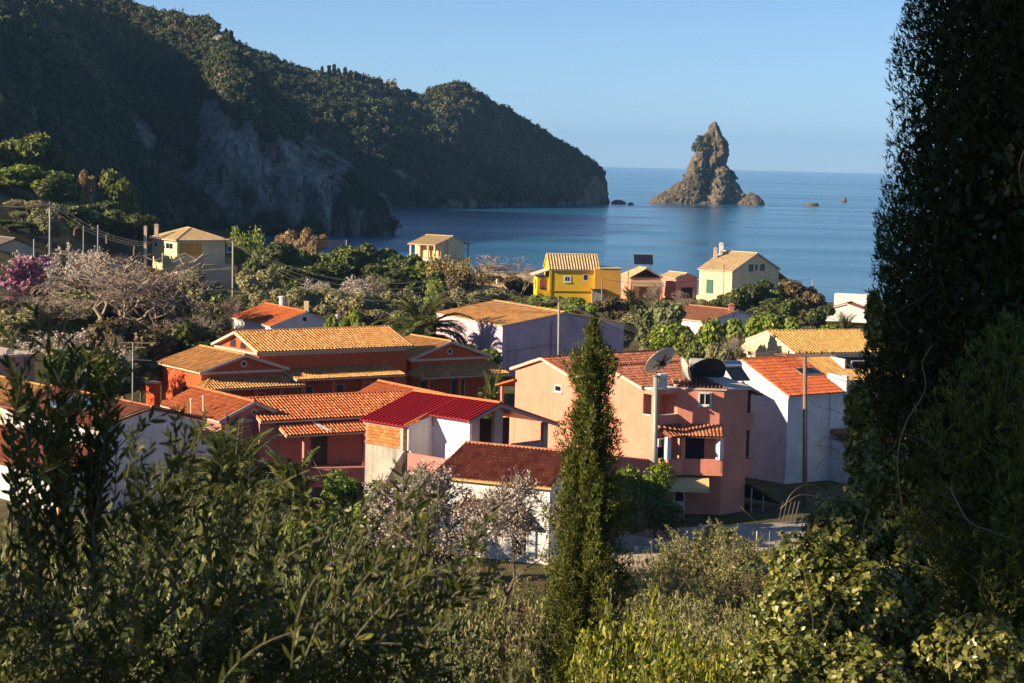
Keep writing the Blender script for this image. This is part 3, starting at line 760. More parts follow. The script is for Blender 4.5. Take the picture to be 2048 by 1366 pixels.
def door(root, fr, axis, s, off, w, z0, z1, fm, pm):
    """a door in a wall at offset off along the frame's axis, centred at s"""
    bx = (lambda m, a, b, o0, o1, c, d: m.box(a, b, o0, o1, c, d)) if axis == 'y' else (lambda m, a, b, o0, o1, c, d: m.box(o0, o1, a, b, c, d))
    m = MB(fr)
    bx(m, s - w / 2, s - w / 2 + .08, off, off + .06, z0, z1); bx(m, s + w / 2 - .08, s + w / 2, off, off + .06, z0, z1); bx(m, s - w / 2 + .08, s + w / 2 - .08, off, off + .06, z1 - .08, z1)
    d = m.build('door', fm, root)
    m = MB(fr); bx(m, s - w / 2 + .04, s + w / 2 - .04, off - .01, off + .03, z0, z1 - .04); m.build('pane', pm, d)
    m = MB(fr); bx(m, s - .02, s + .02, off + .031, off + .05, z0, z1 - .08); m.build('door_stile', fm, d)
for s in (-3.2, -.2, 2.8): door(H, frm, 'y', s, 3.66, 1.5, 2.3, 5.0, P_TRIM, P_TEAL)
for s in (-.9, 1.4): door(H, frl, 'x', s, 3.93, 1.2, 2.3, 4.7, P_TRIM, P_TEAL)
for s in (-2.4, .9): door(H, frr, 'x', s, 3.09, 1.5, 2.3, 4.7, P_TRIM, P_TEAL)
for fr_, xo, W_, ze_, rs in ((frl, 3.93, 8.14, 6.6, 1.26), (frr, 3.09, 8.73, 6.6, 1.44)):
    m = MB(fr_); m.box(xo - .02, xo + .10, -W_ / 2 + .1, W_ / 2 - .1, ze_ - .22, ze_ - .02); m.build('cornice', P_TRIM, H)
    m = MB(fr_); n = 20; ring = []
    for rr, xx in ((.30, xo + .06), (.17, xo + .06)):
        ring.append([(xx, rr * math.cos(a), ze_ + .55 + rr * math.sin(a)) for a in np.arange(n) * 2 * math.pi / n])
    for i in range(n):
        j = (i + 1) % n; a, b, c, d_ = ring[0][i], ring[0][j], ring[1][j], ring[1][i]
        m.extrude([a, b, c, d_], (-.08, 0, 0))
    md = m.build('medallion', P_TRIM, H)
    m = MB(fr_); m.lathe((xo - .02, 0, ze_ + .55), [(.168, 0), (.168, .04)], 14, wpt(Matrix.Identity(4), 1, 0, 0)); m.build('medallion_pane', P_DARK, md)
m = MB(frm); m.box(-7.1, 7.1, 3.64, 3.76, 7.62, 7.84); m.build('cornice', P_TRIM, H)
for yy in (-1.0, .85):
    m = MB(frm); m.extrude([(7.15, yy - .55, 8.0), (7.15, yy + .5, 8.0), (7.15, yy + .5, 8.55), (7.15, yy + .1, 8.8), (7.15, yy - .45, 8.45)], (.06, 0, 0)); m.build('attic_opening', P_DARK, H)
m = MB(frm); m.box(7.16, 7.5, -3.9, 3.9, 7.74, 7.9); m.build('gable_ledge', P_TRIM, H)
# wall lantern and gutter on the lit left wall of the wing
m = MB(frl); m.tube([(1.2, -3.66, 5.0), (1.2, -3.95, 5.1)], .025, 6); m.lathe((1.2, -3.98, 4.72), [(.03, 0), (.13, .08), (.16, .36), (.05, .46), (.02, .52)], 8); m.build('wall_lantern', P_DARK, H)
m = MB(frl); m.tube([(3.9, -3.72, 6.45), (3.9, -3.72, 2.3)], .05, 6); m.build('downpipe', P_BROWN, H)
t = thing('gatepost', 'tall square red masonry post beside the hotel wing', 'post', (-29.7, 163.2, 2.4))
m = MB(); m.prism([(-30.05, 163.0), (-29.3, 162.6), (-28.95, 163.3), (-29.7, 163.7)], 2.0, 5.2); m.build('shaft', W_RED, t)
m = MB(); m.prism([(-30.15, 162.98), (-29.27, 162.5), (-28.85, 163.32), (-29.73, 163.8)], 5.201, 5.34); m.build('cap', P_TRIM, t)

# ------------------------------------------------------------------ terracotta guesthouse in front of the hotel
G = thing('guesthouse', 'low rose walled guesthouse with bright orange tiled roofs and skylight', 'building', (-13.1, 136.6, 2.4))
fgm = gable(G, (-13.0, 136.5), 211.5, 12.2, 6.6, 6.55, 1.15, 2.2, W_ROSE, T_ORANGE, .35, .1, .25, deckmat=P_TRIM)
fgl = gable(G, (-19.6, 135.3), 304, 9.3, 5.2, 6.6, 1.15, 2.2, W_ROSE, T_ORANGE, .25, .15, .25, deckmat=P_TRIM, verge=P_TRIM)
fgr = gable(G, (-7.1, 141.4), 304, 9.3, 5.2, 6.6, 1.2, 2.2, W_ROSE, T_ORANGE, .25, .15, .25, deckmat=P_TRIM)
lean_roof(G, fgm, -6.0, 4.9, 3.0, 4.75, 6.33, 5.72, T_ORANGE, P_TRIM, spacing=.25)
for s in (-3.0, 1.6): door(G, fgm, 'y', s, 2.97, 1.15, 3.4, 5.5, P_BROWN, P_TEAL)
m = MB(fgm); m.box(-4.9, -3.95, 2.97, 3.03, 4.5, 5.3); w = m.build('window', P_BROWN, G); m = MB(fgm); m.box(-4.8, -4.05, 2.98, 3.05, 4.58, 5.22); m.build('pane', glass(), w)
m = MB(fgm); m.box(-6.2, 6.3, 3.2, 5.4, 2.0, 3.4); m.build('terrace_wall', W_ROSE, G)
for x in (-5.6, -1.0, 3.4):
    m = MB(fgm); m.box(x - .15, x + .15, 4.35, 4.65, 3.41, 5.66); m.build('post', W_ROSE, G)
# skylight on the lower roof and the white flashing at the valley
m = MB(fgm); k = (5.72 - 6.33) / 1.75
def slope(x, y, dz): return (x, y, 6.33 + k * (y - 3.0) + dz)
m.extrude([slope(-2.3, 3.35, .08), slope(-1.35, 3.35, .08), slope(-1.35, 4.15, .08), slope(-2.3, 4.15, .08)], (0, 0, .10)); sk = m.build('skylight', P_GREY, G)
m = MB(fgm); m.extrude([slope(-2.2, 3.43, .186), slope(-1.45, 3.43, .186), slope(-1.45, 4.07, .186), slope(-2.2, 4.07, .186)], (0, 0, .01)); m.build('pane', glass(), sk)
m = MB(fgm); m.extrude([slope(2.2, 3.05, .09), slope(2.45, 3.05, .09), slope(1.75, 4.5, .09), slope(1.5, 4.5, .09)], (0, 0, .05)); m.build('flashing', P_WHITE, G)
m = MB(fgl); m.box(4.49, 4.60, -2.5, 2.5, 6.42, 6.6); m.build('cornice', P_TRIM, G)
m = MB(fgl); ring = [[(4.56, r * math.cos(a), 7.05 + r * math.sin(a)) for a in np.arange(18) * 2 * math.pi / 18] for r in (.24, .14)]
for i in range(18):
    j = (i + 1) % 18; m.extrude([ring[0][i], ring[0][j], ring[1][j], ring[1][i]], (-.08, 0, 0))
m.build('medallion', P_TRIM, G)
m = MB(fgl); m.tube([(2.0, -2.5, 6.6), (2.0, -2.5, 7.9)], .05, 6); m.lathe((2.0, -2.5, 7.9), [(.09, 0), (.09, .08), (.03, .12)], 8); m.build('vent_pipe', P_WHITE, G)

# ------------------------------------------------------------------ house with the ribbed red metal roof
Mh = thing('house', 'half finished house with ribbed dark red metal roof and brick wall', 'house', (-3.2, 119.2, 2.4))
fm = frame(-3.2, 119.2, D(-43.5)); SL = .31; ZR = 9.8
P_REDM = flat('red_sheet_metal', (.46, .020, .024), .38, .1, var=.25, scale=1.2, spec=.5)
def mz(y): return ZR - SL * abs(y)
def metal_sheet(name, x0, x1, ya, yb):
    """ribbed sheet from ridge side ya to eave side yb in the frame"""
    m = MB(fm); w = x1 - x0; n = max(1, int(w / .30)); st = w / n
    m.extrude([(x0, ya, mz(ya)), (x1, ya, mz(ya)), (x1, yb, mz(yb)), (x0, yb, mz(yb))], (0, 0, .03))
    o = m.build(name, P_REDM, Mh)
    r = MB(fm)
    for i in range(n + 1):
        x = x0 + i * st; x = min(max(x, x0 + .03), x1 - .03)
        r.extrude([(x - .028, ya, mz(ya) + .032), (x + .028, ya, mz(ya) + .032), (x + .028, yb, mz(yb) + .032), (x - .028, yb, mz(yb) + .032)], (0, 0, .085))
    r.build('sheet_ribs', P_REDM, o, kind='stuff')
metal_sheet('roof_sheet', -3.75, .12, 0, -4.5)
metal_sheet('roof_sheet', .122, 3.6, 0, -2.65)
metal_sheet('roof_sheet', -3.75, 3.6, 0, 5.2)
V, F, T = cap_run(wpt(fm, -3.75, 0, ZR + .08), wpt(fm, 3.6, 0, ZR + .08), .12); part_np('ridge_tiles', V, F, T, T_ORANGE, Mh, kind='stuff')
V, F, T = cap_run(wpt(fm, .12, -4.5, mz(4.5) + .06), wpt(fm, .12, -2.6, mz(2.6) + .06), .1); part_np('verge_tiles', V, F, T, T_ORANGE, Mh, kind='stuff')
m = MB(fm); m.obox((3.6, -2.65, mz(2.65) - .09), (3.6, 0, ZR - .09), .1, .16); m.obox((3.6, 0, ZR - .09), (3.6, 5.2, mz(5.2) - .09), .1, .16); m.build('verge_board', P_GREY, Mh)
m = MB(fm); m.box(-3.5, -.12, -4.25, 4.6, 2.0, 7.02); m.box(-3.5, 3.2, -2.2, 4.6, 2.0, 6.2); m.build('lower_wall', W_CONC, Mh)
# brick infill under the rear eave, brick by brick
bm_ = bpy.data.meshes.new('brick')
bv = [(x, y, z) for z in (-.085, .085) for y in (-.09, .09) for x in (-.19, .19)]
bm_.from_pydata(bv, [], [(0, 2, 3, 1), (4, 5, 7, 6), (0, 1, 5, 4), (2, 6, 7, 3), (0, 4, 6, 2), (1, 3, 7, 5)])
bk = [flat('brick_%d' % i, c, .9, var=.3, scale=8) for i, c in enumerate(((.52, .20, .06), (.58, .25, .08), (.45, .16, .05)))]
bms = []
for b_ in bk:
    q = bm_.copy(); q.materials.append(b_); q.name = 'brick'; bms.append(q)
m = MB(fm); m.box(-3.52, -.10, -4.2, -4.0, 7.021, 8.32); backing = m.build('brick_wall', flat('mortar', (.36, .31, .26), .95), Mh)
A = INV[Mh.name]
for r in range(6):
    for c in range(8):
        x = -3.32 + c * .41 + (.2 if r % 2 else 0)
        if x > -.25: continue
        p = np.array(fm @ Vector((x, -4.2, 7.14 + r * .2 + random.uniform(-.008, .008)))); q = A[:3, :3] @ p + A[:3, 3]
        o = link('brick', random.choice(bms), backing, loc=tuple(q), rotz=D(-43.5) + random.uniform(-.02, .02))
m = MB(fm); m.box(-.34, -.09, -4.36, -3.98, 7.021, 8.3); m.build('corner_pillar', W_CONC, Mh)
# white room under the front part, gable opening with pillars
m = MB(fm); m.box(.0, 3.25, -2.2, -2.0, 6.201, mz(2.2) - .02); m.box(-.02, .22, -4.0, -2.2, 6.2, 8.3); m.build('white_wall', W_WHITE, Mh)
for y0_, y1_, zz_ in ((-1.99, -1.35, mz(1.9) - .05), (-.1, .6, ZR - .22), (4.2, 4.6, mz(4.6) - .05)):
    m = MB(fm); m.box(3.0, 3.25, y0_, y1_, 6.201, zz_); m.build('pillar', W_CONC, Mh)
m = MB(fm); m.box(3.0, 3.2, -1.34, -.11, 6.201, 7.1); m.box(3.0, 3.2, 1.6, 4.19, 6.201, 7.25); m.build('parapet', W_CONC, Mh)
m = MB(fm); m.box(-.1, .1, -1.95, 4.5, 6.21, 8.3); m.build('inner_wall', P_DARK, Mh)
m = MB(fm); m.extrude([(.11, -4.2, 7.0), (.11, -2.3, 7.0), (.11, -2.3, mz(2.4) - .1), (.11, -4.2, mz(4.2) - .08)], (.08, 0, 0)); m.build('side_gable', W_WHITE, Mh)
# terrace parapet in rose render and the outside stair
m = MB(fm); m.box(.25, 4.9, -4.3, -4.12, 2.0, 6.9); m.box(4.901, 5.1, -4.3, 5.6, 2.0, 6.9); m.box(.25, 4.9, -4.11, 5.5, 5.6, 5.98); tw = m.build('terrace_wall', W_ROSE, Mh)
for i in range(10):
    m = MB(fm); m.box(-.05 + .02 * i, 1.15, -4.55 - .3 * i, -4.26 - .3 * i, 2.0, 5.6 - .26 * i); m.build('step', W_CONC, Mh)
m = MB(fm); m.extrude([(-.3, -4.32, 5.4), (-.3, -7.6, 2.6), (-.3, -7.6, 3.1), (-.3, -4.32, 6.9)], (.2, 0, 0)); m.build('stair_wall', W_CONC, Mh)

# ------------------------------------------------------------------ small white house in front
t = thing('cottage', 'small white cottage with weathered brown roof behind the blossoming almond', 'house', (.85, 111.5, 1.5))
fr = gable(t, (.80, 111.56), 334.6, 7.3, 8.4, 6.6, 1.35, .5, W_WHITE, T_MAROON, .3, .2, .24, deckmat=flat('yellow_fascia', (.55, .38, .12), .7))
for s, z0, z1, w in ((-1.4, 2.6, 4.4, 1.0), (1.7, 2.6, 4.4, 1.0)):
    m = MB(fr); m.box(s - w / 2, s + w / 2, -3.96, -3.88, z0, z1); d = m.build('window', P_WHITE, t); m = MB(fr); m.box(s - w / 2 + .08, s + w / 2 - .08, -3.98, -3.9, z0 + .08, z1 - .08); m.build('pane', glass(), d)
    m = MB(fr); m.box(s + w / 2 + .02, s + w + .0, -4.0, -3.905, z0, z1); m.build('shutter', flat('pale_blue_shutter', (.45, .52, .55), .6), t)
lean_roof(t, fr, -1.6, 1.9, -3.88, -5.2, 5.5, 4.9, T_MAROON, P_BROWN, spacing=.24)

# ------------------------------------------------------------------ white house on the left
t = thing('house', 'big white house on the left behind olive branches, with solar panels', 'house', (-26.2, 126.1, 2.4))
frw = gable(t, (-26.2, 126.3), 311, 12.9, 7.8, 7.5, 1.0, 2.0, W_WHITE, T_MAROON, .3, .12, .25, deckmat=P_BROWN)
fw = face(frw, '-y', 12.9, 7.8, .3, .12)
gw = face(frw, '+x', 12.9, 7.8, .3, .12)
for a, b in (((16, 822), (36, 853)), ((152, 858), (178, 882)), ((80, 838), (104, 866))):
    w, f2, (s0, s1, z0, z1) = window(t, fw, a, b, P_WHITE, proud=.05)
    louvre(w, f2, s0 + .08, (s0 + s1) / 2 - .02, z0 + .08, z1 - .08, flat('pale_shutter', (.6, .58, .52), .6), .03)
m = MB(frw); lx = 12.9 / 2 - .12
m.box(-lx, lx - .1, -6.3, -3.62, 2.0, 4.75); m.build('annex_wall', W_WHITE, t)
lean_roof(t, frw, -6.6, 6.5, -3.62, -6.75, 6.15, 4.75, T_MAROON, P_BROWN, spacing=.25)
m = MB(frw); m.tube([(lx + .05, -6.32, 4.7), (lx + .05, -6.32, 2.2)], .07, 6); m.build('downpipe', P_COPPER, t)
m = MB(frw); m.tube([(lx + .05, -3.65, 7.2), (lx + .05, -3.65, 5.9)], .06, 6); m.build('downpipe', P_COPPER, t)
m = MB(frw); m.box(lx - 3.2, lx + .0, 3.61, 6.4, 2.0, 5.9); m.build('annex_wall', W_WHITE, t)
lean_roof(t, frw, lx - 3.4, lx + .2, 3.61, 6.7, 6.5, 5.9, T_MAROON, P_BROWN, spacing=.25)
m = MB(frw); m.tube([(lx - .3, 3.0, 7.3), (lx - .3, 3.0, 8.7)], .05, 6); m.lathe((lx - .3, 3.0, 8.7), [(.1, 0), (.1, .1), (.03, .14)], 8); m.build('vent_pipe', P_WHITE, t)
kk = 1.0 / 3.9
for i, x in enumerate((-1.7, .6)):
    q = [(x, -2.9, 7.5 + kk * 1.0 + .16), (x + 1.9, -2.9, 7.5 + kk * 1.0 + .16), (x + 1.9, -1.2, 7.5 + kk * 2.7 + .34), (x, -1.2, 7.5 + kk * 2.7 + .34)]
    m = MB(frw); m.extrude(q, (0, 0, .08)); sp = m.build('solar_panel', P_STEEL, t)
    cx_, cy_ = x + .95, -2.05
    q2 = [(cx_ + (p[0] - cx_) * .93, cy_ + (p[1] - cy_) * .93, p[2] * .93 + .07 * (7.5 + kk * 1.85 + .25)) for p in q]
    m = MB(frw); m.extrude([(p[0], p[1], p[2] + .083) for p in q2], (0, 0, .008)); m.build('panel_glass', flat('sky_lit_glass', (.05, .09, .16), .06, var=.2, spec=.8), sp)
# roof behind it
t = thing('house', 'long yellowish tiled roof just behind the left white house', 'house', (-33, 141, 2.4))
gable(t, (-33.5, 141.5), 311, 14, 6.0, 6.2, 1.1, 2.0, W_CREAM, T_OCHRE, .3, .2, .28, deckmat=P_TRIM)
t = thing('house', 'flat topped mauve house at the left edge', 'house', (-40, 150, 2.4))
m = MB(frame(-40.6, 150.5, D(-50))); m.box(-3.5, 3.5, -3, 3, 2, 8.6); m.build('wall', W_MAUVE, t)
m = MB(frame(-40.6, 150.5, D(-50))); m.box(-3.6, 3.6, -3.1, 3.1, 8.601, 8.78); m.build('roof_slab', P_TRIM, t)

# ------------------------------------------------------------------ salmon house (three storeys, nearest on the right)
K0 = np.array([8.9, 121.9]); bang = D(40); Bx = np.array([math.cos(bang), math.sin(bang)]); Ax = np.array([-Bx[1], Bx[0]])
Pk = thing('house', 'three storey salmon house with balconies, dishes and an old tiled roof', 'house', (10, 124, 2.4))
fp = frame(K0[0], K0[1], bang)          # x runs right-back along the shaded side, y runs back along the sunlit side
ZE = 10.35
# footprint corners in the frame; the middle facade is turned to face the camera
I_ = np.array([1.95, 0.0]); J_ = np.array([4.05, -1.95]); J2 = np.array([6.2, -1.95])
m = MB(fp)
body = [(0, 1.35), (1.95, 1.35), (1.95, 0), tuple(J_), tuple(J2), (6.2, 13.4), (0, 13.4)]
m.prism(body, 1.8, 10.2)
m.prism([(0, 0), (1.949, 0), (1.949, 1.349), (0, 1.349)], 1.8, 7.6)
m.build('wall', W_PINK, Pk)
m = MB(fp)   # gable walls above the eave, sunlit end
for y0, y1, ap in ((1.35, 7.5, 11.25), (7.5, 13.4, 11.3)):
    m.extrude([(0.01, y0 + .02, 10.201), (0.01, y1 - .02, 10.201), (0.01, (y0 + y1) / 2, ap - .1)], (.25, 0, 0))
m.build('gable_wall', W_PINK, Pk)
# upper balcony cut in the corner: parapet, coping, corner posts, beam
m = MB(fp); m.box(0, .14, 0, 1.349, 7.601, 8.62); m.box(.141, 1.94, 0, .14, 7.601, 8.62); m.box(0, .3, 0, .3, 8.621, 9.95); m.box(0, .16, 1.05, 1.349, 8.621, 9.95); m.box(0, 1.94, 0, .2, 9.951, 10.25); m.box(0, .2, .201, 1.349, 9.951, 10.25); m.build('balcony_parapet', W_PINK, Pk)
m = MB(fp); m.box(-.04, .18, .31, 1.04, 8.622, 8.68); m.box(.31, 1.93, -.04, .18, 8.622, 8.68); m.build('coping', P_WHITE, Pk)
m = MB(fp); m.box(-.06, 1.94, -.08, 1.34, 10.251, 10.36); m.build('balcony_roof', P_WHITE, Pk)
# roofs: two parallel gables
planes = []; dk = MB(fp)
for y0, y1, ap, x1 in ((1.0, 7.5, 11.3, 6.5), (7.5, 13.75, 11.3, 11.5)):
    ym = (y0 + y1) / 2
    for ye, (xa, xb) in ((y0, (-.22, x1)), (y1, (-.22, x1))):
        q = [(xa, ye, ZE - .03), (xb, ye, ZE - .03), (xb, ym, ap), (xa, ym, ap)]
        planes.append(([wpt(fp, *p) for p in q], np.array([Bx[0], Bx[1], 0]))); dk.extrude([(p[0], p[1], p[2] - .01) for p in q], (0, 0, -.12))
q = [(4.0, -2.3, ZE - .05), (6.5, -2.3, ZE - .05), (6.5, 1.0, ZE + .5), (1.9, 1.0, ZE + .5), (1.9, -.3, ZE - .05)]
# tile strip over the turned facade
q = [(1.85, .05, ZE), (4.1, -2.12, ZE), (5.0, 1.0, ZE + .48), (2.4, 1.0, ZE + .30)]
planes.append(([wpt(fp, *p) for p in q], wpt(fp, 4.1, -2.12, 0) - wpt(fp, 1.85, .05, 0)))
dk.extrude([(p[0], p[1], p[2] - .01) for p in q], (0, 0, -.12))
q = [(4.1, -2.12, ZE), (6.6, -2.12, ZE - .1), (6.6, 1.0, ZE + .48), (5.0, 1.0, ZE + .48)]
dk.extrude([(p[0], p[1], p[2] + .0) for p in q], (0, 0, -.12)); dk.build('roof_deck', flat('verge_mortar', (.66, .55, .45), .9), Pk)
V, F, T = tile_rows(planes, spacing=.235, row=.40, amp=.085); part_np('roof_tiles', V, F, T, T_BROWN, Pk, kind='stuff')
V, F, T = merge([cap_run(wpt(fp, -.22, 4.25, 11.33), wpt(fp, 6.5, 4.25, 11.33)), cap_run(wpt(fp, -.22, 10.62, 11.33), wpt(fp, 11.5, 10.62, 11.33)), cap_run(wpt(fp, 2.0, -.02, ZE + .05), wpt(fp, 2.4, 1.0, ZE + .35))])
part_np('ridge_tiles', V, F, T, T_BROWN, Pk, kind='stuff')
m = MB(fp)
for y0, y1, ap in ((1.0, 7.5, 11.3), (7.5, 13.75, 11.3)):
    ym = (y0 + y1) / 2
    m.obox((-.2, y0, ZE - .05), (-.2, ym, ap - .02), .1, .13); m.obox((-.2, y1, ZE - .05), (-.2, ym, ap - .02), .1, .13)
m.build('verge_mortar', flat('verge_mortar', (.66, .55, .45), .9), Pk)
# rear block closing the long back roof
m = MB(fp); m.box(6.201, 11.2, 7.6, 13.4, 2.0, 10.2); m.build('rear_wall', W_PINK, Pk)
# turned facade helper frame: origin at I, x along I->J
ja = math.atan2(*(J_ - I_)[::-1]); fj = fp @ Matrix.Translation((I_[0], I_[1], 0)) @ Matrix.Rotation(ja, 4, 'Z')
LJ = float(np.linalg.norm(J_ - I_))
def face_j(): return wpt(fj, 0, 0, 0), wpt(fj, 0, -1, 0) - wpt(fj, 0, 0, 0)
window(Pk, face_j(), (1397, 784), (1423, 812), P_WHITE, proud=.06, t=.10)
fL = (wpt(fp, 0, 0, 0), wpt(fp, -1, 0, 0) - wpt(fp, 0, 0, 0))
window(Pk, fL, (1110, 769), (1124, 785), P_WHITE, mull=0)
# middle-level balcony following the facade: floor slab, parapet, posts, tiled canopy
def off(o):   # facade polyline pushed outward by o
    u1 = np.array([0, -1.]); d = unit(J_ - I_); u2 = np.array([d[1], -d[0]])
    a = np.array([-.02 + .35, -o]); k = unit(u1 + u2); c = I_ + k * o / max(.3, np.dot(k, u1)); e = J_ + u2 * o + d * .0
    return a, c, e
o1, o0 = off(1.0), off(.86)
m = MB(fp)
for i in (0, 1):
    m.prism([tuple(o1[i]), tuple(o1[i + 1]), tuple(o0[i + 1]), tuple(o0[i])], 5.15, 6.02)
m.prism([(.33, -1.0), (.45, -1.0), (.45, -.02), (.33, -.02)], 5.15, 6.021)
e = o1[2]; d = unit(J_ - I_); m.prism([tuple(e), tuple(e - d * .12), tuple(J_ - d * .12 - np.array([d[1], -d[0]]) * -.02), tuple(J_ + np.array([d[1], -d[0]]) * .02)], 5.15, 6.021)
m.build('balcony_parapet', W_PINK, Pk)
m = MB(fp); m.prism([(.34, -.02), tuple(o1[0]), tuple(o1[1]), tuple(o1[2]), tuple(J_), tuple(I_)], 5.0, 5.149); m.build('balcony_floor', W_PINK, Pk)
for nm, xy, mt in (('post', o0[0] + [.12, .12], P_WHITE), ('post', o0[1] + [0, .05], W_PINK), ('post', o0[2] - d * .2, P_WHITE)):
    m = MB(fp); m.box(xy[0] - .17, xy[0] + .17, xy[1] - .17, xy[1] + .17, 6.022, 7.42); m.build(nm, mt, Pk)
# dark balcony openings on the wall behind
m = MB(fj); m.box(.35, 1.75, -.03, .02, 5.2, 7.25); g = m.build('balcony_door', P_DARK, Pk)
m = MB(fp); m.box(.35, 1.5, -.03, .02, 5.2, 7.2); m.build('balcony_door', P_DARK, Pk)
# canopy tiles, one by one
tl = []
for c_ in range(3):
    me = bpy.data.meshes.new('roof_tile'); n = 6; vs = []; 
    for yy, rr in ((0, .115), (.40, .092)):
        vs += [(rr * math.cos(a), yy, rr * math.sin(a) * .85) for a in np.linspace(0, math.pi, n)]
    vs += [(v[0] * .82, v[1], v[2] * .82 - .004) for v in vs[:n]]
    fs = [(i, i + 1, i + n + 1, i + n) for i in range(n - 1)] + [(i + 2 * n, i + 1 + 2 * n, i + 1, i) for i in range(n - 1)]
    me.from_pydata(vs, [], fs); me.materials.append(flat('canopy_clay_%d' % c_, ((.48, .17, .08), (.38, .12, .06), (.55, .24, .12))[c_], .85, var=.35, scale=4)); tl.append(me)
canopy = MB(fp)
ou, oi = off(1.25), off(.0); ou = [ou[0] + [-.15, 0], ou[1], ou[2]]; oi = [np.array([.1, -.01]), I_, J_]
zu, zl = 8.02, 7.45
for i in (0, 1):
    canopy.extrude([(*ou[i], zl), (*ou[i + 1], zl), (*oi[i + 1], zu), (*oi[i], zu)], (0, 0, -.08))
cn = canopy.build('canopy_deck', flat('canopy_underside', (.30, .13, .08), .9), Pk)
A = INV[Pk.name]
for i in (0, 1):
    a, b, c, e_ = [np.array(wpt(fp, *ou[i], zl)), np.array(wpt(fp, *ou[i + 1], zl)), np.array(wpt(fp, *oi[i + 1], zu)), np.array(wpt(fp, *oi[i], zu))]
    n = int(np.linalg.norm(b - a) / .215)
    for k in range(n):
        s = (k + .5) / n; lo = a + (b - a) * s; hi = e_ + (c - e_) * s; ln = np.linalg.norm(hi - lo); dv = (hi - lo) / ln; rws = int(ln / .34)
        xa = unit(b - a); nz_ = unit(np.cross(xa, dv)); 
        for r in range(rws):
            p = lo + dv * (r * ln / rws - .04) + nz_ * (.02 + random.uniform(0, .012))
            Mx = np.eye(4); Mx[:3, 0] = unit(np.cross(dv, nz_)); Mx[:3, 1] = dv; Mx[:3, 2] = nz_; Mx[:3, 3] = p
            o = link('roof_tile', random.choice(tl), cn); o.matrix_basis = Matrix((A @ Mx).tolist())
# ground floor: awning, door, column shadowed wall
m = MB(fj); n = 16; x0, x1 = -1.35, 2.05
prof = [(-.02, 4.95), (-1.0, 4.82), (-1.75, 4.3), (-1.80, 4.02)]
vs = []; fs = []
for i in range(n + 1):
    x = x0 + (x1 - x0) * i / n
    for j, (yy, zz) in enumerate(prof):
        vs.append((x, yy + (.02 if i % 2 else 0), zz + (.05 * abs(math.sin(i * 1.6)) if j == 3 else 0)))
for i in range(n):
    for j in range(3): fs.append((i * 4 + j, (i + 1) * 4 + j, (i + 1) * 4 + j + 1, i * 4 + j + 1))
m.add(vs, fs); m.build('awning', flat('cream_canvas', (.66, .52, .24), .9, var=.2, scale=5, stretch=(6, .3, .3)), Pk, smooth_=False)
m = MB(fj); m.tube([(x0, -.05, 4.6), (x0, -1.3, 4.18)], .02, 5); m.tube([(x1, -.05, 4.6), (x1, -1.3, 4.18)], .02, 5); m.build('awning_arm', P_STEEL, Pk)
m = MB(fj); m.box(-.05, .65, -.07, .02, 2.3, 4.3); dd = m.build('door', P_WHITE, Pk)
m = MB(fj); m.box(.06, .54, -.085, -.06, 3.2, 4.2); m.build('pane', glass(), dd)
# air conditioner under the canopy, right-hand side balconies
m = MB(fp); m.box(.15, .75, -.38, -.03, 6.75, 7.25); ac = m.build('air_conditioner', P_WHITE, Pk)
m = MB(fp); m.lathe((.45, -.385, 7.0), [(.19, 0), (.19, .01)], 12, (0, -1, 0)); m.build('fan_grille', P_GREY, ac)
m = MB(fp); m.box(6.201, 7.6, -1.2, 2.8, 7.45, 8.5); m.box(6.201, 7.6, -1.2, 2.8, 4.6, 5.6); m.build('side_balcony', W_PINK, Pk)
m = MB(fp); m.box(7.3, 7.45, -1.05, -.9, 8.501, 9.9); m.box(7.3, 7.45, -1.05, -.9, 5.601, 7.449); m.build('post', P_BROWN, Pk)
m = MB(fp); m.extrude([(6.3, -1.9, 10.15), (8.0, -1.6, 9.6), (8.0, 3.0, 9.6), (6.3, 3.0, 10.3)], (0, 0, .1)); m.build('side_canopy', P_BROWN, Pk)
m = MB(fp); m.extrude([(6.25, -2.6, 4.1), (6.25, 3.4, 4.1), (8.9, 3.4, 2.7), (8.9, -2.6, 2.7)], (0, 0, .08)); m.build('shed_roof', flat('tar_felt', (.05, .05, .055), .8), Pk)
m = MB(fp); m.box(6.4, 8.8, -2.45, -2.35, 1.8, 2.65); m.build('shed_front', flat('rusty_boards', (.12, .06, .04), .9), Pk)
m = MB(fp); m.box(6.25, 6.33, -2.5, -2.42, 1.8, 4.0); m.box(7.3, 7.36, -2.55, -2.47, 1.8, 3.4); m.build('shed_post', P_GREY, Pk)
m = MB(fp); m.box(-.02, .16, 13.401, 14.9, 1.9, 7.6); m.box(-.02, .16, 14.75, 14.9, 7.601, 9.0); m.build('porch_wall', W_PINK, Pk)
m = MB(fp); m.extrude([(-.25, 13.3, 9.55), (-.25, 15.2, 9.0), (2.2, 15.2, 9.0), (2.2, 13.3, 9.55)], (0, 0, .12)); m.build('porch_roof', T_ORANGE, Pk)

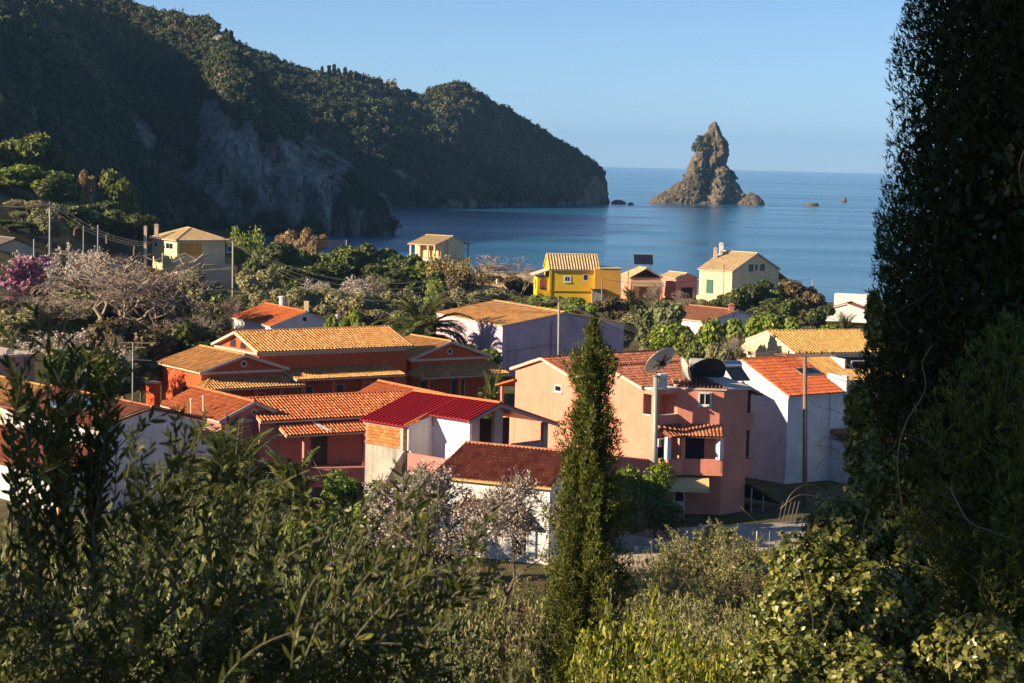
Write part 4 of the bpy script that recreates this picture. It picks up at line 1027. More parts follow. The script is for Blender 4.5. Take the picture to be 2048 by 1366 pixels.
# ------------------------------------------------------------------ white house with the red roof, right of the salmon one
t = thing('house', 'tall white house with bright red tiled roof beside the salmon house', 'house', (18.5, 141, 2.4))
fq = gable(t, (18.46, 141.03), 217.1, 5.84, 9.6, 8.5, 2.1, 2.0, W_WHITE, T_RED, .15, .1, .24, deckmat=W_WHITE)
m = MB(fq); k = 2.1 / 4.8
def sq(x, y, dz): return (x, y, 8.5 + k * (4.8 - y) + dz)
m.extrude([sq(-2.6, 1.75, .02), sq(-.6, 1.75, .02), sq(-.6, 2.6, .02), sq(-2.6, 2.6, .02)], (0, 0, .16)); o = m.build('roof_light', P_GREY, t)
m = MB(fq); m.extrude([sq(-2.5, 1.82, .186), sq(-.7, 1.82, .186), sq(-.7, 2.52, .186), sq(-2.5, 2.52, .186)], (0, 0, .01)); m.build('pane', glass(), o)
m = MB(fq); m.box(-2.8, -2.6, 3.0, 4.9, 8.4, 9.7); m.build('parapet', W_WHITE, t)
m = MB(fq); m.box(-6.3, -2.83, .6, 4.0, 2.0, 7.4); m.build('annex_wall', W_WHITE, t)
m = MB(fq); m.extrude([(-6.5, 4.2, 7.42), (-2.83, 4.2, 7.42), (-2.83, .5, 8.6), (-6.5, .5, 8.6)], (0, 0, .1)); m.build('annex_roof', T_RED, t)
m = MB(fq); m.box(-7.2, -1.5, 4.66, 7.6, 1.8, 5.2); m.build('outhouse_wall', W_WHITE, t)
lean_roof(t, fq, -7.4, -1.3, 4.66, 7.9, 5.9, 5.2, T_MAROON, P_BROWN, spacing=.25)
m = MB(fq); m.box(-1.32, -1.26, 4.70, 4.76, 2.0, 8.4); m.build('downpipe', P_WHITE, t)

# ------------------------------------------------------------------ cream house with ochre roofs behind it
t = thing('house', 'cream house with two ochre tiled roof slopes and a roof terrace', 'house', (28, 185, 2.4))
fq = gable(t, (28.18, 185.51), 201.0, 10.0, 11.1, 7.5, 1.55, 2.0, W_CREAM, T_OCHRE, .12, .1, .36, deckmat=P_WHITE)
fc = face(fq, '+x', 10.0, 11.1, .12, .1)
window(t, fc, (1544, 707), (1554, 720), P_WHITE); window(t, fc, (1496, 701), (1504, 713), P_WHITE, mull=0)
m = MB(fq); m.box(-4.9, 2.8, 5.5, 10.0, 2.0, 5.6); m.build('lower_wall', W_CREAM, t)
lean_roof(t, fq, 1.4, 4.3, 5.6, 10.4, 7.1, 5.5, T_OCHRE, P_WHITE)
lean_roof(t, fq, -5.2, 1.4, 8.0, 10.4, 6.3, 5.5, T_OCHRE, P_WHITE)
m = MB(fq); m.box(1.25, 1.42, 5.6, 8.2, 5.6, 7.2); m.build('terrace_wall', P_WHITE, t)
m = MB(fq); m.box(-4.4, 1.0, 5.47, 5.53, 5.7, 7.1); m.build('terrace_glass', glass(), t)
s = thing('swing_frame', 'white A-shaped frame on the roof terrace of the ochre roofed house', 'frame', tuple(wpt(fq, -1, 7, 5.62)))
m = MB(fq)
for x in (0, -1.7):
    m.tube([(x, 6.6, 5.62), (x, 7.0, 6.9), (x, 7.4, 5.62)], .05, 5)
m.build('legs', P_WHITE, s); m = MB(fq); m.tube([(0, 7.0, 6.9), (-1.7, 7.0, 6.9)], .05, 5); m.build('crossbar', P_WHITE, s)

# ------------------------------------------------------------------ orange-roofed white house behind the hotel
t = thing('house', 'white house with streaked orange roof and two chimneys behind the hotel', 'house', (-24.4, 213, 2.4))
fq = gable(t, (-24.4, 213.12), 297.7, 12.17, 8.1, 6.5, 1.46, 2.0, W_WHITE, T_BLAZE, .2, .12, .30, deckmat=P_WHITE, amp=.05)
c1 = at_y(564, 600, 214.5); c2 = at_y(613, 606, 209.5)
chimney(t, c1[0], c1[1], 7.2, 8.9, .62, P_WHITE, True, False); chimney(t, c2[0], c2[1], 7.2, 8.95, .5, W_CREAM, False, False)
m = MB(fq); m.box(5.97, 6.0, -.35, .05, 7.0, 7.4); m.build('vent_hole', P_DARK, t)
lean_roof(t, fq, -5.0, 2.0, -3.85, -6.0, 5.2, 4.7, T_BLAZE, P_WHITE, spacing=.3)
c3 = at_y(676, 630, 205); t2 = thing('flue', 'tall capped steel flue standing behind the hotel ridge', 'flue', (c3[0], c3[1], 2.4))
m = MB(); m.lathe((c3[0], c3[1], 2.2), [(.17, 0), (.17, c3[2] - 2.3)], 10); m.build('pipe', P_STEEL, t2); m = MB(); m.lathe((c3[0], c3[1], c3[2] - .08), [(.3, 0), (.28, .08), (.05, .22)], 10); m.build('cap', P_STEEL, t2)

# ------------------------------------------------------------------ beige villa, top left (hip roof, stairs, arched window)
t = thing('villa', 'beige hip roofed villa with two tall chimneys below the dark hill', 'house', (-53.1, 324.5, 3.5))
vx, vy = -53.1, 324.5
fq = gable(t, (vx, vy), 305, 10.3, 9.4, 10.4, 1.8, 2.0, W_CREAM, T_BEIGE, .45, .45, .32, deckmat=P_TRIM, hip0=4.4, hip1=4.4, amp=.05)
fx = face(fq, '+x', 10.3, 9.4, .45, .45); fy = face(fq, '-y', 10.3, 9.4, .45, .45)
m = MB(fq); m.box(4.66, 4.72, -3.8, .2, 7.9, 9.9); m.build('balcony_recess', W_OCHRE, t)
window(t, fy, (332, 485), (346, 499), P_WHITE); window(t, fy, (309, 484), (315, 494), P_WHITE, mull=0)
p = on_plane(459, 497, *fx); q = np.array(fq.inverted() @ Vector(p))
m = MB(fq); pts = [(4.75, q[1] + .5 * math.cos(a), q[2] + .5 * math.sin(a)) for a in np.linspace(0, math.pi, 9)] + [(4.75, q[1] - .5, q[2] - .7), (4.75, q[1] + .5, q[2] - .7)]
m.extrude(pts, (-.06, 0, 0)); w = m.build('arched_window', P_WHITE, t)
m = MB(fq); m.extrude([(4.765, q[1] + (p_[1] - q[1]) * .75, q[2] + (p_[2] - q[2]) * .75) for p_ in pts], (-.04, 0, 0)); m.build('pane', flat('green_glass', (.03, .10, .07), .2), w)
m = MB(fq); m.box(4.701, 6.6, -1.4, 4.4, 2.0, 6.6); m.extrude([(6.61, -4.4, 2.0), (6.61, -4.4, 5.4), (6.61, -.6, 8.3), (6.61, -.6, 6.6), (6.61, 4.4, 6.6), (6.61, 4.4, 2.0)], (.2, 0, 0)); m.build('stair_wall', W_TAN, t)
for px, ytop, wd, zb in ((291, 452, .45, 3), (313, 448, .6, 10.3)):
    cc = at_y(px, ytop, vy - (3 if px < 300 else 1.5)); chimney(t, cc[0], cc[1], zb, cc[2] - .2, wd, P_TRIM)

# ------------------------------------------------------------------ small beige villa by the sea
t = thing('villa', 'small beige seaside villa with columned porch and low gable roof', 'house', (-14.6, 388, 3))
fq = gable(t, (-14.57, 387.73), 325.6, 6.65, 11.8, 8.0, 1.57, 2.0, W_CREAM, T_BEIGE, 2.2, .2, .34, deckmat=P_TRIM, amp=.05)
columns(t, fq, [(-2.8, -5.5), (-.6, -5.5), (1.4, -5.5), (3.0, -5.5), (3.0, 5.5), (-2.6, 5.5)], 4.6, 7.9, P_TRIM, P_TRIM, .32)
m = MB(fq); m.box(-3.1, 3.2, -5.7, -3.69, 2.0, 5.3); m.box(-3.1, 3.2, 3.69, 5.7, 2.0, 5.0); m.build('terrace_wall', P_TRIM, t)
m = MB(fq); m.box(3.13, 3.6, -1.9, -1.2, 2.0, 8.9); m.build('chimney', W_CREAM, t)
for x in (-1.6, 1.0):
    m = MB(fq); m.box(x - .5, x + .5, -3.74, -3.68, 5.4, 7.5); m.build('shutter', W_OCHRE, t)

# ------------------------------------------------------------------ hut, yellow house, pavilion, cream house, terracotta house, far white house, hill house
t = thing('hut', 'low shed with pale gable roof left of the yellow house', 'house', (-3.4, 302, 2.4))
fq = gable(t, (-3.43, 302.48), 203.8, 4.3, 5.2, 4.5, 1.0, 1.8, W_TAN, T_BEIGE, .2, .15, .34, deckmat=P_WHITE, amp=.05)
m = MB(fq); m.box(-1.5, -1.1, -.6, -.2, 4.8, 6.3); m.build('chimney', P_TRIM, t)
Y = thing('house', 'bright yellow house with beige ribbed roof facing the sea', 'house', (8.5, 296, 2.4))
fq = gable(Y, (8.6, 297.6), 187, 7.6, 6.2, 8.45, 2.15, 1.8, W_YELLOW, T_BEIGE, .3, .15, .42, deckmat=P_TRIM, verge=W_YELLOW, amp=.09)
fy = face(fq, '+y', 7.6, 6.2, .3, .15)
window(Y, fy, (1128, 551), (1142, 565), P_WHITE, t=.2)
m = MB(fq); m.box(-3.6, 3.6, 2.8, 2.92, 5.15, 5.3); m.build('moulding', flat('brown_moulding', (.35, .20, .06), .8), Y)
m = MB(fq); m.box(-6.9, -3.0, -2.0, 3.6, 1.8, 8.7); ex = m.build('extension_wall', W_OCHRE, Y)
m = MB(fq); m.box(-7.0, -3.66, -2.1, 3.7, 8.701, 8.85); m.build('extension_roof', P_TRIM, Y)
window(Y, (wpt(fq, 0, 3.6, 0), wpt(fq, 0, 1, 0) - wpt(fq, 0, 0, 0)), (1166, 548), (1177, 562), P_TRIM, t=.14, mull=0)
m = MB(fq); m.box(-4.3, -2.6, 3.61, 4.0, 1.8, 5.6); m.build('patched_wall', W_CONC, Y)
m = MB(fq); m.box(-4.6, -2.4, 3.61, 4.4, 5.601, 5.72); m.build('door_canopy', P_BROWN, Y)
m = MB(fq); m.box(3.66, 5.4, -1.5, 2.4, 1.8, 7.3); m.build('porch_wall', W_YELLOW, Y)
m = MB(fq); m.extrude([(3.66, -1.7, 8.25), (3.66, 2.7, 8.25), (6.0, 2.7, 7.45), (6.0, -1.7, 7.45)], (0, 0, .12)); m.build('porch_roof', P_TRIM, Y)
m = MB(fq); m.box(5.38, 5.42, .0, 1.4, 5.4, 6.8); m.box(4.0, 5.0, 2.38, 2.42, 5.4, 6.9); m.build('porch_opening', flat('rust_red_shutter', (.35, .10, .03), .7), Y)
m = MB(fq); m.tube([(3.6, 2.9, 8.3), (3.6, 2.9, 2.0)], .05, 5); m.build('downpipe', P_BROWN, Y)

pv = at_z(1278, 600, 2.5); t = thing('pavilion', 'small pink pavilion with striped awning and solar collector on top', 'house', (pv[0], pv[1], 2.4))
fq = gable(t, (pv[0] + .4, pv[1] + 2.6), 284, 5.6, 5.6, 6.15, 1.5, 2.0, W_PINK, T_BEIGE, .25, .2, .34, deckmat=P_TRIM, hip0=2.0, amp=.06)
m = MB(fq); m.extrude([(2.62, -2.6, 5.75), (2.62, 2.6, 5.75), (3.9, 2.75, 4.75), (3.9, -2.75, 4.75)], (0, 0, .06))
def stripes():
    mm, nt, N, L, B = nodes_of('striped_canvas'); w = N.new('ShaderNodeTexWave'); w.inputs['Scale'].default_value = 1.6; w.bands_direction = 'Y'
    tc = N.new('ShaderNodeTexCoord'); mp = N.new('ShaderNodeMapping'); mp.inputs['Rotation'].default_value = (0, 0, D(-284)); L.new(tc.outputs['Object'], mp.inputs[0]); L.new(mp.outputs[0], w.inputs[0])
    r = N.new('ShaderNodeMath'); r.operation = 'GREATER_THAN'; r.inputs[1].default_value = .5; L.new(w.outputs['Fac'], r.inputs[0])
    L.new(mixc(nt, r.outputs[0], (.62, .46, .26), (.18, .08, .04)), B.inputs['Base Color']); B.inputs['Roughness'].default_value = .9
    return mm
m.build('awning', stripes(), t)
m = MB(fq); m.box(2.57, 2.62, -1.2, 2.0, 2.1, 4.6); m.build('porch_opening', flat('porch_shade', (.16, .07, .045), .8), t)
m = MB(fq); m.box(3.6, 3.85, -2.6, -2.35, 2.0, 4.7); m.box(3.6, 3.85, 2.2, 2.45, 2.0, 4.7); m.build('post', W_PINK, t)
pc = at_y(1287, 519, pv[1] + 2.0)
s = thing('solar_collector', 'tilted dark solar collector on the pink pavilion roof', 'solar panel', (pc[0], pc[1], 7.5))
m = MB(frame(pc[0], pc[1], D(6))); m.extrude([(-1.55, -.5, pc[2] - .75), (1.55, -.5, pc[2] - .75), (1.55, .5, pc[2] + .75), (-1.55, .5, pc[2] + .75)], (0, .04, -.04)); m.build('panel', P_PANEL, s)
m = MB(frame(pc[0], pc[1], D(6))); m.tube([(-1.2, .0, pc[2]), (-1.2, .3, 7.0)], .05, 5); m.tube([(1.2, .0, pc[2]), (1.2, .3, 7.0)], .05, 5); m.tube([(-1.6, .5, pc[2] + .78), (1.6, .5, pc[2] + .78)], .07, 5); m.build('stand', P_GREY, s)

lh = at_z(1348, 598, 2.5); t = thing('house', 'low pink house with white pergola beside the cream house', 'house', (lh[0], lh[1], 2.4))
fq = gable(t, (lh[0] + .8, lh[1] + 3), 300, 5.2, 4.6, 5.9, .8, 1.8, W_PINK, T_BEIGE, .2, .15, .34, deckmat=P_TRIM, amp=.05)
m = MB(fq); m.box(2.44, 2.5, -1.0, 1.2, 2.2, 4.4); m.build('door_recess', P_DARK, t)
pg = at_z(1390, 595, 2.5); fpq = frame(pg[0], pg[1] + 1.5, D(-50))
m = MB(fpq)
for x in (-1.2, 1.2):
    for y in (-1.0, 1.4): m.box(x - .13, x + .13, y - .13, y + .13, 2.2, 5.3)
pgo = m.build('pergola_posts', P_WHITE, t); m = MB(fpq); m.box(-1.5, 1.5, -1.3, 1.7, 5.301, 5.5); m.build('pergola_slab', P_WHITE, pgo)

t = thing('house', 'tall cream house by the sea with pale gable roof and chimney', 'house', (35.3, 307, 2.4))
fq = gable(t, (34.9, 307.6), 320, 6.4, 13.4, 8.5, 2.6, 1.8, W_CREAM, T_BEIGE, .2, .2, .34, deckmat=P_TRIM, verge=P_TRIM, amp=.05)
fx = face(fq, '+x', 6.4, 13.4, .2, .2); fy = face(fq, '-y', 6.4, 13.4, .2, .2)
for a, b in (((1498, 529), (1506, 541)), ((1511, 529), (1514, 539)), ((1521, 528), (1529, 540)), ((1512, 567), (1519, 577))): window(t, fx, a, b, P_TEAL, mull=0)
ch = at_y(1443, 488, 308.5); chimney(t, ch[0], ch[1], 8.6, ch[2], .6, P_WHITE); ch = at_y(1431, 500, 307.5); chimney(t, ch[0], ch[1], 8.6, ch[2] + .2, .5, P_TRIM)
m = MB(fq); m.box(-3.2, 3.0, 6.5, 9.2, 1.8, 6.6); m.build('annex_wall', W_CREAM, t); m = MB(fq); m.extrude([(-3.3, 6.5, 7.9), (3.1, 6.5, 7.9), (3.1, 9.4, 6.62), (-3.3, 9.4, 6.62)], (0, 0, .12)); m.build('annex_roof', T_BEIGE, t)
m = MB(fq); m.box(-1.6, -.4, -6.6, -6.5, 4.9, 7.0); m.build('door', flat('green_door', (.02, .12, .09), .6), t)
m = MB(fq); m.extrude([(2.2, -6.52, 2.0), (2.2, -9.8, 2.0), (2.2, -6.52, 4.6)], (.3, 0, 0)); m.box(-2.4, 2.19, -8.0, -6.52, 2.0, 4.6); m.build('stair_wall', W_CREAM, t)

t = thing('house', 'white house with plain terracotta roof among bright green trees', 'house', (24.5, 246, 2.4))
fq = gable(t, (24.9, 246.2), 309, 8.6, 11.0, 5.5, 1.2, 1.8, W_WHITE, T_MAROON, .3, .3, .3, deckmat=P_TRIM, amp=.05)
fx = face(fq, '+x', 8.6, 11.0, .3, .3); window(t, fx, (1428, 648), (1440, 668), P_TEAL, mull=0)
ch = at_y(1463, 610, 243); chimney(t, ch[0], ch[1], 5.6, ch[2], .6, W_ROSE)
t = thing('house', 'white house half hidden at the edge of the big cypress', 'house', (47, 290, 2.4))
fq = gable(t, (48.6, 286), 250, 6.5, 8.5, 3.9, 1.3, 1.5, W_WHITE, T_BROWN, .2, .2, .32, deckmat=P_WHITE, amp=.05)
m = MB(fq); m.box(-2.6, -.4, -2.5, 2.2, 4.6, 6.3); m.build('upper_wall', W_WHITE, t)
t = thing('house', 'grey roofed house half in shade at the far left', 'house', (-72, 300, 9))
c = at_y(10, 490, 285); gable(t, (c[0] - 1, c[1] + 3), 306, 9, 7, c[2] - .3, 1.3, 2, W_TAN, tiles('grey_tiles', (.16, .13, .11), (.26, .21, .17), (.15, .12, .1), .4), .3, .3, .34, deckmat=P_BROWN, amp=.05)
t = thing('garden_wall', 'low pale wall along the seafront behind bare trees', 'wall', (-4, 330, 2.4))
a = at_z(950, 545, 4.0); b = at_z(1078, 548, 4.0)
m = MB(); m.obox((a[0], a[1], 3.2), (b[0], b[1], 3.2), .4, 2.0); m.build('wall', W_TAN, t); m = MB(); m.obox((a[0], a[1], 4.25), (b[0], b[1], 4.25), .6, .1); m.build('coping', P_TRIM, t)

# ------------------------------------------------------------------ poles, cables, dishes, heaters
def pole(px, pb, ptop, y, mat, label, r=.13, arm=None, ins=0):
    b = at_y(px, pb, y); tp = at_y(px, ptop, y); zb = min(b[2], gz(b[0], y))
    t = thing('utility_pole', label, 'pole', (b[0], y, zb))
    m = MB(); m.tube([(b[0], y, zb), (tp[0], y, tp[2])], [r, r * .7], 8); m.build('shaft', mat, t, smooth_=True)
    if arm:
        w, ang, dz = arm; d = np.array([math.cos(ang), math.sin(ang), 0]) * w / 2; c = np.array([tp[0], y, tp[2] - dz])
        m = MB(); m.obox(c - d - [0, .1, 0], c + d - [0, .1, 0], .1, .12); a = m.build('crossarm', P_POLE, t)
        for i in range(ins):
            p = c - d + 2 * d * (i + .3) / max(1, ins - .4) - [0, .1, 0]
            m = MB(); m.lathe(p + [0, 0, .06], [(.03, 0), (.06, .05), (.06, .1), (.03, .13), (.055, .17), (.02, .22)], 8); m.build('insulator', P_DARK, a)
    return np.array([tp[0], y, tp[2]])
p100 = pole(100, 495, 404, 250, P_CONCP, 'concrete power pole standing among blossom at the far left', .17, (2.6, .2, .3), 3)
m1 = pole(167, 480, 452, 262, P_CONCP, 'thin short pole left of the beige villa, nearer the big pole', .10)
m2 = pole(196, 482, 450, 262, P_CONCP, 'thin short pole left of the beige villa, nearer its chimneys', .12)
p467 = pole(466, 640, 474, 232, P_CONCP, 'grey pole with lamp arm in front of the beige villa', .15, (2.0, .1, .2), 3)
p693 = pole(693, 500, 480, 330, P_CONCP, 'short pole sticking out of dark trees before the bay', .13)
p1118 = pole(1118, 735, 595, 201, P_CONCP, 'grey pole rising in front of the lilac building', .16, (1.6, .1, .25), 3)
p1610 = pole(1610, 1022, 703, 126, P_POLE, 'tall wooden power pole with crossarm before the white house', .17, (3.9, -.05, .2), 6)
p1625 = pole(1625, 605, 558, 300, P_CONCP, 'distant thin pole against the sea right of the cream house', .12)
p1448 = pole(1448, 600, 530, 292, P_POLE, 'thin mast in front of the cream seaside house', .09)
p1204 = pole(1204, 610, 558, 285, P_POLE, 'short rusty post at the corner of the yellow house', .12)
p1257 = pole(1257, 540, 527, 305, P_POLE, 'tiny post left of the pink pavilion roof', .1)
p240 = at_y(68, 478, 236)
pole(68, 505, 478, 236, P_CONCP, 'stubby pale post rising from the blossom tree at left', .12)
def cable(a, b, sag, label, r=.02, off=(0, 0, 0), n=14):
    a = np.asarray(a, float) + off; b = np.asarray(b, float) + off
    pts = [a + (b - a) * s - [0, 0, sag * 4 * s * (1 - s)] for s in np.linspace(0, 1, n)]
    m = MB(); m.tube(pts, r, 4); return m.build('power_cable', P_WIRE, label=label, cat='cable', group='overhead cables')
far_r = at_y(300, 478, 244)
NTH = ('lowest', 'second lowest', 'third lowest', 'topmost'); NTH_ = ('topmost', 'second', 'third', 'lowest')
for i, o in enumerate((-.9, 0, .9)):
    cable(p100 + [o, 0, -.2], far_r + [o * .3, 0, -.9 + .25 * i], 1.2, ['left', 'middle', 'right'][i] + ' overhead cable sagging from the far left pole to the beige villa', .028)
    cable(at_y(-60, 402 + i * 2, 255), p100 + [o, 0, -.2], .5, ['left', 'middle', 'right'][i] + ' overhead cable entering from the left edge to the power pole', .028)
e1 = at_y(860, 562, 215)
for i in range(4):
    cable(p467 + [-.8 + .5 * i, 0, -.1 - .35 * i], e1 + [0, 0, -.55 * i], 2.0 + .2 * i, NTH_[i] + ' overhead cable sagging from the villa pole towards the palm', .022)
    cable(e1 + [0, 0, -.55 * i], p1118 + [-.6 + .4 * i, 0, -.3], .9, NTH_[i] + ' overhead cable running from the palm to the lilac building pole', .02)
e2 = at_y(1420, 650, 190)
for i in range(4):
    cable(p1118 + [-.6 + .4 * i, 0, -.2], e2 + [0, 0, -.4 * i], 1.4, NTH_[i] + ' overhead cable from the lilac building pole to the green trees', .018)
    cable(e2 + [0, 0, -.4 * i], p1610 + [-1.6 + i, 0, .05], 1.0, NTH_[i] + ' overhead cable from the green trees to the wooden pole', .016)
e3 = at_y(1790, 790, 95)
for i in range(4): cable(p1610 + [-1.4 + i, 0, 0], e3 + [.8 * i, 0, -.2 * i], .35, ['leftmost', 'second left', 'second right', 'rightmost'][i] + ' overhead cable from the wooden pole into the big cypress', .014)
cable(p1625, at_y(1500, 548, 300), .5, 'thin cable from the distant seaside pole to the cream house', .03)
cable(p1204, at_y(1420, 555, 300), .8, 'thin cable across the pavilion from the yellow house post', .025)
for i in range(4): cable(at_y(560, 481 + 4 * i, 335), p693 - [0, 0, .33 * i], .1, NTH_[i] + ' thin cable over the dark trees to the short pole', .025)
cable(at_y(615, 900, 112), at_y(745, 1115, 92), .15, 'pale taut guy wire slanting down to the right', .016)
# tv antenna mast
b = at_y(265, 800, 150); t = thing('antenna', 'tall thin television antenna mast before bare trees', 'antenna', (b[0], 150, b[2] - 1.2))
tp = at_y(266, 686, 150)
m = MB(); m.tube([(b[0], 150, b[2] - 1.2), (tp[0], 150, tp[2])], .05, 6); m.build('mast', P_STEEL, t)
for dz, w, k in ((0, 2.7, 9), (-.35, 1.5, 6)):
    m = MB(); m.tube([(tp[0] - w * .35, 150.1, tp[2] + dz), (tp[0] + w * .65, 149.9, tp[2] + dz + .04)], .025, 5)
    for i in range(k):
        x = tp[0] - w * .33 + w * .97 * i / (k - 1); m.tube([(x, 150 - .35, tp[2] + dz + .03), (x, 150 + .35, tp[2] + dz + .03)], .012, 4)
    m.build('boom', flat('aged_aluminium', (.42, .33, .18), .6), t)
m = MB(); m.tube([(tp[0] - .6, 150, tp[2] - 1.25), (tp[0] + 1.4, 150, tp[2] - 1.3)], .02, 5); m.build('boom', P_STEEL, t)

def dish(name, label, c, axis, R, mat, depth=.16, struts=True, sticks=0, stand=None, root_z=None):
    c = np.asarray(c, float); ax = unit(axis); t = thing(name, label, 'satellite dish', (c[0], c[1], root_z if root_z is not None else c[2]))
    prof = [(R * k, depth * R * k * k) for k in np.linspace(.02, 1, 9)]; back = [(r, h - .025) for r, h in prof[::-1]]
    m = MB(); m.lathe(c, prof + back, 32, ax); m.build('reflector', mat, t, smooth_=False)
    a = unit(np.cross(ax, (0, 0, 1.))); b_ = np.cross(ax, a)
    if sticks:
        m = MB()
        for k in range(sticks):
            an = 2 * math.pi * k / sticks + .3; p = c + ax * .01 ; q = c + (a * math.cos(an) + b_ * math.sin(an)) * R * .62 + ax * (depth * R * .4 - .06)
            m.obox(c - ax * .08, q - ax * .07, .05, .05)
        m.build('back_ribs', P_DARK, t); m = MB(); m.lathe(c - ax * .30, [(.16, 0), (.16, .24)], 8, ax); m.build('hub', P_DARK, t)
    if struts:
        f = c + ax * R * .8; m = MB(); m.tube([c + b_ * -R * .95 + ax * depth * R, f], .018, 5); m.tube([c + a * R * .9 + b_ * R * .2 + ax * depth * R, f], .012, 5); m.build('feed_arm', P_GREY, t); m = MB(); m.lathe(f - ax * .06, [(.05, 0), (.06, .12)], 8, ax); m.build('feed_horn', P_GREY, t)
    if stand is not None:
        m = MB(); m.tube([c - ax * .15, stand[0]] + list(stand[1:]), .05, 6); m.build('stand', P_STEEL, t)
    return t
D_GREY = flat('pale_dish', (.50, .47, .42), .55, .1, var=.15); D_DARK = flat('dark_mesh_dish', (.05, .04, .035), .8)
c = at_y(1323, 724, 122.6); dish('satellite_dish', 'large pale round dish seen from behind on the tall steel post', c, (-.50, .52, .62), 1.12, D_GREY, sticks=6, struts=False, stand=[c + [.1, -.3, -.5], c + [0, 0, -1.2]])
c = at_y(1369, 740, 124.5); dish('satellite_dish', 'medium pale dish standing between the two bigger ones on the salmon house', c, (.85, .2, .3), .78, D_GREY, struts=True, stand=[c + [0, 0, -.95]])
c = at_y(1413, 752, 125.5); dish('satellite_dish', 'big dark mesh dish on the salmon house roof', c, (-.25, .75, .6), 1.35, D_DARK, struts=False, stand=[c + [0, .2, -.9]])
c = at_y(22, 706, 149); dish('satellite_dish', 'small pale dish on the mauve house at left edge', c, (.3, -.8, .4), .36, D_GREY, stand=[c + [0, .1, -.8]])
# steel post with the box
b = at_y(1311, 935, 121.6); tp = at_y(1312, 752, 121.5)
t = thing('steel_post', 'thick grey steel post at the corner of the salmon house', 'post', (b[0], b[1], 2.2))
m = MB(); m.tube([(b[0], b[1], 2.2), (tp[0], tp[1], tp[2])], .17, 12); m.build('shaft', flat('grey_green_steel', (.33, .36, .33), .5, .3), t, smooth_=True)
m = MB(); m.lathe((tp[0], tp[1], tp[2]), [(.24, 0), (.24, .05)], 12); m.build('cap', P_STEEL, t)
q = at_y(1325, 762, 121.8); t = thing('vent_unit', 'white louvred air unit fixed beside the top of the steel post', 'air unit', tuple(q))
fr_ = frame(q[0], q[1], bang - .4); m = MB(fr_); m.box(-.24, .24, -.2, .2, q[2] - .42, q[2] + .45); m.build('casing', P_WHITE, t)
for i in range(6):
    m = MB(fr_); m.box(.241, .26, -.16, .16, q[2] - .36 + i * .13, q[2] - .29 + i * .13); m.build('louvre_slat', P_GREY, t)
def heater(label, c, ang, tank, L=1.3, R=.29, panel=True, tilt=.75):
    t = thing('solar_heater', label, 'water heater', tuple(c)); fr_ = Matrix.Translation(Vector(c)) @ Matrix.Rotation(ang, 4, 'Z')
    ax = wpt(fr_, 1, 0, 0) - wpt(fr_, 0, 0, 0)
    m = MB(); m.lathe(wpt(fr_, -L / 2, 0, .0), [(R * .6, 0), (R * .95, .03), (R, .08), (R, L - .08), (R * .95, L - .03), (R * .6, L)], 20, ax); m.build('tank', tank, t)
    m = MB(); m.lathe(wpt(fr_, -L / 2 - .005, 0, 0), [(.05, -.03), (.05, .02)], 8, ax); m.build('valve', P_DARK, t)
    if panel:
        m = MB(fr_); q = [(-L * .48, -.2, -.12), (L * .48, -.2, -.12), (L * .48, -1.5, -.12 - tilt), (-L * .48, -1.5, -.12 - tilt)]; m.extrude(q, (0, .03, .06)); m.build('collector', P_PANEL, t)
    m = MB(fr_); m.tube([(-L * .35, 0, -R), (-L * .35, .1, -R - .8)], .025, 5); m.tube([(L * .35, 0, -R), (L * .35, .1, -R - .8)], .025, 5); m.build('stand', P_STEEL, t)
heater('polished cylindrical water heater with collector on the white house gable', at_y(1463, 731, 131.5), D(22), P_CHROME, 1.35, .33)
heater('dull white horizontal water tank behind the dishes on the salmon house', at_y(1405, 727, 128), D(-12), flat('dull_tank', (.50, .48, .45), .45, .3), 1.7, .33, panel=False)

# ------------------------------------------------------------------ yard: concrete ramp wall, lantern posts, mesh fence, planks
t = thing('retaining_wall', 'grey concrete ramp wall below the salmon house garden', 'wall', (9.5, 111, 2.0))
a = at_z(1225, 1100, 2.35); b = at_z(1425, 1112, 2.35)
m = MB(); v = np.array([b[0] - a[0], b[1] - a[1], 0])
m.extrude([(a[0], a[1], 1.4), (b[0], b[1], 1.4), (b[0], b[1], 2.75), (a[0], a[1], 3.35)], (.08, .25, 0)); m.build('wall', plaster('grey_cement', (.34, .33, .31), (.2, .19, .17), .5), t)
m = MB(); q = [at_z(1150, 1102, 2.70), at_z(1660, 1112, 2.70), at_z(1680, 1140, 2.68), at_z(1130, 1132, 2.68)]
m.extrude(q, (0, 0, -.3)); m.build('path', plaster('sandy_path', (.50, .40, .28), (.32, .26, .18), .5), kind='structure')
m = MB(); q = [at_z(1235, 1062, 2.72), at_z(1640, 1040, 2.72), at_z(1650, 1104, 2.72), at_z(1225, 1096, 2.72)]
m.extrude(q, (0, 0, -.3)); m.build('yard', plaster('yard_concrete', (.40, .36, .30), (.24, .21, .17), .6), kind='structure')
for i, (px, py, y) in enumerate(((1272, 1107, 109), (1400, 1062, 113))):
    b = at_y(px, py, y); t = thing('garden_lantern', ('short pale stone lantern post on the concrete ramp wall', 'short yellowish lantern post among shrubs before the salmon house')[i], 'lantern', (b[0], y, b[2] - .1))
    m = MB(); m.lathe((b[0], y, b[2] - .5), [(.09, 0), (.08, .55), (.13, .58), (.13, .78), (.09, .80)], 8); m.build('post', P_TRIM, t); m = MB(); m.lathe((b[0], y, b[2] + .3), [(.16, 0), (.03, .14)], 8); m.build('cap', P_TRIM, t)
f0 = at_z(1512, 1112, 2.6); f1 = at_z(1640, 1112, 2.6)
t = thing('wire_fence', 'wire mesh fence with pale post in front of the shed', 'fence', (f0[0], f0[1], 1.4))
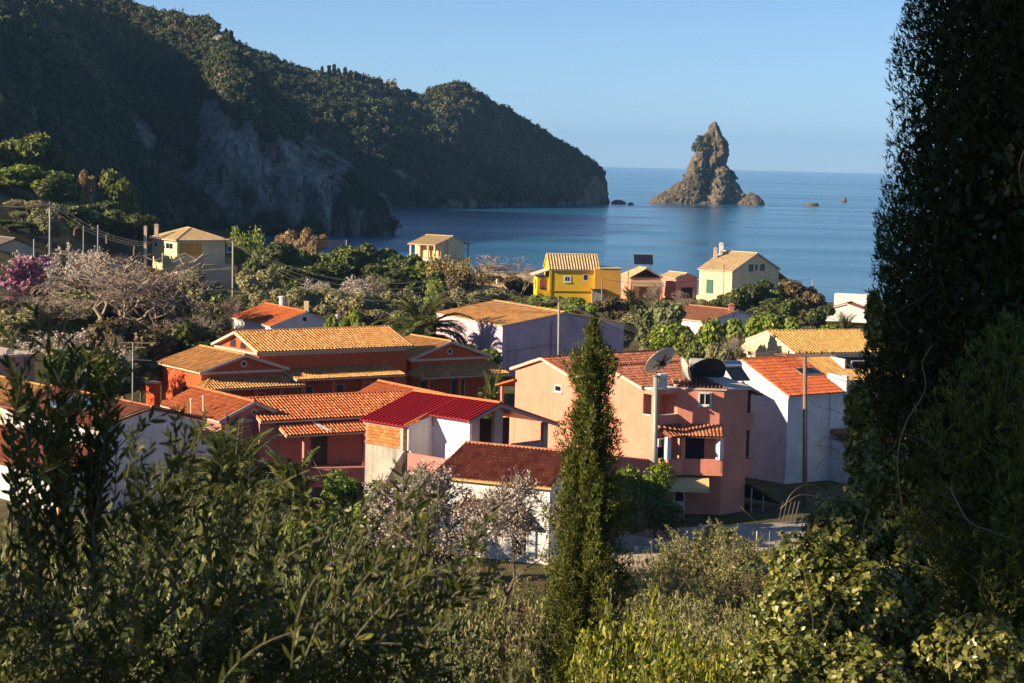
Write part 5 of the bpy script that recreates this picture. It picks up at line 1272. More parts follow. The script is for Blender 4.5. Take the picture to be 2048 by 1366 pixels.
for i in range(6):
    p = f0 + (f1 - f0) * i / 5; m = MB(); m.tube([(p[0], p[1], 2.0), (p[0], p[1], 4.0)], .03, 5); m.build('post', P_WHITE if i == 0 else P_STEEL, t)
m = MB()
for k in range(9):
    z = 2.6 + k * .16; m.tube([(f0[0], f0[1], z), (f1[0], f1[1], z)], .006, 3, False)
for k in range(36):
    p = f0 + (f1 - f0) * k / 35; m.tube([(p[0], p[1], 2.6), (p[0], p[1], 3.9)], .006, 3, False)
m.build('wire_mesh', P_STEEL, t, kind='stuff')
for i in range(5):
    px = 1552 + i * 8; b = at_y(px, 1060, 118.5); tp = at_y(px + 14, 1004, 119.5)
    m = MB(); m.obox((b[0], b[1], b[2]), (tp[0], tp[1], tp[2]), .11, .04, (1, 0, 0)); m.build('plank', flat('old_plank_%d' % i, (.10 + .015 * i, .085 + .012 * i, .075 + .01 * i), .85), label=('leftmost', 'second', 'middle', 'fourth', 'rightmost')[i] + ' weathered plank in the row leaning by the black shed', cat='plank', group='planks leaning by the shed')
# parked car beyond the hut
b = at_z(1046, 590, 2.6); t = thing('car', 'dark parked car half hidden left of the yellow house', 'car', (b[0], b[1], 2.5))
fr_ = frame(b[0], b[1], D(8))
P_CAR = flat('grey_car_paint', (.10, .11, .14), .25, .4, var=.05); 
m = MB(fr_); m.extrude([(-2.0, -.8, 2.85), (2.0, -.8, 2.85), (2.05, -.8, 3.3), (1.2, -.8, 3.42), (.5, -.8, 3.95), (-1.1, -.8, 3.98), (-1.75, -.8, 3.45), (-2.05, -.8, 3.35)], (0, 1.6, 0)); body_ = m.build('body', P_CAR, t)
m = MB(fr_); m.extrude([(-1.5, -.815, 3.46), (1.0, -.815, 3.44), (.42, -.815, 3.88), (-1.0, -.815, 3.9)], (0, 1.63, 0)); m.build('window', glass(), body_)
for x in (-1.25, 1.25):
    for y in (-.82, .66): m = MB(fr_); m.lathe((x, y, 2.86), [(.31, 0), (.31, .16)], 14, (0, 1, 0)); m.build('wheel', P_DARK, t)

# ------------------------------------------------------------------ plants: generators
def segs_mesh(S, sides=4):
    """list of (p0, p1, r0, r1) -> V, F"""
    P0 = np.array([s[0] for s in S]); P1 = np.array([s[1] for s in S]); R0 = np.array([s[2] for s in S]); R1 = np.array([s[3] for s in S])
    d = unit(P1 - P0); a = np.cross(d, [.31, .17, .93]); a = unit(a); b = np.cross(d, a); n = len(S); V = np.zeros((n, 2 * sides, 3))
    for k in range(sides):
        t = 2 * math.pi * k / sides; o = a * math.cos(t) + b * math.sin(t)
        V[:, k] = P0 + o * R0[:, None]; V[:, sides + k] = P1 + o * R1[:, None]
    base = (np.arange(n) * 2 * sides)[:, None]; F = []
    for k in range(sides):
        j = (k + 1) % sides; F.append(np.concatenate([base + k, base + j, base + sides + j, base + sides + k], 1))
    return V.reshape(-1, 3), np.concatenate(F)
def grow(rg, p, d, L, r, lev, maxlev, out, tips, spread=.6, up=.12, kids=(2, 4), taper=.68, seg=3):
    p = np.asarray(p, float); d = unit(d)
    for i in range(seg):
        d2 = unit(d + rg.normal(0, .13, 3) + [0, 0, up * .4]); q = p + d2 * L / seg; r2 = r * (1 - .22 / 1)
        out.append((p, q, r, r2)); 
        if lev < maxlev and i > 0:
            for _ in range(1 if i < seg - 1 else rg.integers(*kids)):
                ax = unit(np.cross(d2, rg.normal(size=3))); dd = unit(d2 * (1 - spread * .5) + ax * spread * rg.uniform(.7, 1.3) + [0, 0, up])
                grow(rg, q, dd, L * taper * rg.uniform(.75, 1.15), r2 * .68, lev + 1, maxlev, out, tips, spread, up, kids, taper, seg)
        p, d, r = q, d2, r2
    if lev >= maxlev: tips.append((p, d))
LEAFLIB = {}
def blobs_crown(seed, blobs, per, size, aspect=1.0, droop=0.0, up=.2):
    rg = np.random.default_rng(seed); Vs = []; Fs = []; Ts = []; k = 0
    for (x, y, z, rx, ry, rz) in blobs:
        n = int(per * (rx * ry * rz) ** .55 * 1.0); dd = unit(rg.normal(size=(n, 3)) + [0, 0, up]); rad = rg.beta(4, 1.4, n) * (1 + .18 * np.sin(dd[:, 0] * 7 + seed) * np.cos(dd[:, 1] * 6 + dd[:, 2] * 5))
        P = np.array([x, y, z]) + dd * rad[:, None] * [rx, ry, rz]; N = unit(dd + rg.normal(0, .7, (n, 3)) + [0, 0, .15])
        V, F = leaf_quads(P, N, size * rg.uniform(.6, 1.3, n), rg, aspect); Vs.append(V); Fs.append(F + k); k += len(V); Ts.append(np.clip(rg.uniform(0, 1, n) * .7 + rg.uniform(0, .35), 0, 1))
    return np.concatenate(Vs), np.concatenate(Fs), np.concatenate(Ts)
def rand_blobs(rg, n, R, H, zc, r=(.28, .5)):
    out = []
    for i in range(n):
        a = rg.uniform(0, 2 * math.pi); rr = R * math.sqrt(rg.uniform(0, 1)) * .72; z = zc + rg.uniform(-.5, .55) * H * (1 - .45 * rr / R); s = rg.uniform(*r) * R
        out.append((rr * math.cos(a), rr * math.sin(a), z, s, s, s * rg.uniform(.65, .9)))
    return out
BARK = flat('grey_brown_bark', (.16, .12, .085), .95, var=.45, scale=5)
PALEBARK = flat('pale_lichen_bark', (.34, .28, .18), .95, var=.5, scale=4)
TWIG = flat('grey_twigs', (.36, .28, .22), .95, var=.4, scale=2)
def trunk_mesh(name, rg, H, r, lean=.06, limbs=4, mat=BARK, top=.48):
    S = []; p = np.zeros(3); d = np.array([rg.normal(0, lean), rg.normal(0, lean), 1.])
    for i in range(4): q = p + unit(d + rg.normal(0, .12, 3)) * H * top / 4; S.append((p, q, r * (1 - .12 * i), r * (.88 - .12 * i))); p = q
    for i in range(limbs):
        a = 2 * math.pi * i / limbs + rg.uniform(-.4, .4); st = S[1 + i % 3][1]; q = st + np.array([math.cos(a), math.sin(a), 1.1]) * H * .16; S.append((st, q, r * .5, r * .34)); q2 = q + np.array([math.cos(a), math.sin(a), 1.3]) * H * .13; S.append((q, q2, r * .34, r * .18))
    V, F = segs_mesh(S, 6); return np_mesh(name, V, F, None, [mat], True)
LM = dict(
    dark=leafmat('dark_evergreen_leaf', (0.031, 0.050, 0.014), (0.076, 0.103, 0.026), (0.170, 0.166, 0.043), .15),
    green=leafmat('mid_green_leaf', (0.051, 0.080, 0.017), (0.127, 0.158, 0.032), (0.254, 0.250, 0.058), .2),
    bright=leafmat('bright_green_leaf', (0.076, 0.125, 0.017), (0.187, 0.250, 0.032), (0.339, 0.366, 0.050), .3),
    pale=leafmat('pale_green_leaf', (.08, .10, .04), (.19, .21, .09), (.33, .33, .16), .25),
    olive=leafmat('silvery_olive_leaf', (0.093, 0.097, 0.046), (0.237, 0.225, 0.108), (0.441, 0.383, 0.180), .15),
    tan=leafmat('tan_dry_leaf', (.18, .11, .05), (.32, .20, .095), (.42, .29, .16), .2),
    reed=leafmat('tan_reed_leaf', (.15, .11, .04), (.28, .20, .07), (.38, .29, .12), .2),
    brown=leafmat('brownish_green_leaf', (0.068, 0.053, 0.023), (0.144, 0.103, 0.046), (0.254, 0.175, 0.079), .15),
    citrus=leafmat('glossy_citrus_leaf', (0.037, 0.075, 0.012), (0.110, 0.166, 0.017), (0.254, 0.300, 0.029), .22, .4),
    blossom=leafmat('almond_blossom', (.50, .40, .35), (.68, .59, .53), (.80, .74, .68), .3, .8, .1),
    redbud=leafmat('magenta_blossom', (.34, .11, .22), (.50, .20, .34), (.60, .32, .46), .3, .8, .1),
)
KIND = {}
def make_broad(key, mat, seed, n=11, H=5.0, R=2.4, per=900, size=.30, zc=.62, aspect=.7):
    for v in range(2):
        rg = np.random.default_rng(seed + v); bl = rand_blobs(rg, n, R, H * .62, H * zc)
        V, F, T = blobs_crown(seed + v, bl, per, size, aspect); z = V[:, 2]; s = H / np.percentile(z, 99.7)
        V[:, 2] *= s
        KIND.setdefault(key, []).append((trunk_mesh('trunk', rg, H, .16), np_mesh('crown', V, F, T, [LM[mat]]), H, np.percentile(np.abs(V[:, 0]), 99) * 2))
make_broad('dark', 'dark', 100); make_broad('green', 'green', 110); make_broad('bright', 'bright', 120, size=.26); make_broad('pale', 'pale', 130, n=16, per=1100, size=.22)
make_broad('olive', 'olive', 140, n=13, per=1000, size=.22, aspect=.5); make_broad('tan', 'tan', 150, n=9, per=520, size=.25); make_broad('brown', 'brown', 160, n=14, per=900, size=.26)
make_broad('citrus', 'citrus', 170, n=12, H=3.6, R=1.6, per=1900, size=.13, aspect=.5, zc=.56)
# willow-like and reed: upright strands
def strands(seed, n, H, R, size, mat, key, lean=.35, trunk=True):
    for v in range(2):
        rg = np.random.default_rng(seed + v); P = []; N = []; SZ = []
        for i in range(n):
            a = rg.uniform(0, 6.28); r0 = R * .35 * rg.uniform(0, 1); h = H * rg.uniform(.55, 1); b0 = np.array([r0 * math.cos(a), r0 * math.sin(a), 0]); dr = np.array([math.cos(a), math.sin(a), 0]) * R * lean * 2
            for s in np.linspace(.12, 1, 26): P.append(b0 + dr * s ** 2 * rg.uniform(.85, 1.1) + [0, 0, h * s] + rg.normal(0, .07, 3)); N.append(rg.normal(size=3) * [1, 1, .4])
        P = np.array(P); V, F = leaf_quads(P, np.array(N), np.full(len(P), size) * rg.uniform(.7, 1.3, len(P)), rg, .45)
        KIND.setdefault(key, []).append((trunk_mesh('trunk', rg, H, .1, limbs=3), np_mesh('crown', V, F, rg.uniform(0, 1, len(F)), [LM[mat]]), H, R * 2))
strands(200, 130, 4.5, 1.8, .24, 'bright', 'willow'); strands(210, 150, 4.0, 1.7, .20, 'reed', 'reed', .5)
# leafless and blossoming trees
def make_bare(key, seed, H=9, lev=4, blossom=None, bn=6, bs=.09, spread=.62, mat=TWIG, thick=.17, kids=(2, 4), twigs=True, variants=2, up=.10):
    for v in range(variants):
        rg = np.random.default_rng(seed + v); S = []; tips = []
        grow(rg, (0, 0, 0), (rg.normal(0, .1), rg.normal(0, .1), 1), H * .3, thick, 0, lev, S, tips, spread, up, kids, .70)
        if twigs:
            for p, d in tips:
                for _ in range(3):
                    q = p + unit(d + rg.normal(0, .5, 3)) * H * .05 * rg.uniform(.5, 1.2); S.append((p, q, .012, .006))
        for i, s in enumerate(S): S[i] = (s[0], s[1], max(s[2], .011), max(s[3], .008))
        big = [s for s in S if s[2] > .045]; small = [s for s in S if s[2] <= .045]
        V, F = segs_mesh(big, 6); V2, F2 = segs_mesh(small, 3); zt_ = max(V2[:, 2].max(), 1); sc = H / zt_
        tr = np_mesh('trunk', V * sc, F, None, [PALEBARK if key == 'bare' else BARK], True); tw = np_mesh('branches', V2 * sc, F2, None, [mat])
        ex = None
        if blossom:
            P = []; 
            for s in small:
                if rg.uniform() < .8:
                    k = rg.integers(1, bn); t = rg.uniform(0, 1, k)[:, None]; P.append(s[0] + (s[1] - s[0]) * t + rg.normal(0, .05, (k, 3)))
            P = np.concatenate(P) * sc; V3, F3 = leaf_quads(P, rg.normal(size=P.shape), bs * rg.uniform(.6, 1.3, len(P)), rg, .85); ex = np_mesh('blossom', V3, F3, rg.uniform(0, 1, len(F3)), [LM[blossom]])
        KIND.setdefault(key, []).append((tr, tw, H, float(np.percentile(np.abs(V2[:, 0] * sc), 98) * 2), ex))
make_bare('bare', 300, 9, 5, mat=TWIG, thick=.24, kids=(2, 3), spread=.5, up=.26); make_bare('blossom', 310, 7, 4, 'blossom', 7, .115, kids=(2, 4), thick=.15); make_bare('redbud', 320, 5, 4, 'redbud', 8, .18, kids=(2, 4), variants=1)
make_bare('almond', 330, 5.4, 5, 'blossom', 5, .052, spread=.66, mat=BARK, kids=(2, 4), thick=.10)
# palms
def make_palm(key, seed, H, nf, fl, mat, tr=.22):
    rg = np.random.default_rng(seed); LV = []; LF = []; k = 0; RS = []
    for i in range(nf):
        a = 2.4 * i + rg.uniform(-.2, .2); el = rg.uniform(.05, 1.45); L = fl * rg.uniform(.85, 1.1); p = np.array([0, 0, H]); d0 = np.array([math.cos(a) * math.cos(el), math.sin(a) * math.cos(el), math.sin(el)]); pts = [p]
        for s in range(12): d0 = unit(d0 + [0, 0, -.10 - .02 * s * (1.2 - el * .6)]); p = p + d0 * L / 12; pts.append(p)
        for s in range(12): RS.append((pts[s], pts[s + 1], .03 * (1 - s / 14), .03 * (1 - (s + 1) / 14)))
        for s in range(2, 13):
            for sub in (0, .33, .66):
                base = pts[s - 1] + (pts[s] - pts[s - 1]) * sub; d = unit(pts[s] - pts[s - 1]); sd = unit(np.cross(d, (0, 0, 1.))); ll = fl * .21 * math.sin(math.pi * min(1, (s + .6) / 13.5)) + .1
                for sg in (-1, 1):
                    dv = unit(sd * sg + d * .7 + [0, 0, .25 - .3 * rg.uniform()]); w = unit(np.cross(dv, (0, 0, 1.))) * .07; tip = base + dv * ll + [0, 0, -.12 * ll]
                    LV += [base - w, base + dv * ll * .5 - w * .9, tip, base + dv * ll * .5 + w * .9]; LF.append((k, k + 1, k + 2, k + 3)); k += 4
    S = []; p = np.zeros(3)
    for i in range(8): q = np.array([0, 0, H * (i + 1) / 8]); S.append((p, q, tr * 1.08, tr * .95)); p = q
    V, F = segs_mesh(S, 9); V2, F2 = segs_mesh(RS, 4)
    KIND[key] = [(np_mesh('trunk', V, F, None, [BARK]), np_mesh('fronds', np.array(LV), np.array(LF), rg.uniform(0, 1, len(LF)), [mat]), H + fl * .8, fl * 1.7, np_mesh('frond_ribs', V2, F2, None, [flat('frond_rib', (.22, .20, .06), .7)]))]
PALM = leafmat('palm_leaf', (0.051, 0.083, 0.026), (0.119, 0.141, 0.043), (0.288, 0.266, 0.072), .12, .45)
make_palm('palm', 400, 2.6, 60, 3.4, PALM, .30); make_palm('palm2', 410, 2.2, 40, 2.6, PALM, .26)
COUNT = {}
def plant(key, px, top, width, y, label, group=None, name=None, rot=None, zb=None, sx=None):
    v = KIND[key][COUNT.get(key, 0) % len(KIND[key])]; COUNT[key] = COUNT.get(key, 0) + 1
    p = at_y(px, top, y); base = float(zt(p[0], y)) - .1 if zb is None else zb; hgt = max(.6, p[2] - base); wm = width * y / FPX
    nm = name or {'reed': 'reed_clump', 'palm': 'palm_tree', 'palm2': 'palm_tree', 'bare': 'bare_tree', 'blossom': 'blossom_tree', 'almond': 'almond_tree', 'redbud': 'redbud_tree', 'olive': 'olive_tree', 'citrus': 'citrus_tree', 'willow': 'willow_tree'}.get(key, 'broadleaf_tree')
    o = link(nm, None, loc=(p[0], y, base), rotz=random.uniform(0, 6.28) if rot is None else rot, scale=(wm / v[3], wm / v[3], hgt / v[2]), label=label, cat='reeds' if key == 'reed' else 'tree', group=group)
    for me in (v[0], v[1]) + ((v[4],) if len(v) > 4 and v[4] is not None else ()): link(me.name.split('.')[0], me, o)
    return o

# ------------------------------------------------------------------ planting plan: kind, photo x, photo y of the top, width in photo px, distance, label
G_SL = 'sunlit trees on the left slope'; G_BAND = 'dark tree belt before the bay'; G_OL = 'silvery olive grove'
plan = [
 ('green', 45, 268, 95, 352, 'tall sunlit tree high on the far left slope under pale cliff', G_SL), ('dark', 112, 284, 80, 356, 'rounded tree right of the tallest one on the left slope', G_SL),
 ('dark', -15, 290, 90, 350, 'tree cut by the left edge high on the slope', G_SL), ('bright', 70, 332, 130, 340, 'broad bright green tree low on the left slope', G_SL),
 ('green', 15, 350, 90, 338, 'green tree at the left edge below the tallest slope tree', G_SL), ('tan', 172, 342, 40, 338, 'slim tan leaved tree standing alone on the dark slope', G_SL),
 ('dark', 120, 350, 90, 336, 'dark tree between bright green and tan slope trees', G_SL), ('green', 250, 345, 70, 345, 'small green tree right of the tan tree on dark slope', G_SL),
 ('olive', 45, 400, 95, 312, 'grey green tree above the far left power pole', G_SL), ('olive', 95, 415, 75, 300, 'grey green tree right behind the far left power pole', G_SL),
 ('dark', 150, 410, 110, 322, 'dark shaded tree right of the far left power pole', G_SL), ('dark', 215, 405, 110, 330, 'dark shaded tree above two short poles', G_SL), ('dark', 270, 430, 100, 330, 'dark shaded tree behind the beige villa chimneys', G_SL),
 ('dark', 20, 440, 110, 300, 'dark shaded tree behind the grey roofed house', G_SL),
 ('willow', 492, 452, 75, 330, 'feathery bright green tree beside the beige villa', None), ('dark', 548, 488, 100, 302, 'dark round tree at left end of the tree belt', G_BAND),
 ('tan', 580, 462, 75, 342, 'tan leaved tree behind the belt, left of its twin', None), ('tan', 628, 458, 55, 340, 'tan leaved tree behind the belt, right of its twin', None),
 ('green', 610, 500, 90, 306, 'green tree in the belt under the tan trees', G_BAND), ('green', 668, 497, 90, 308, 'green tree in the belt left of the short pole', G_BAND), ('dark', 722, 490, 100, 312, 'dark tree in the belt right of the short pole', G_BAND),
 ('green', 770, 500, 90, 312, 'green tree in the belt before the bay water', G_BAND), ('dark', 805, 512, 90, 306, 'dark tree in the belt below the seaside villa porch', G_BAND), ('green', 846, 520, 90, 300, 'green tree in the belt beneath the seaside villa', G_BAND),
 ('dark', 865, 545, 80, 285, 'dark tree at right end of the belt beside the reeds', G_BAND), ('dark', 640, 525, 110, 288, 'dark tree low in the belt above the pink blossom', G_BAND), ('dark', 760, 530, 130, 286, 'wide dark tree low in the belt', G_BAND), ('dark', 580, 530, 90, 284, 'dark tree low in the belt behind overhead cables', G_BAND),
 ('reed', 900, 512, 75, 290, 'tall tan reeds below the seaside villa, left clump', None), ('reed', 935, 525, 75, 288, 'tall tan reeds below the seaside villa, right clump', None),
 ('brown', 925, 545, 70, 280, 'brownish bush at the foot of the reeds', None),
 ('bare', 990, 508, 120, 312, 'leafless tree before the seafront wall, left of the hut', None), ('bare', 1045, 528, 90, 306, 'leafless tree behind the parked car', None), ('brown', 1000, 552, 90, 308, 'brown thicket behind the small shed', None), ('brown', 1045, 560, 70, 312, 'brown thicket behind the parked car', None),
 ('blossom', 690, 545, 120, 262, 'pale pink blossoming tree in the middle of the grove', None), ('blossom', 640, 555, 70, 264, 'pale pink blossoming tree left of the larger one in the grove', None), ('bare', 745, 548, 70, 262, 'leafless twiggy tree right of the grove blossom', None),
 ('olive', 520, 540, 90, 250, 'olive tree left of the grove near the villa pole', G_OL), ('olive', 545, 580, 80, 238, 'olive tree behind the orange roof, leftmost of the front row', G_OL), ('olive', 600, 575, 90, 240, 'olive tree behind the round white chimney', G_OL),
 ('olive', 655, 578, 95, 240, 'olive tree under the pale blossom, left one', G_OL), ('olive', 715, 582, 100, 238, 'olive tree under the pale blossom, right one', G_OL), ('olive', 770, 585, 90, 240, 'olive tree left of the big palm crown', G_OL), ('olive', 825, 592, 80, 240, 'olive tree behind the big palm crown', G_OL),
 ('olive', 640, 612, 95, 224, 'front row olive above the steel flue', G_OL), ('brown', 700, 618, 100, 222, 'brownish olive right of the steel flue', G_OL), ('olive', 765, 620, 90, 222, 'front row olive left of the big palm', G_OL), ('dark', 790, 650, 110, 212, 'dark bush at the foot of the big palm', None),
 ('bright', 662, 636, 34, 204, 'small bright green bush left of the steel flue', None), ('bright', 702, 620, 42, 204, 'small bright green bush right of the steel flue', None), ('green', 735, 650, 60, 202, 'low green bush behind the hotel ridge', None),
 ('bright', 885, 560, 60, 262, 'yellowish green tree right of the palm crown', None), ('olive', 930, 578, 90, 248, 'olive tree behind the tan warehouse roof, left one', G_OL), ('olive', 985, 578, 80, 250, 'olive tree behind the tan warehouse roof, right one', G_OL), ('brown', 880, 600, 80, 238, 'brown bush left of the warehouse roof corner', None),
 ('bright', 1075, 592, 70, 268, 'bright hedge bush under the yellow porch', 'hedge below the yellow house'), ('bright', 1125, 596, 80, 262, 'bright hedge bush under the yellow wall', 'hedge below the yellow house'), ('bright', 1170, 606, 70, 256, 'bright hedge bush at right end of the yellow house', 'hedge below the yellow house'), ('green', 1035, 598, 70, 262, 'green hedge bush below the parked car', 'hedge below the yellow house'),
 ('brown', 1225, 595, 70, 262, 'brown scrub bush right of the orange extension', None), ('olive', 1240, 640, 80, 225, 'grey scrub bush behind the warehouse corner', None), ('olive', 1285, 625, 80, 240, 'grey scrub bush under the pink pavilion', None),
 ('bare', 1330, 560, 80, 265, 'leafless bush before the low pink house', None), ('bare', 1365, 580, 60, 262, 'leafless shrub below the white pergola', None),
 ('pale', 1325, 608, 100, 196, 'pale silvery green tree in the middle right', None), ('bright', 1340, 648, 100, 190, 'bright green tree below the pale silvery one', None), ('green', 1390, 660, 70, 188, 'green tree left of the terracotta house wall', None),
 ('bright', 1455, 640, 100, 182, 'bright green tree in front of the terracotta house', None), ('bright', 1510, 628, 90, 206, 'bright green tree between terracotta and ochre roofs', None), ('bright', 1570, 636, 90, 205, 'bright green tree behind the ochre ridge', None), ('bright', 1640, 648, 70, 205, 'low bright bush left of the small palm', None),
 ('bare', 1460, 660, 90, 170, 'grey leafless shrub left of the cream gable', None), ('olive', 1440, 690, 80, 168, 'grey green shrub behind the dishes', None), ('green', 1400, 690, 60, 172, 'green bush behind the salmon ridge', None),
 ('dark', 1487, 570, 70, 272, 'dark round tree hiding the cream house corner', None), ('dark', 1535, 564, 90, 274, 'dark round tree in front of the cream gable', None), ('brown', 1585, 562, 90, 276, 'brownish round tree right of the cream house', None), ('brown', 1625, 585, 60, 270, 'brownish tree at the seaside pole', None), ('dark', 1560, 600, 110, 258, 'dark bush below the brownish round tree', None), ('dark', 1440, 590, 50, 280, 'narrow dark shrub by the stairs of the cream house', None), ('dark', 1640, 612, 60, 256, 'dark bush by the far white house', None),
 ('olive', 1385, 598, 50, 275, 'grey bush beneath the pergola', None),
 # left middle ground
 ('blossom', 135, 478, 190, 214, 'large white blossoming tree below the far left pole', None), ('blossom', 65, 500, 120, 222, 'white blossoming tree between magenta tree and pole', None), ('blossom', 225, 486, 150, 210, 'white blossoming tree left of the beige villa', None),
 ('redbud', 18, 508, 170, 204, 'magenta blossoming tree at the left edge', None), ('bare', 235, 498, 330, 188, 'huge leafless tree with pale forked trunk', None), ('bare', 345, 520, 230, 194, 'leafless tree right of the huge forked one', None), ('bare', 110, 560, 200, 192, 'leafless tree behind the magenta blossom', None), ('bare', 480, 590, 110, 214, 'leafless shrub left of the orange roof', None), ('bare', 395, 600, 130, 186, 'leafless tree behind the hotel wing', None),
 ('brown', 300, 545, 190, 206, 'brown thicket behind the huge leafless tree', None), ('brown', 180, 560, 190, 208, 'brown thicket under the white blossom', None), ('olive', 400, 540, 110, 226, 'grey green bush below the beige villa stairs', None), ('green', 445, 590, 80, 222, 'green bush at the foot of the villa pole', None),
 ('olive', 70, 610, 150, 190, 'grey green tree under the magenta blossom', None), ('brown', 250, 640, 170, 182, 'brown thicket behind the antenna mast', None), ('dark', 370, 645, 120, 184, 'dark bush left of the hotel wing roof', None), ('green', 130, 590, 130, 200, 'green bush behind the grey green tree at left', None), ('brown', 30, 600, 120, 196, 'brown bush under the magenta tree', None),
 ('blossom', 95, 655, 190, 164, 'pale blossoming tree above the mauve house', None), ('blossom', 215, 690, 150, 160, 'pale blossoming tree left of the antenna mast', None), ('dark', 180, 700, 170, 158, 'dark bush behind the left solar panels', None), ('dark', 285, 700, 90, 166, 'dark bush beside the red gatepost', None), ('bare', 250, 660, 110, 172, 'leafless tree right behind the antenna', None),
 # village gardens
 ('palm', 846, 590, 215, 202, 'big palm with upright fronds beside the lilac building', None), ('dark', 930, 690, 70, 196, 'dark bush between palm and lilac wall', None), ('green', 965, 700, 70, 192, 'green bush at the corner of the lilac wall', None),
 ('palm2', 1265, 578, 70, 262, 'small palm in front of the pink pavilion', None), ('palm', 1690, 628, 80, 222, 'dark palm beside the big cypress', None), ('palm2', 985, 745, 80, 146, 'small palm leaning at the left end of the salmon house', None),
 ('palm', 470, 858, 330, 110, 'palm in the shade before the rose guesthouse', None), ('palm2', 585, 905, 200, 104, 'smaller palm right of the shaded one', None), ('citrus', 720, 945, 120, 108, 'dark glossy citrus tree below the concrete wall', None), ('citrus', 690, 1000, 130, 100, 'dark glossy citrus bush left of the almond blossom', None), ('citrus', 640, 1040, 140, 92, 'dark glossy bush in the lower garden', None),
 ('citrus', 1290, 922, 110, 115, 'citrus tree by the steel post of the salmon house', None), ('green', 1258, 960, 80, 112, 'green bush right behind the slim cypress', None), ('dark', 1310, 1000, 110, 112.5, 'dark bush below the citrus tree by the awning', None), ('citrus', 1430, 1052, 60, 111, 'green bush before the ground floor door', None),
 ('almond', 850, 915, 250, 92, 'tall almond tree in white blossom, left one', None), ('almond', 1000, 945, 260, 88, 'almond tree in white blossom in front of the cottage', None),
]
for k, px, tp, w, y, lab, grp in plan: plant(k, px, tp, w, y, lab, grp)
# young conifer by the door
b = at_y(1335, 1062, 112); rg = np.random.default_rng(3); P = []; N = []
for lv in range(9):
    z = .25 + lv * .27; R = .95 * (1 - lv / 10)
    for k in range(9):
        a = k * .7 + lv
        for s in np.linspace(.15, 1, 7): P.append((R * s * math.cos(a), R * s * math.sin(a), z + .12 * s)); N.append((rg.normal(0, .5), rg.normal(0, .5), 1))
V, F = leaf_quads(np.array(P), np.array(N), np.full(len(P), .2), rg, .4); t = link('conifer', None, loc=(b[0], 112, b[2] - .4), label='young tiered conifer beside the ground floor door', cat='tree')
link('crown', np_mesh('crown', V, F, rg.uniform(0, 1, len(F)), [LM['green']]), t); Vt, Ft = segs_mesh([(np.zeros(3), np.array([0, 0, 2.7]), .05, .01)], 6); link('trunk', np_mesh('trunk', Vt, Ft, None, [BARK]), t)

# ------------------------------------------------------------------ scrub in the foreground hollow
def make_shrub(key, mat, seed, leaf, H=1.7, R=1.2, nst=60, per=70, asp=.38, tw=TWIG):
    for v in range(3):
        rg = np.random.default_rng(seed + v); S = []; P = []; N = []
        for i in range(nst):
            a = rg.uniform(0, 6.28); el = rg.uniform(.35, 1.5); p = np.array([rg.normal(0, .25 * R), rg.normal(0, .25 * R), 0]); d = np.array([math.cos(a) * math.cos(el), math.sin(a) * math.cos(el), math.sin(el)]); L = H * rg.uniform(.6, 1.1)
            for s in range(5):
                d = unit(d + rg.normal(0, .22, 3)); q = p + d * L / 5; S.append((p, q, .016 - .0025 * s, .0135 - .0025 * s))
                if s > 0:
                    for _ in range(3):
                        dd = unit(d + rg.normal(0, .7, 3)); e = q + dd * rg.uniform(.1, .3); S.append((q, e, .006, .004)); n = per // 12
                        tt = rg.uniform(.1, 1.1, (n, 1)); P.append(q + (e - q) * tt + rg.normal(0, .035, (n, 3))); N.append(rg.normal(size=(n, 3)) + [0, 0, .4])
                p = q
        P = np.concatenate(P); N = np.concatenate(N); V, F = leaf_quads(P, N, leaf * rg.uniform(.65, 1.35, len(P)), rg, asp); V2, F2 = segs_mesh(S, 3)
        KIND.setdefault(key, []).append((np_mesh('stems', V2, F2, None, [tw]), np_mesh('foliage', V, F, np.clip(rg.uniform(0, 1, len(F)), 0, 1), [LM[mat]]), H, R * 2.2))
LM['scrub'] = leafmat('grey_scrub_leaf', (0.085, 0.100, 0.029), (0.204, 0.208, 0.058), (0.407, 0.366, 0.122), .25)
LM['lemon'] = leafmat('yellow_green_leaf', (0.068, 0.100, 0.012), (0.204, 0.233, 0.022), (0.509, 0.433, 0.043), .35, .4)
LM['ivy'] = leafmat('smilax_leaf', (0.051, 0.070, 0.014), (0.144, 0.158, 0.032), (0.373, 0.333, 0.086), .22, .35, .5)
LM['straw'] = leafmat('dry_grass', (.16, .12, .055), (.26, .20, .09), (.36, .29, .14), .2)
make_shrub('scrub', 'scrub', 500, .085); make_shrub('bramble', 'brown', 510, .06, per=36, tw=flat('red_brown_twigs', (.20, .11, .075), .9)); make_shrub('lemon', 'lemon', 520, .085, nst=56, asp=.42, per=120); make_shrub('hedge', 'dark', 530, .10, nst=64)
rg = np.random.default_rng(77)
GS = 'tangled scrub in the hollow below the village'
def scrub(key, px, top, w, y, label, group=None):
    plant(key, px, top, w, y, label, group, name='shrub')
nsh = 0
for row_y, x0, x1, top, w in ((100, 1130, 1640, 1150, 120), (92, 900, 1640, 1165, 135), (82, 760, 1640, 1185, 150), (72, 880, 1640, 1205, 170), (62, 860, 1620, 1235, 190), (52, 840, 1560, 1270, 210), (44, 860, 1560, 1310, 230)):
    px = x0
    while px < x1:
        j = rg.uniform(-14, 18); key = rg.choice(['scrub', 'scrub', 'scrub', 'bramble', 'olive' if row_y > 60 else 'scrub'])
        if key == 'olive': key = 'scrub'
        scrub(key, px + rg.uniform(-20, 20), top + j, w * rg.uniform(.85, 1.25), row_y + rg.uniform(-3, 3),
              {'scrub': 'grey green scrub bush in the tangled hollow below the village', 'bramble': 'reddish brown bramble bush in the tangled hollow below the village'}[key], GS)
        px += w * .62
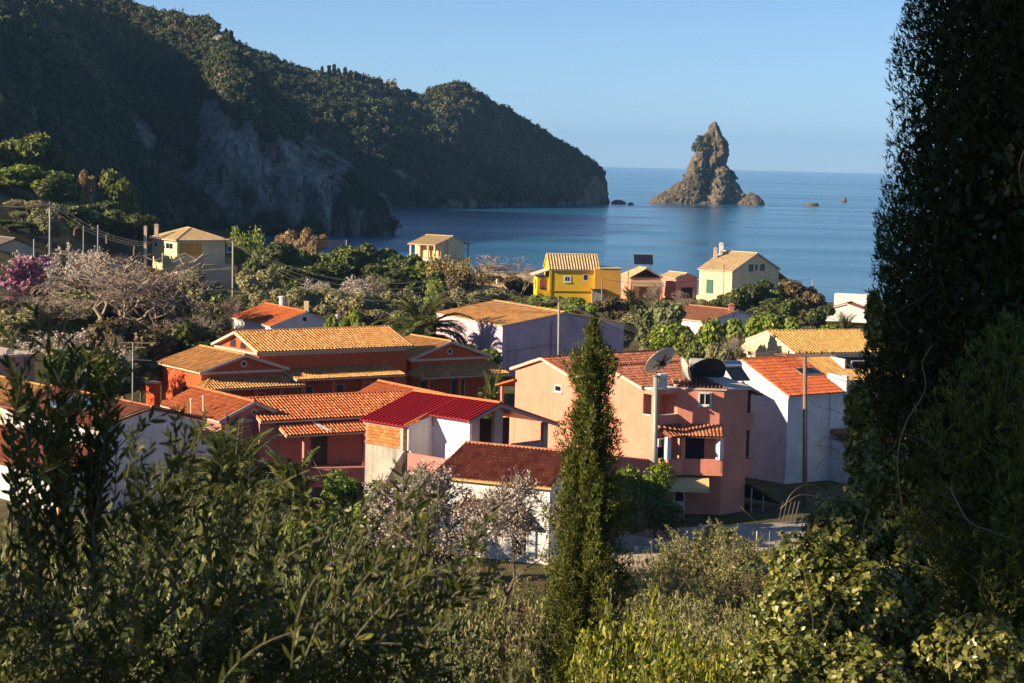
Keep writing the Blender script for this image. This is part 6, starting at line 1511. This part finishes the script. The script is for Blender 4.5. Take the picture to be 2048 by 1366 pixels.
for px, tp, w, y, lab in ((1410, 1048, 170, 105, 'bushy grey green shrub before the salmon house door, above the path'), (1490, 1078, 100, 104, 'low shrub left of the fence post'), (1330, 1098, 130, 100, 'yellow green shrub on the path edge'),
                          (1450, 1100, 150, 96, 'twiggy shrub under the bushy grey green one'), (1270, 1130, 110, 96, 'shrub right of the slim cypress on the path edge'), (1560, 1125, 120, 96, 'shrub in front of the wire fence'), (1500, 1068, 90, 106, 'low shrub at the right end of the paved yard'), (1350, 1080, 90, 104, 'low shrub in the middle of the ramp wall')):
    scrub('scrub', px, tp, w, y, lab)
for i, (px, tp, w, y) in enumerate(((1250, 1225, 230, 30), (1340, 1240, 240, 27), (1180, 1290, 200, 26), (1420, 1300, 220, 24), (1300, 1320, 240, 22))):
    scrub('lemon', px, tp, w, y, ('yellow green citrus shrub right of the slim cypress foot', 'yellow green citrus shrub at bottom centre right', 'yellow green citrus sprig in front of the slim cypress foot', 'yellow green citrus shrub nearest the smilax mound', 'lowest yellow green citrus shrub at the bottom edge')[i])
scrub('scrub', 950, 1180, 160, 40, 'pale olive sapling left of the slim cypress', None); scrub('scrub', 920, 1270, 190, 34, 'pale olive sapling at the bottom left of the slim cypress', None); scrub('scrub', 1040, 1225, 170, 44, 'grey shrub touching the slim cypress on its left', None)
# dark shrubbery under the olive branches
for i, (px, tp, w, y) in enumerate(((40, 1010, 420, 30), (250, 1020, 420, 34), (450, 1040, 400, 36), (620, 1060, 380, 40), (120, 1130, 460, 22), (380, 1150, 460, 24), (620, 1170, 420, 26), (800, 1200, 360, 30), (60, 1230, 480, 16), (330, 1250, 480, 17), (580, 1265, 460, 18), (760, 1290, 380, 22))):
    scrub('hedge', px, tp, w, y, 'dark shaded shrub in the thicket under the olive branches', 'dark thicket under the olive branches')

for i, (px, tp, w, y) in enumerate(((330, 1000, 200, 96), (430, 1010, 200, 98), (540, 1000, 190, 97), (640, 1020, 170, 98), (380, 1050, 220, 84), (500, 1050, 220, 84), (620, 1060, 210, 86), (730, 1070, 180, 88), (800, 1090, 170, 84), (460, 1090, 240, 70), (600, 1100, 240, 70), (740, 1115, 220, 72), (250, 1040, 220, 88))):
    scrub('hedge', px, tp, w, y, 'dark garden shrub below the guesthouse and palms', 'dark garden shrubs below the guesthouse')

# ------------------------------------------------------------------ slim cypress in the centre
def cypress(name, label, base, prof, nspray, ln, seed, mat, strips=5, lean=(0, 0), cone_n=0, cone_r=.014, fan=.55, front=None, core=5000, lumpy=1.0, coremax=.7):
    """prof: (z above base, radius); sprays of scale-leaf strips along a columnar, lumpy surface"""
    rg = np.random.default_rng(seed); o = np.array(prof, float); H = o[-1, 0]
    zz = np.linspace(0, H, 400); cum = np.cumsum(np.interp(zz, o[:, 0], o[:, 1]) + .02); cum /= cum[-1]
    z = np.interp(rg.uniform(0, 1, nspray), cum, zz); an = rg.uniform(0, 2 * math.pi, nspray)
    if front is not None:
        k_ = rg.uniform(0, 1, nspray) < .72; an = np.where(k_, rg.uniform(front[0], front[1], nspray), an); z = np.where(k_ & (z > front[2]), rg.uniform(0, front[2], nspray), z)
    lump = 1 + lumpy * (.20 * np.sin(an * 5 + z * .9 + seed) + .16 * np.sin(an * 9 - z * 2.3) + .14 * np.sin(z * 4.1 + an * 2))
    deep = rg.beta(3.2, 1.0, nspray); r = np.interp(z, o[:, 0], o[:, 1]) * lump * deep
    cx = lean[0] * z / H; cy = lean[1] * z / H
    P = np.stack([cx + r * np.cos(an), cy + r * np.sin(an), z], 1); out = np.stack([np.cos(an), np.sin(an), 0 * an], 1)
    D0 = unit(out * rg.uniform(.25, .8, nspray)[:, None] + [0, 0, 1.0] + rg.normal(0, .25, (nspray, 3)))
    Vs = []; Ts = []
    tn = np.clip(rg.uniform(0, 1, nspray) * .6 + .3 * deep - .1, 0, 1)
    for k in range(strips):
        d = unit(D0 + rg.normal(0, fan, (nspray, 3))); L = ln * rg.uniform(.6, 1.2, nspray)[:, None]; st = P + D0 * L * rg.uniform(-.4, .5, (nspray, 1))
        w = unit(np.cross(d, rg.normal(size=(nspray, 3)))) * L * .10
        Vs.append(np.stack([st - w * .7, st + d * L * .55 - w, st + d * L, st + d * L * .55 + w], 1)); Ts.append(np.clip(tn + rg.normal(0, .14, nspray), 0, 1))
    V = np.concatenate(Vs).reshape(-1, 3); T = np.concatenate(Ts); F = np.arange(len(V)).reshape(-1, 4)
    t = link(name, None, loc=tuple(base), label=label, cat='tree')
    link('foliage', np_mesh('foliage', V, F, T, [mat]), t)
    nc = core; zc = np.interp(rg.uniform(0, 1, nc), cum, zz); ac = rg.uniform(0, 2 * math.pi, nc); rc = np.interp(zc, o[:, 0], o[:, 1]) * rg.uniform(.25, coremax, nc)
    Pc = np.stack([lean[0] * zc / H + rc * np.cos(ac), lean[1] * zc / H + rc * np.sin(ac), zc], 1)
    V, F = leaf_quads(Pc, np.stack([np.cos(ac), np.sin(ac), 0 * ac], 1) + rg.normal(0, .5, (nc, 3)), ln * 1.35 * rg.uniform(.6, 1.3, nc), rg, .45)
    link('inner_foliage', np_mesh('inner_foliage', V, F, rg.uniform(0, .35, nc), [mat]), t)  # filler leaves added to block light; dark tint paints the shaded interior
    S = []
    for s in range(12):
        a = H * s / 12 * .95; b = H * (s + 1) / 12 * .95; S.append((np.array([lean[0] * a / H, lean[1] * a / H, a]), np.array([lean[0] * b / H, lean[1] * b / H, b]), .012 * H * (1 - s / 13) + .01, .012 * H * (1 - (s + 1) / 13) + .01))
    for s in range(160):
        i = rg.integers(0, nspray); a = np.array([cx[i], cy[i], z[i] * .93]); S.append((a, P[i], .012, .005))
    Vt, Ft = segs_mesh(S, 5); link('trunk', np_mesh('trunk', Vt, Ft, None, [BARK]), t)
    cm = None
    for i in range(cone_n):
        if cm is None:
            m = MB(); m.lathe((0, 0, 0), [(.2, -1), (.75, -.7), (1, 0), (.75, .7), (.2, 1)], 8); V_ = np.array(m.v) * cone_r; cm = bpy.data.meshes.new('cone'); cm.from_pydata(V_.tolist(), [], m.f); cm.materials.append(flat('cypress_cone', (.30, .25, .19), .8, var=.5, scale=60))
        j = rg.integers(0, nspray)
        for _ in range(30):
            j = rg.integers(0, nspray)
            if deep[j] > .93 and P[j, 1] < 0: break
        link('cone', cm, t, loc=tuple(P[j] + out[j] * .03), rotz=rg.uniform(0, 6))
    return t
CYP = leafmat('cypress_leaf', (.045, .062, .012), (.115, .13, .022), (.26, .235, .05), .14, .6, .22)
bx = at_y(1168, 1366, 40); zb = float(zt(bx[0], 40)); tp = at_y(1186, 640, 41)
def hz(py): return at_y(1180, py, 40.5)[2] - zb
ppm = FPX / 40.5
prof = [(z_, .66 * r_) for z_, r_ in [(0, 105 / ppm), (hz(1366), 104 / ppm), (hz(1250), 98 / ppm), (hz(1150), 92 / ppm), (hz(1050), 84 / ppm), (hz(950), 72 / ppm), (hz(880), 62 / ppm), (hz(825), 52 / ppm), (hz(800), 44 / ppm), (hz(770), 56 / ppm), (hz(730), 54 / ppm), (hz(705), 40 / ppm), (hz(690), 22 / ppm), (hz(660), 14 / ppm), (hz(640), 3 / ppm)]]
cypress('cypress_tree', 'slim sunlit cypress in the centre before the salmon house', (bx[0], 40.5, zb), prof, 20000, .115, 61, CYP, 5, (tp[0] - bx[0], 0), 40, .022, core=1800, lumpy=1.9)
# ------------------------------------------------------------------ big dark cypress on the right
zb = float(zt(4.6, 15.0)) - .2
def hz2(py): return at_y(1800, py, 14.2)[2] - zb
ppm = FPX / 14.4; AX = (4.25, 15.2)
def rr(px): return (AX[0] - (px + 6 - 1024) / FPX * 14.6) * .93
prof = [(0, 1.5), (hz2(1366), rr(1700)), (hz2(1000), rr(1705)), (hz2(800), rr(1712)), (hz2(640), rr(1735)), (hz2(520), rr(1752)), (hz2(400), rr(1775)), (hz2(250), rr(1784)), (hz2(100), rr(1800)), (hz2(-50), rr(1815)), (hz2(-300), 1.15), (hz2(-900), .8), (hz2(-1500), .1)]
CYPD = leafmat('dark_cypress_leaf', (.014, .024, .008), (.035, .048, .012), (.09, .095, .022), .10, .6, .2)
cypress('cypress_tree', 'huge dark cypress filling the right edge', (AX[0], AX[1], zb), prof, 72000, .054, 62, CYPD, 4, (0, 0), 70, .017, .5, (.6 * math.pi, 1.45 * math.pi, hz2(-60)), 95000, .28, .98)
prof = [(0, .5), (hz2(1366), .55), (hz2(1000), .5), (hz2(800), .42), (hz2(680), .25), (hz2(610), .03)]
q = at_y(2010, 800, 13.2); cypress('cypress_tree', 'lighter tree added for the sunlit branches of the huge dark cypress', (q[0], 13.2, zb), prof, 13000, .055, 63, CYP, 5, core=2500, lumpy=2.2, coremax=.55)  # separate tree in lighter leaf, added as the big cypress's sunlit branches

# ------------------------------------------------------------------ smilax mound and hanging stems at the foot of the big cypress
def heart_leaves(P, N, s, rg):
    n = len(P); N = unit(N); a = unit(np.cross(N, rg.normal(size=(n, 3)))); b = np.cross(N, a); s = s[:, None]
    pts = [(0, -.15), (.42, -.42), (.5, .1), (0, .75), (-.5, .1), (-.42, -.42)]
    V = np.stack([P + a * s * x + b * s * y + N * s * (.18 * abs(x)) for x, y in pts], 1).reshape(-1, 3); k = (np.arange(n) * 6)[:, None]
    return V, np.concatenate([k + [0, 1, 2, 3], k + [0, 3, 4, 5]], 0)
def mound(name, label, centre, blobs, n, leaf, mat, seed, stems=60):
    rg = np.random.default_rng(seed); P = []; N = []
    w = np.array([b[3] * b[5] for b in blobs]); w = w / w.sum()
    for b, k in zip(blobs, w):
        m_ = int(n * k); d = unit(rg.normal(size=(m_, 3)) + [0, -.3, .2]); r = rg.beta(5, 1.3, m_) * (1 + .2 * np.sin(d[:, 0] * 9) * np.cos(d[:, 2] * 8)); P.append(np.array(b[:3]) + d * r[:, None] * b[3:]); N.append(d + rg.normal(0, .6, (m_, 3)) + [0, 0, .25])
    P = np.concatenate(P); N = np.concatenate(N); V, F = heart_leaves(P, N, leaf * rg.uniform(.55, 1.3, len(P)), rg); tn = rg.uniform(0, 1, len(P))
    t = link(name, None, loc=tuple(centre), label=label, cat='climber'); link('leaves', np_mesh('leaves', V, F, np.concatenate([tn, tn]), [mat]), t)
    S = []
    for i in range(stems):
        j = rg.integers(0, len(P)); p = P[j].copy(); d = rg.normal(size=3)
        for s in range(10): d = unit(d + rg.normal(0, .22, 3)); q = p + d * .05; S.append((p, q, .0016, .0016)); p = q
    V, F = segs_mesh(S, 4); link('stems', np_mesh('stems', V, F, None, [flat('pale_stems', (.20, .15, .09), .8)]), t, kind='stuff')
    return t
def blob_px(px, py, y, wx, hz_, o):
    p = at_y(px, py, y) - o; k = y / FPX; return (p[0], p[1], p[2], wx * k, wx * k * .8, hz_ * k)
o = at_y(1680, 1366, 12.5)
bl = [blob_px(1690, 1090, 12.8, 90, 110, o), blob_px(1620, 1150, 12.3, 90, 90, o), blob_px(1600, 1260, 12.0, 110, 100, o), blob_px(1700, 1230, 12.2, 120, 120, o), blob_px(1780, 1180, 12.8, 100, 130, o), blob_px(1570, 1360, 11.6, 110, 90, o), blob_px(1700, 1370, 11.6, 140, 100, o), blob_px(1850, 1340, 12.2, 120, 120, o), blob_px(1740, 960, 13.2, 50, 80, o), blob_px(1960, 1320, 12, 140, 90, o)]
mound('smilax_climber', 'sunlit mound of heart leaved climber at the cypress foot', o, bl, 26000, .038, LM['ivy'], 71, 60)
o = at_y(1745, 760, 13.4)
bl = [blob_px(1715, 820, 13.4, 26, 50, o), blob_px(1725, 900, 13.3, 40, 50, o), blob_px(1748, 640, 13.6, 18, 60, o)]
mound('smilax_climber', 'upright climber leaves along the left edge of the big cypress', o, bl, 2600, .036, LM['ivy'], 72, 12)
def vine(pts, r, label):
    P = catmull([at_y(*p) for p in pts], 40); r = r * .62; m = MB(); m.tube(list(P), [r * (1 - .6 * i / 40) for i in range(40)], 5); m.build('vine_stem', flat('vine_bark', (.30, .22, .15), .85), label=label, cat='vine', group='bare vine stems')
vine([(1810, 1060, 13.0), (1795, 930, 12.9), (1810, 850, 12.9), (1850, 780, 12.9), (1845, 725, 12.9), (1865, 690, 12.9)], .008, 'long bare vine stem curving up the dark cypress')
vine([(1900, 975, 12.8), (1935, 1040, 12.7), (1975, 1060, 12.7), (2060, 1090, 12.6)], .009, 'bare vine stem sweeping to the right edge')
vine([(1570, 1010, 12.4), (1585, 985, 12.4), (1615, 968, 12.4), (1650, 985, 12.4), (1670, 1030, 12.4)], .006, 'arching bare tendril above the smilax mound')
vine([(1560, 1018, 12.4), (1600, 990, 12.4), (1660, 998, 12.4), (1720, 1000, 12.5)], .005, 'lower arching tendril above the smilax mound')
vine([(1690, 845, 13.2), (1665, 870, 13.2), (1640, 880, 13.2), (1645, 905, 13.2)], .005, 'thin tendril reaching left of the big cypress')
vine([(2048, 300, 12.8), (2038, 340, 12.8), (2046, 390, 12.8)], .006, 'short pale stem at the upper right edge')
vine([(1900, 1360, 11), (1895, 1290, 11), (1915, 1240, 11), (1945, 1225, 11)], .006, 'pale stem at the bottom right corner')

# ------------------------------------------------------------------ olive branches right in front of the camera (left)
OLV = leafmat('near_olive_leaf', (.020, .030, .008), (.060, .072, .014), (.20, .19, .04), .2, .5, .22)
rg = np.random.default_rng(31)
def olive_shoot(root, tip, rg, leaf=.052, S=None, L=None, n=None, width=.16):
    root = np.asarray(root, float); tip = np.asarray(tip, float); ln = np.linalg.norm(tip - root); mid = (root + tip) / 2 + rg.normal(0, .10, 3) * ln + [-.05 * ln, 0, .10 * ln]
    ts = np.linspace(0, 1, 14); C = [(1 - t) ** 2 * root + 2 * t * (1 - t) * mid + t * t * tip for t in ts]
    for i in range(13): S.append((C[i], C[i + 1], .0026 * (1 - ts[i] * .6), .0026 * (1 - ts[i + 1] * .6)))
    n = n or int(ln / .027); ang = rg.uniform(0, 6)
    for i in range(n):
        t = .02 + .98 * (i + rg.uniform(0, .3)) / n; p = (1 - t) ** 2 * root + 2 * t * (1 - t) * mid + t * t * tip; d = unit(2 * (1 - t) * (mid - root) + 2 * t * (tip - mid)); a = unit(np.cross(d, (0, 0, 1.))); b = np.cross(d, a); ang += 1.57
        for sg in (0, math.pi):
            if rg.uniform() < .08: continue
            th = ang + sg + rg.normal(0, .35); o = a * math.cos(th) + b * math.sin(th); ld = unit(o * rg.uniform(.55, 1.0) + d * rg.uniform(.5, 1.1) + [0, 0, .15])
            L.append((p, ld, leaf * rg.uniform(.6, 1.15) * (1 - .25 * t)))
def olive_thing(label, roots_tips, rg, leaf, loc, sub=2):
    S = []; L = []
    for r_, t_ in roots_tips:
        r_ = np.asarray(r_); t_ = np.asarray(t_); olive_shoot(r_, t_, rg, leaf, S, L)
        for k in range(sub):
            s = rg.uniform(.25, .8); b = r_ + (t_ - r_) * s; e = b + unit((t_ - r_) + rg.normal(0, .35, 3) * np.linalg.norm(t_ - r_) * .9) * np.linalg.norm(t_ - r_) * rg.uniform(.25, .45); olive_shoot(b, e, rg, leaf, S, L)
    P = np.array([l[0] for l in L]) - loc; D_ = np.array([l[1] for l in L]); ln = np.array([l[2] for l in L])[:, None]; n = len(P)
    w = unit(np.cross(D_, rg.normal(size=(n, 3)))); nn = np.cross(D_, w); w = w * ln * .125
    bend = nn * ln * rg.normal(0, .06, (n, 1))
    V = np.stack([P, P + D_ * ln * .35 + w, P + D_ * ln * .75 + w * .8 + bend * .5, P + D_ * ln + bend, P + D_ * ln * .75 - w * .8 + bend * .5, P + D_ * ln * .35 - w, P + D_ * ln * .5 + nn * ln * .025], 1).reshape(-1, 3)
    k = (np.arange(n) * 7)[:, None]; F = np.concatenate([k + [0, 1, 2, 6], k + [6, 2, 3, 4], k + [0, 6, 4, 5]], 0); tn = rg.beta(1.3, 1.9, n)  # bright end of the leaf tint puts sun highlights into the colour
    t = link('olive_branch', None, loc=tuple(loc), label=label, cat='olive branch'); link('leaves', np_mesh('leaves', V, F, np.concatenate([tn] * 3), [OLV]), t)
    V, F = segs_mesh([(a - loc, b - loc, c, d) for a, b, c, d in S], 5); link('twigs', np_mesh('twigs', V, F, None, [flat('olive_twig', (.15, .13, .085), .8)]), t, kind='stuff')
def q(px, py, y): return at_y(px, py, y)
tips1 = [(20, 725), (50, 745), (110, 705), (140, 765), (210, 745), (175, 815), (225, 850), (130, 680), (180, 690), (60, 690), (120, 665), (155, 690), (195, 655), (235, 690), (95, 740), (30, 760), (170, 770), (225, 800), (140, 830), (60, 850), (110, 880), (150, 720), (190, 730), (85, 790), (240, 760)]
rt = [(q(t[0] * .5 + 60 + rg.uniform(-60, 60), 1080 + rg.uniform(0, 160), 5.6), q(t[0], t[1], 5.4 + rg.uniform(-.4, .5))) for t in tips1]
olive_thing('upright olive shoots at the left edge before the white house', rt, rg, .060, q(100, 1300, 5.6), 2)
tips2 = [(255, 850), (350, 835), (395, 850), (300, 930), (420, 815), (465, 835), (380, 870), (330, 925), (440, 890), (500, 900), (540, 945), (580, 930), (470, 980), (400, 1010), (610, 980), (560, 1030), (640, 1030), (350, 1040), (300, 1070), (660, 1070), (500, 1070)]
rt = [(q(t[0] - 40 + rg.uniform(-70, 40), t[1] + rg.uniform(170, 300), 5.4), q(t[0], t[1], 5.2 + rg.uniform(-.4, .4))) for t in tips2]
olive_thing('olive shoots in the middle left before the palms', rt, rg, .056, q(400, 1400, 5.4), 1)
tips3 = [(800, 935), (845, 925), (770, 960), (835, 985), (950, 1055), (990, 1010), (905, 1040), (880, 990), (960, 1130), (930, 1180), (860, 1100), (790, 1080), (730, 1060), (700, 1110), (900, 1230), (820, 1180), (1010, 1110), (760, 1160)]
def mainstem(x): return np.interp(x, [380, 560, 660, 800, 926, 985], [1400, 1345, 1306, 1262, 1210, 1165])
rt = []
for t in tips3:
    x_ = min(t[0] - rg.uniform(30, 130), 940); rt.append((q(x_, max(mainstem(x_), t[1] + 60), 4.6), q(t[0], t[1], 4.5 + rg.uniform(-.2, .2))))
rt += [(q(430, 1390, 4.62), q(780, 1268, 4.6)), (q(780, 1268, 4.6), q(975, 1165, 4.55)), (q(700, 1292, 4.6), q(960, 1110, 4.5))]
olive_thing('long olive branch reaching right across the almond blossom', rt, rg, .052, q(600, 1400, 4.6), 1)
tips4 = [(x_, rg.uniform(1140 + .04 * x_, 1360)) for x_ in rg.uniform(-40, 860, 80)]
rt = [(q(t[0] - rg.uniform(40, 220), t[1] + rg.uniform(120, 260), 6.6), q(t[0], t[1], 6.4 + rg.uniform(-1.0, .8))) for t in tips4]
olive_thing('dense shaded olive foliage across the bottom left', rt, rg, .060, q(300, 1500, 6.4), 3)
rt = [(q(x_ - 30 + rg.uniform(-40, 30), y_ + rg.uniform(150, 260), 5.5), q(x_, y_, 5.4 + rg.uniform(-.3, .3))) for x_, y_ in ((245, 905), (275, 960), (310, 890), (340, 975), (372, 920), (405, 950), (432, 985), (455, 925), (215, 950), (290, 1005))]
olive_thing('sparse olive twigs crossing the shaded white gable', rt, rg, .056, q(330, 1200, 5.5), 0)
q1 = q(1060, 1320, 4.4); olive_thing('single olive tip at the bottom edge left of the slim cypress', [(q(1000, 1430, 4.4), q1), (q(1020, 1420, 4.4), q(1030, 1330, 4.4))], rg, .05, q(1010, 1430, 4.4), 0)

# ------------------------------------------------------------------ tall pine left of the camera: outside the frame, its crown shaped to shade the upper cypress and the olive
t = link('pine_tree', None, loc=(-10.5, 10.5, float(zt(-10.5, 10.5)) - .2), label='unseen tall pine left of the view, shaped for its shade', cat='tree')
rg = np.random.default_rng(90); bl = [(rg.normal(0, 1.6), rg.uniform(-4.5, 3.0), (9.4 if k % 3 else 11) + rg.uniform(-1.2, 5.5), 1.5, 1.5, .9) for k in range(40)] + [(rg.normal(1.5, 1.2), rg.uniform(-9.5, -5.0), rg.uniform(4.6, 9.5), .9, .9, .6) for k in range(6)]
V, F, T = blobs_crown(91, bl, 1500, .17, .45); link('crown', np_mesh('crown', V, F, T, [LM['dark']]), t)
link('trunk', trunk_mesh('trunk', rg, 15, .3, .02, 5), t)

# ------------------------------------------------------------------ the air: one closed box of even, thin haze round the camera and everything built
hm = bpy.data.materials.new('thin_haze'); hm.use_nodes = True; hn = hm.node_tree
hn.nodes.remove(hn.nodes['Principled BSDF'])
pv_ = hn.nodes.new('ShaderNodeVolumePrincipled'); pv_.inputs['Color'].default_value = (.28, .56, 1.0, 1); pv_.inputs['Density'].default_value = .00006
hn.links.new(pv_.outputs[0], hn.nodes['Material Output'].inputs['Volume'])
m = MB(); m.box(-26500, 26500, -300, 26500, -12, 420); m.build('haze', hm, kind='stuff')
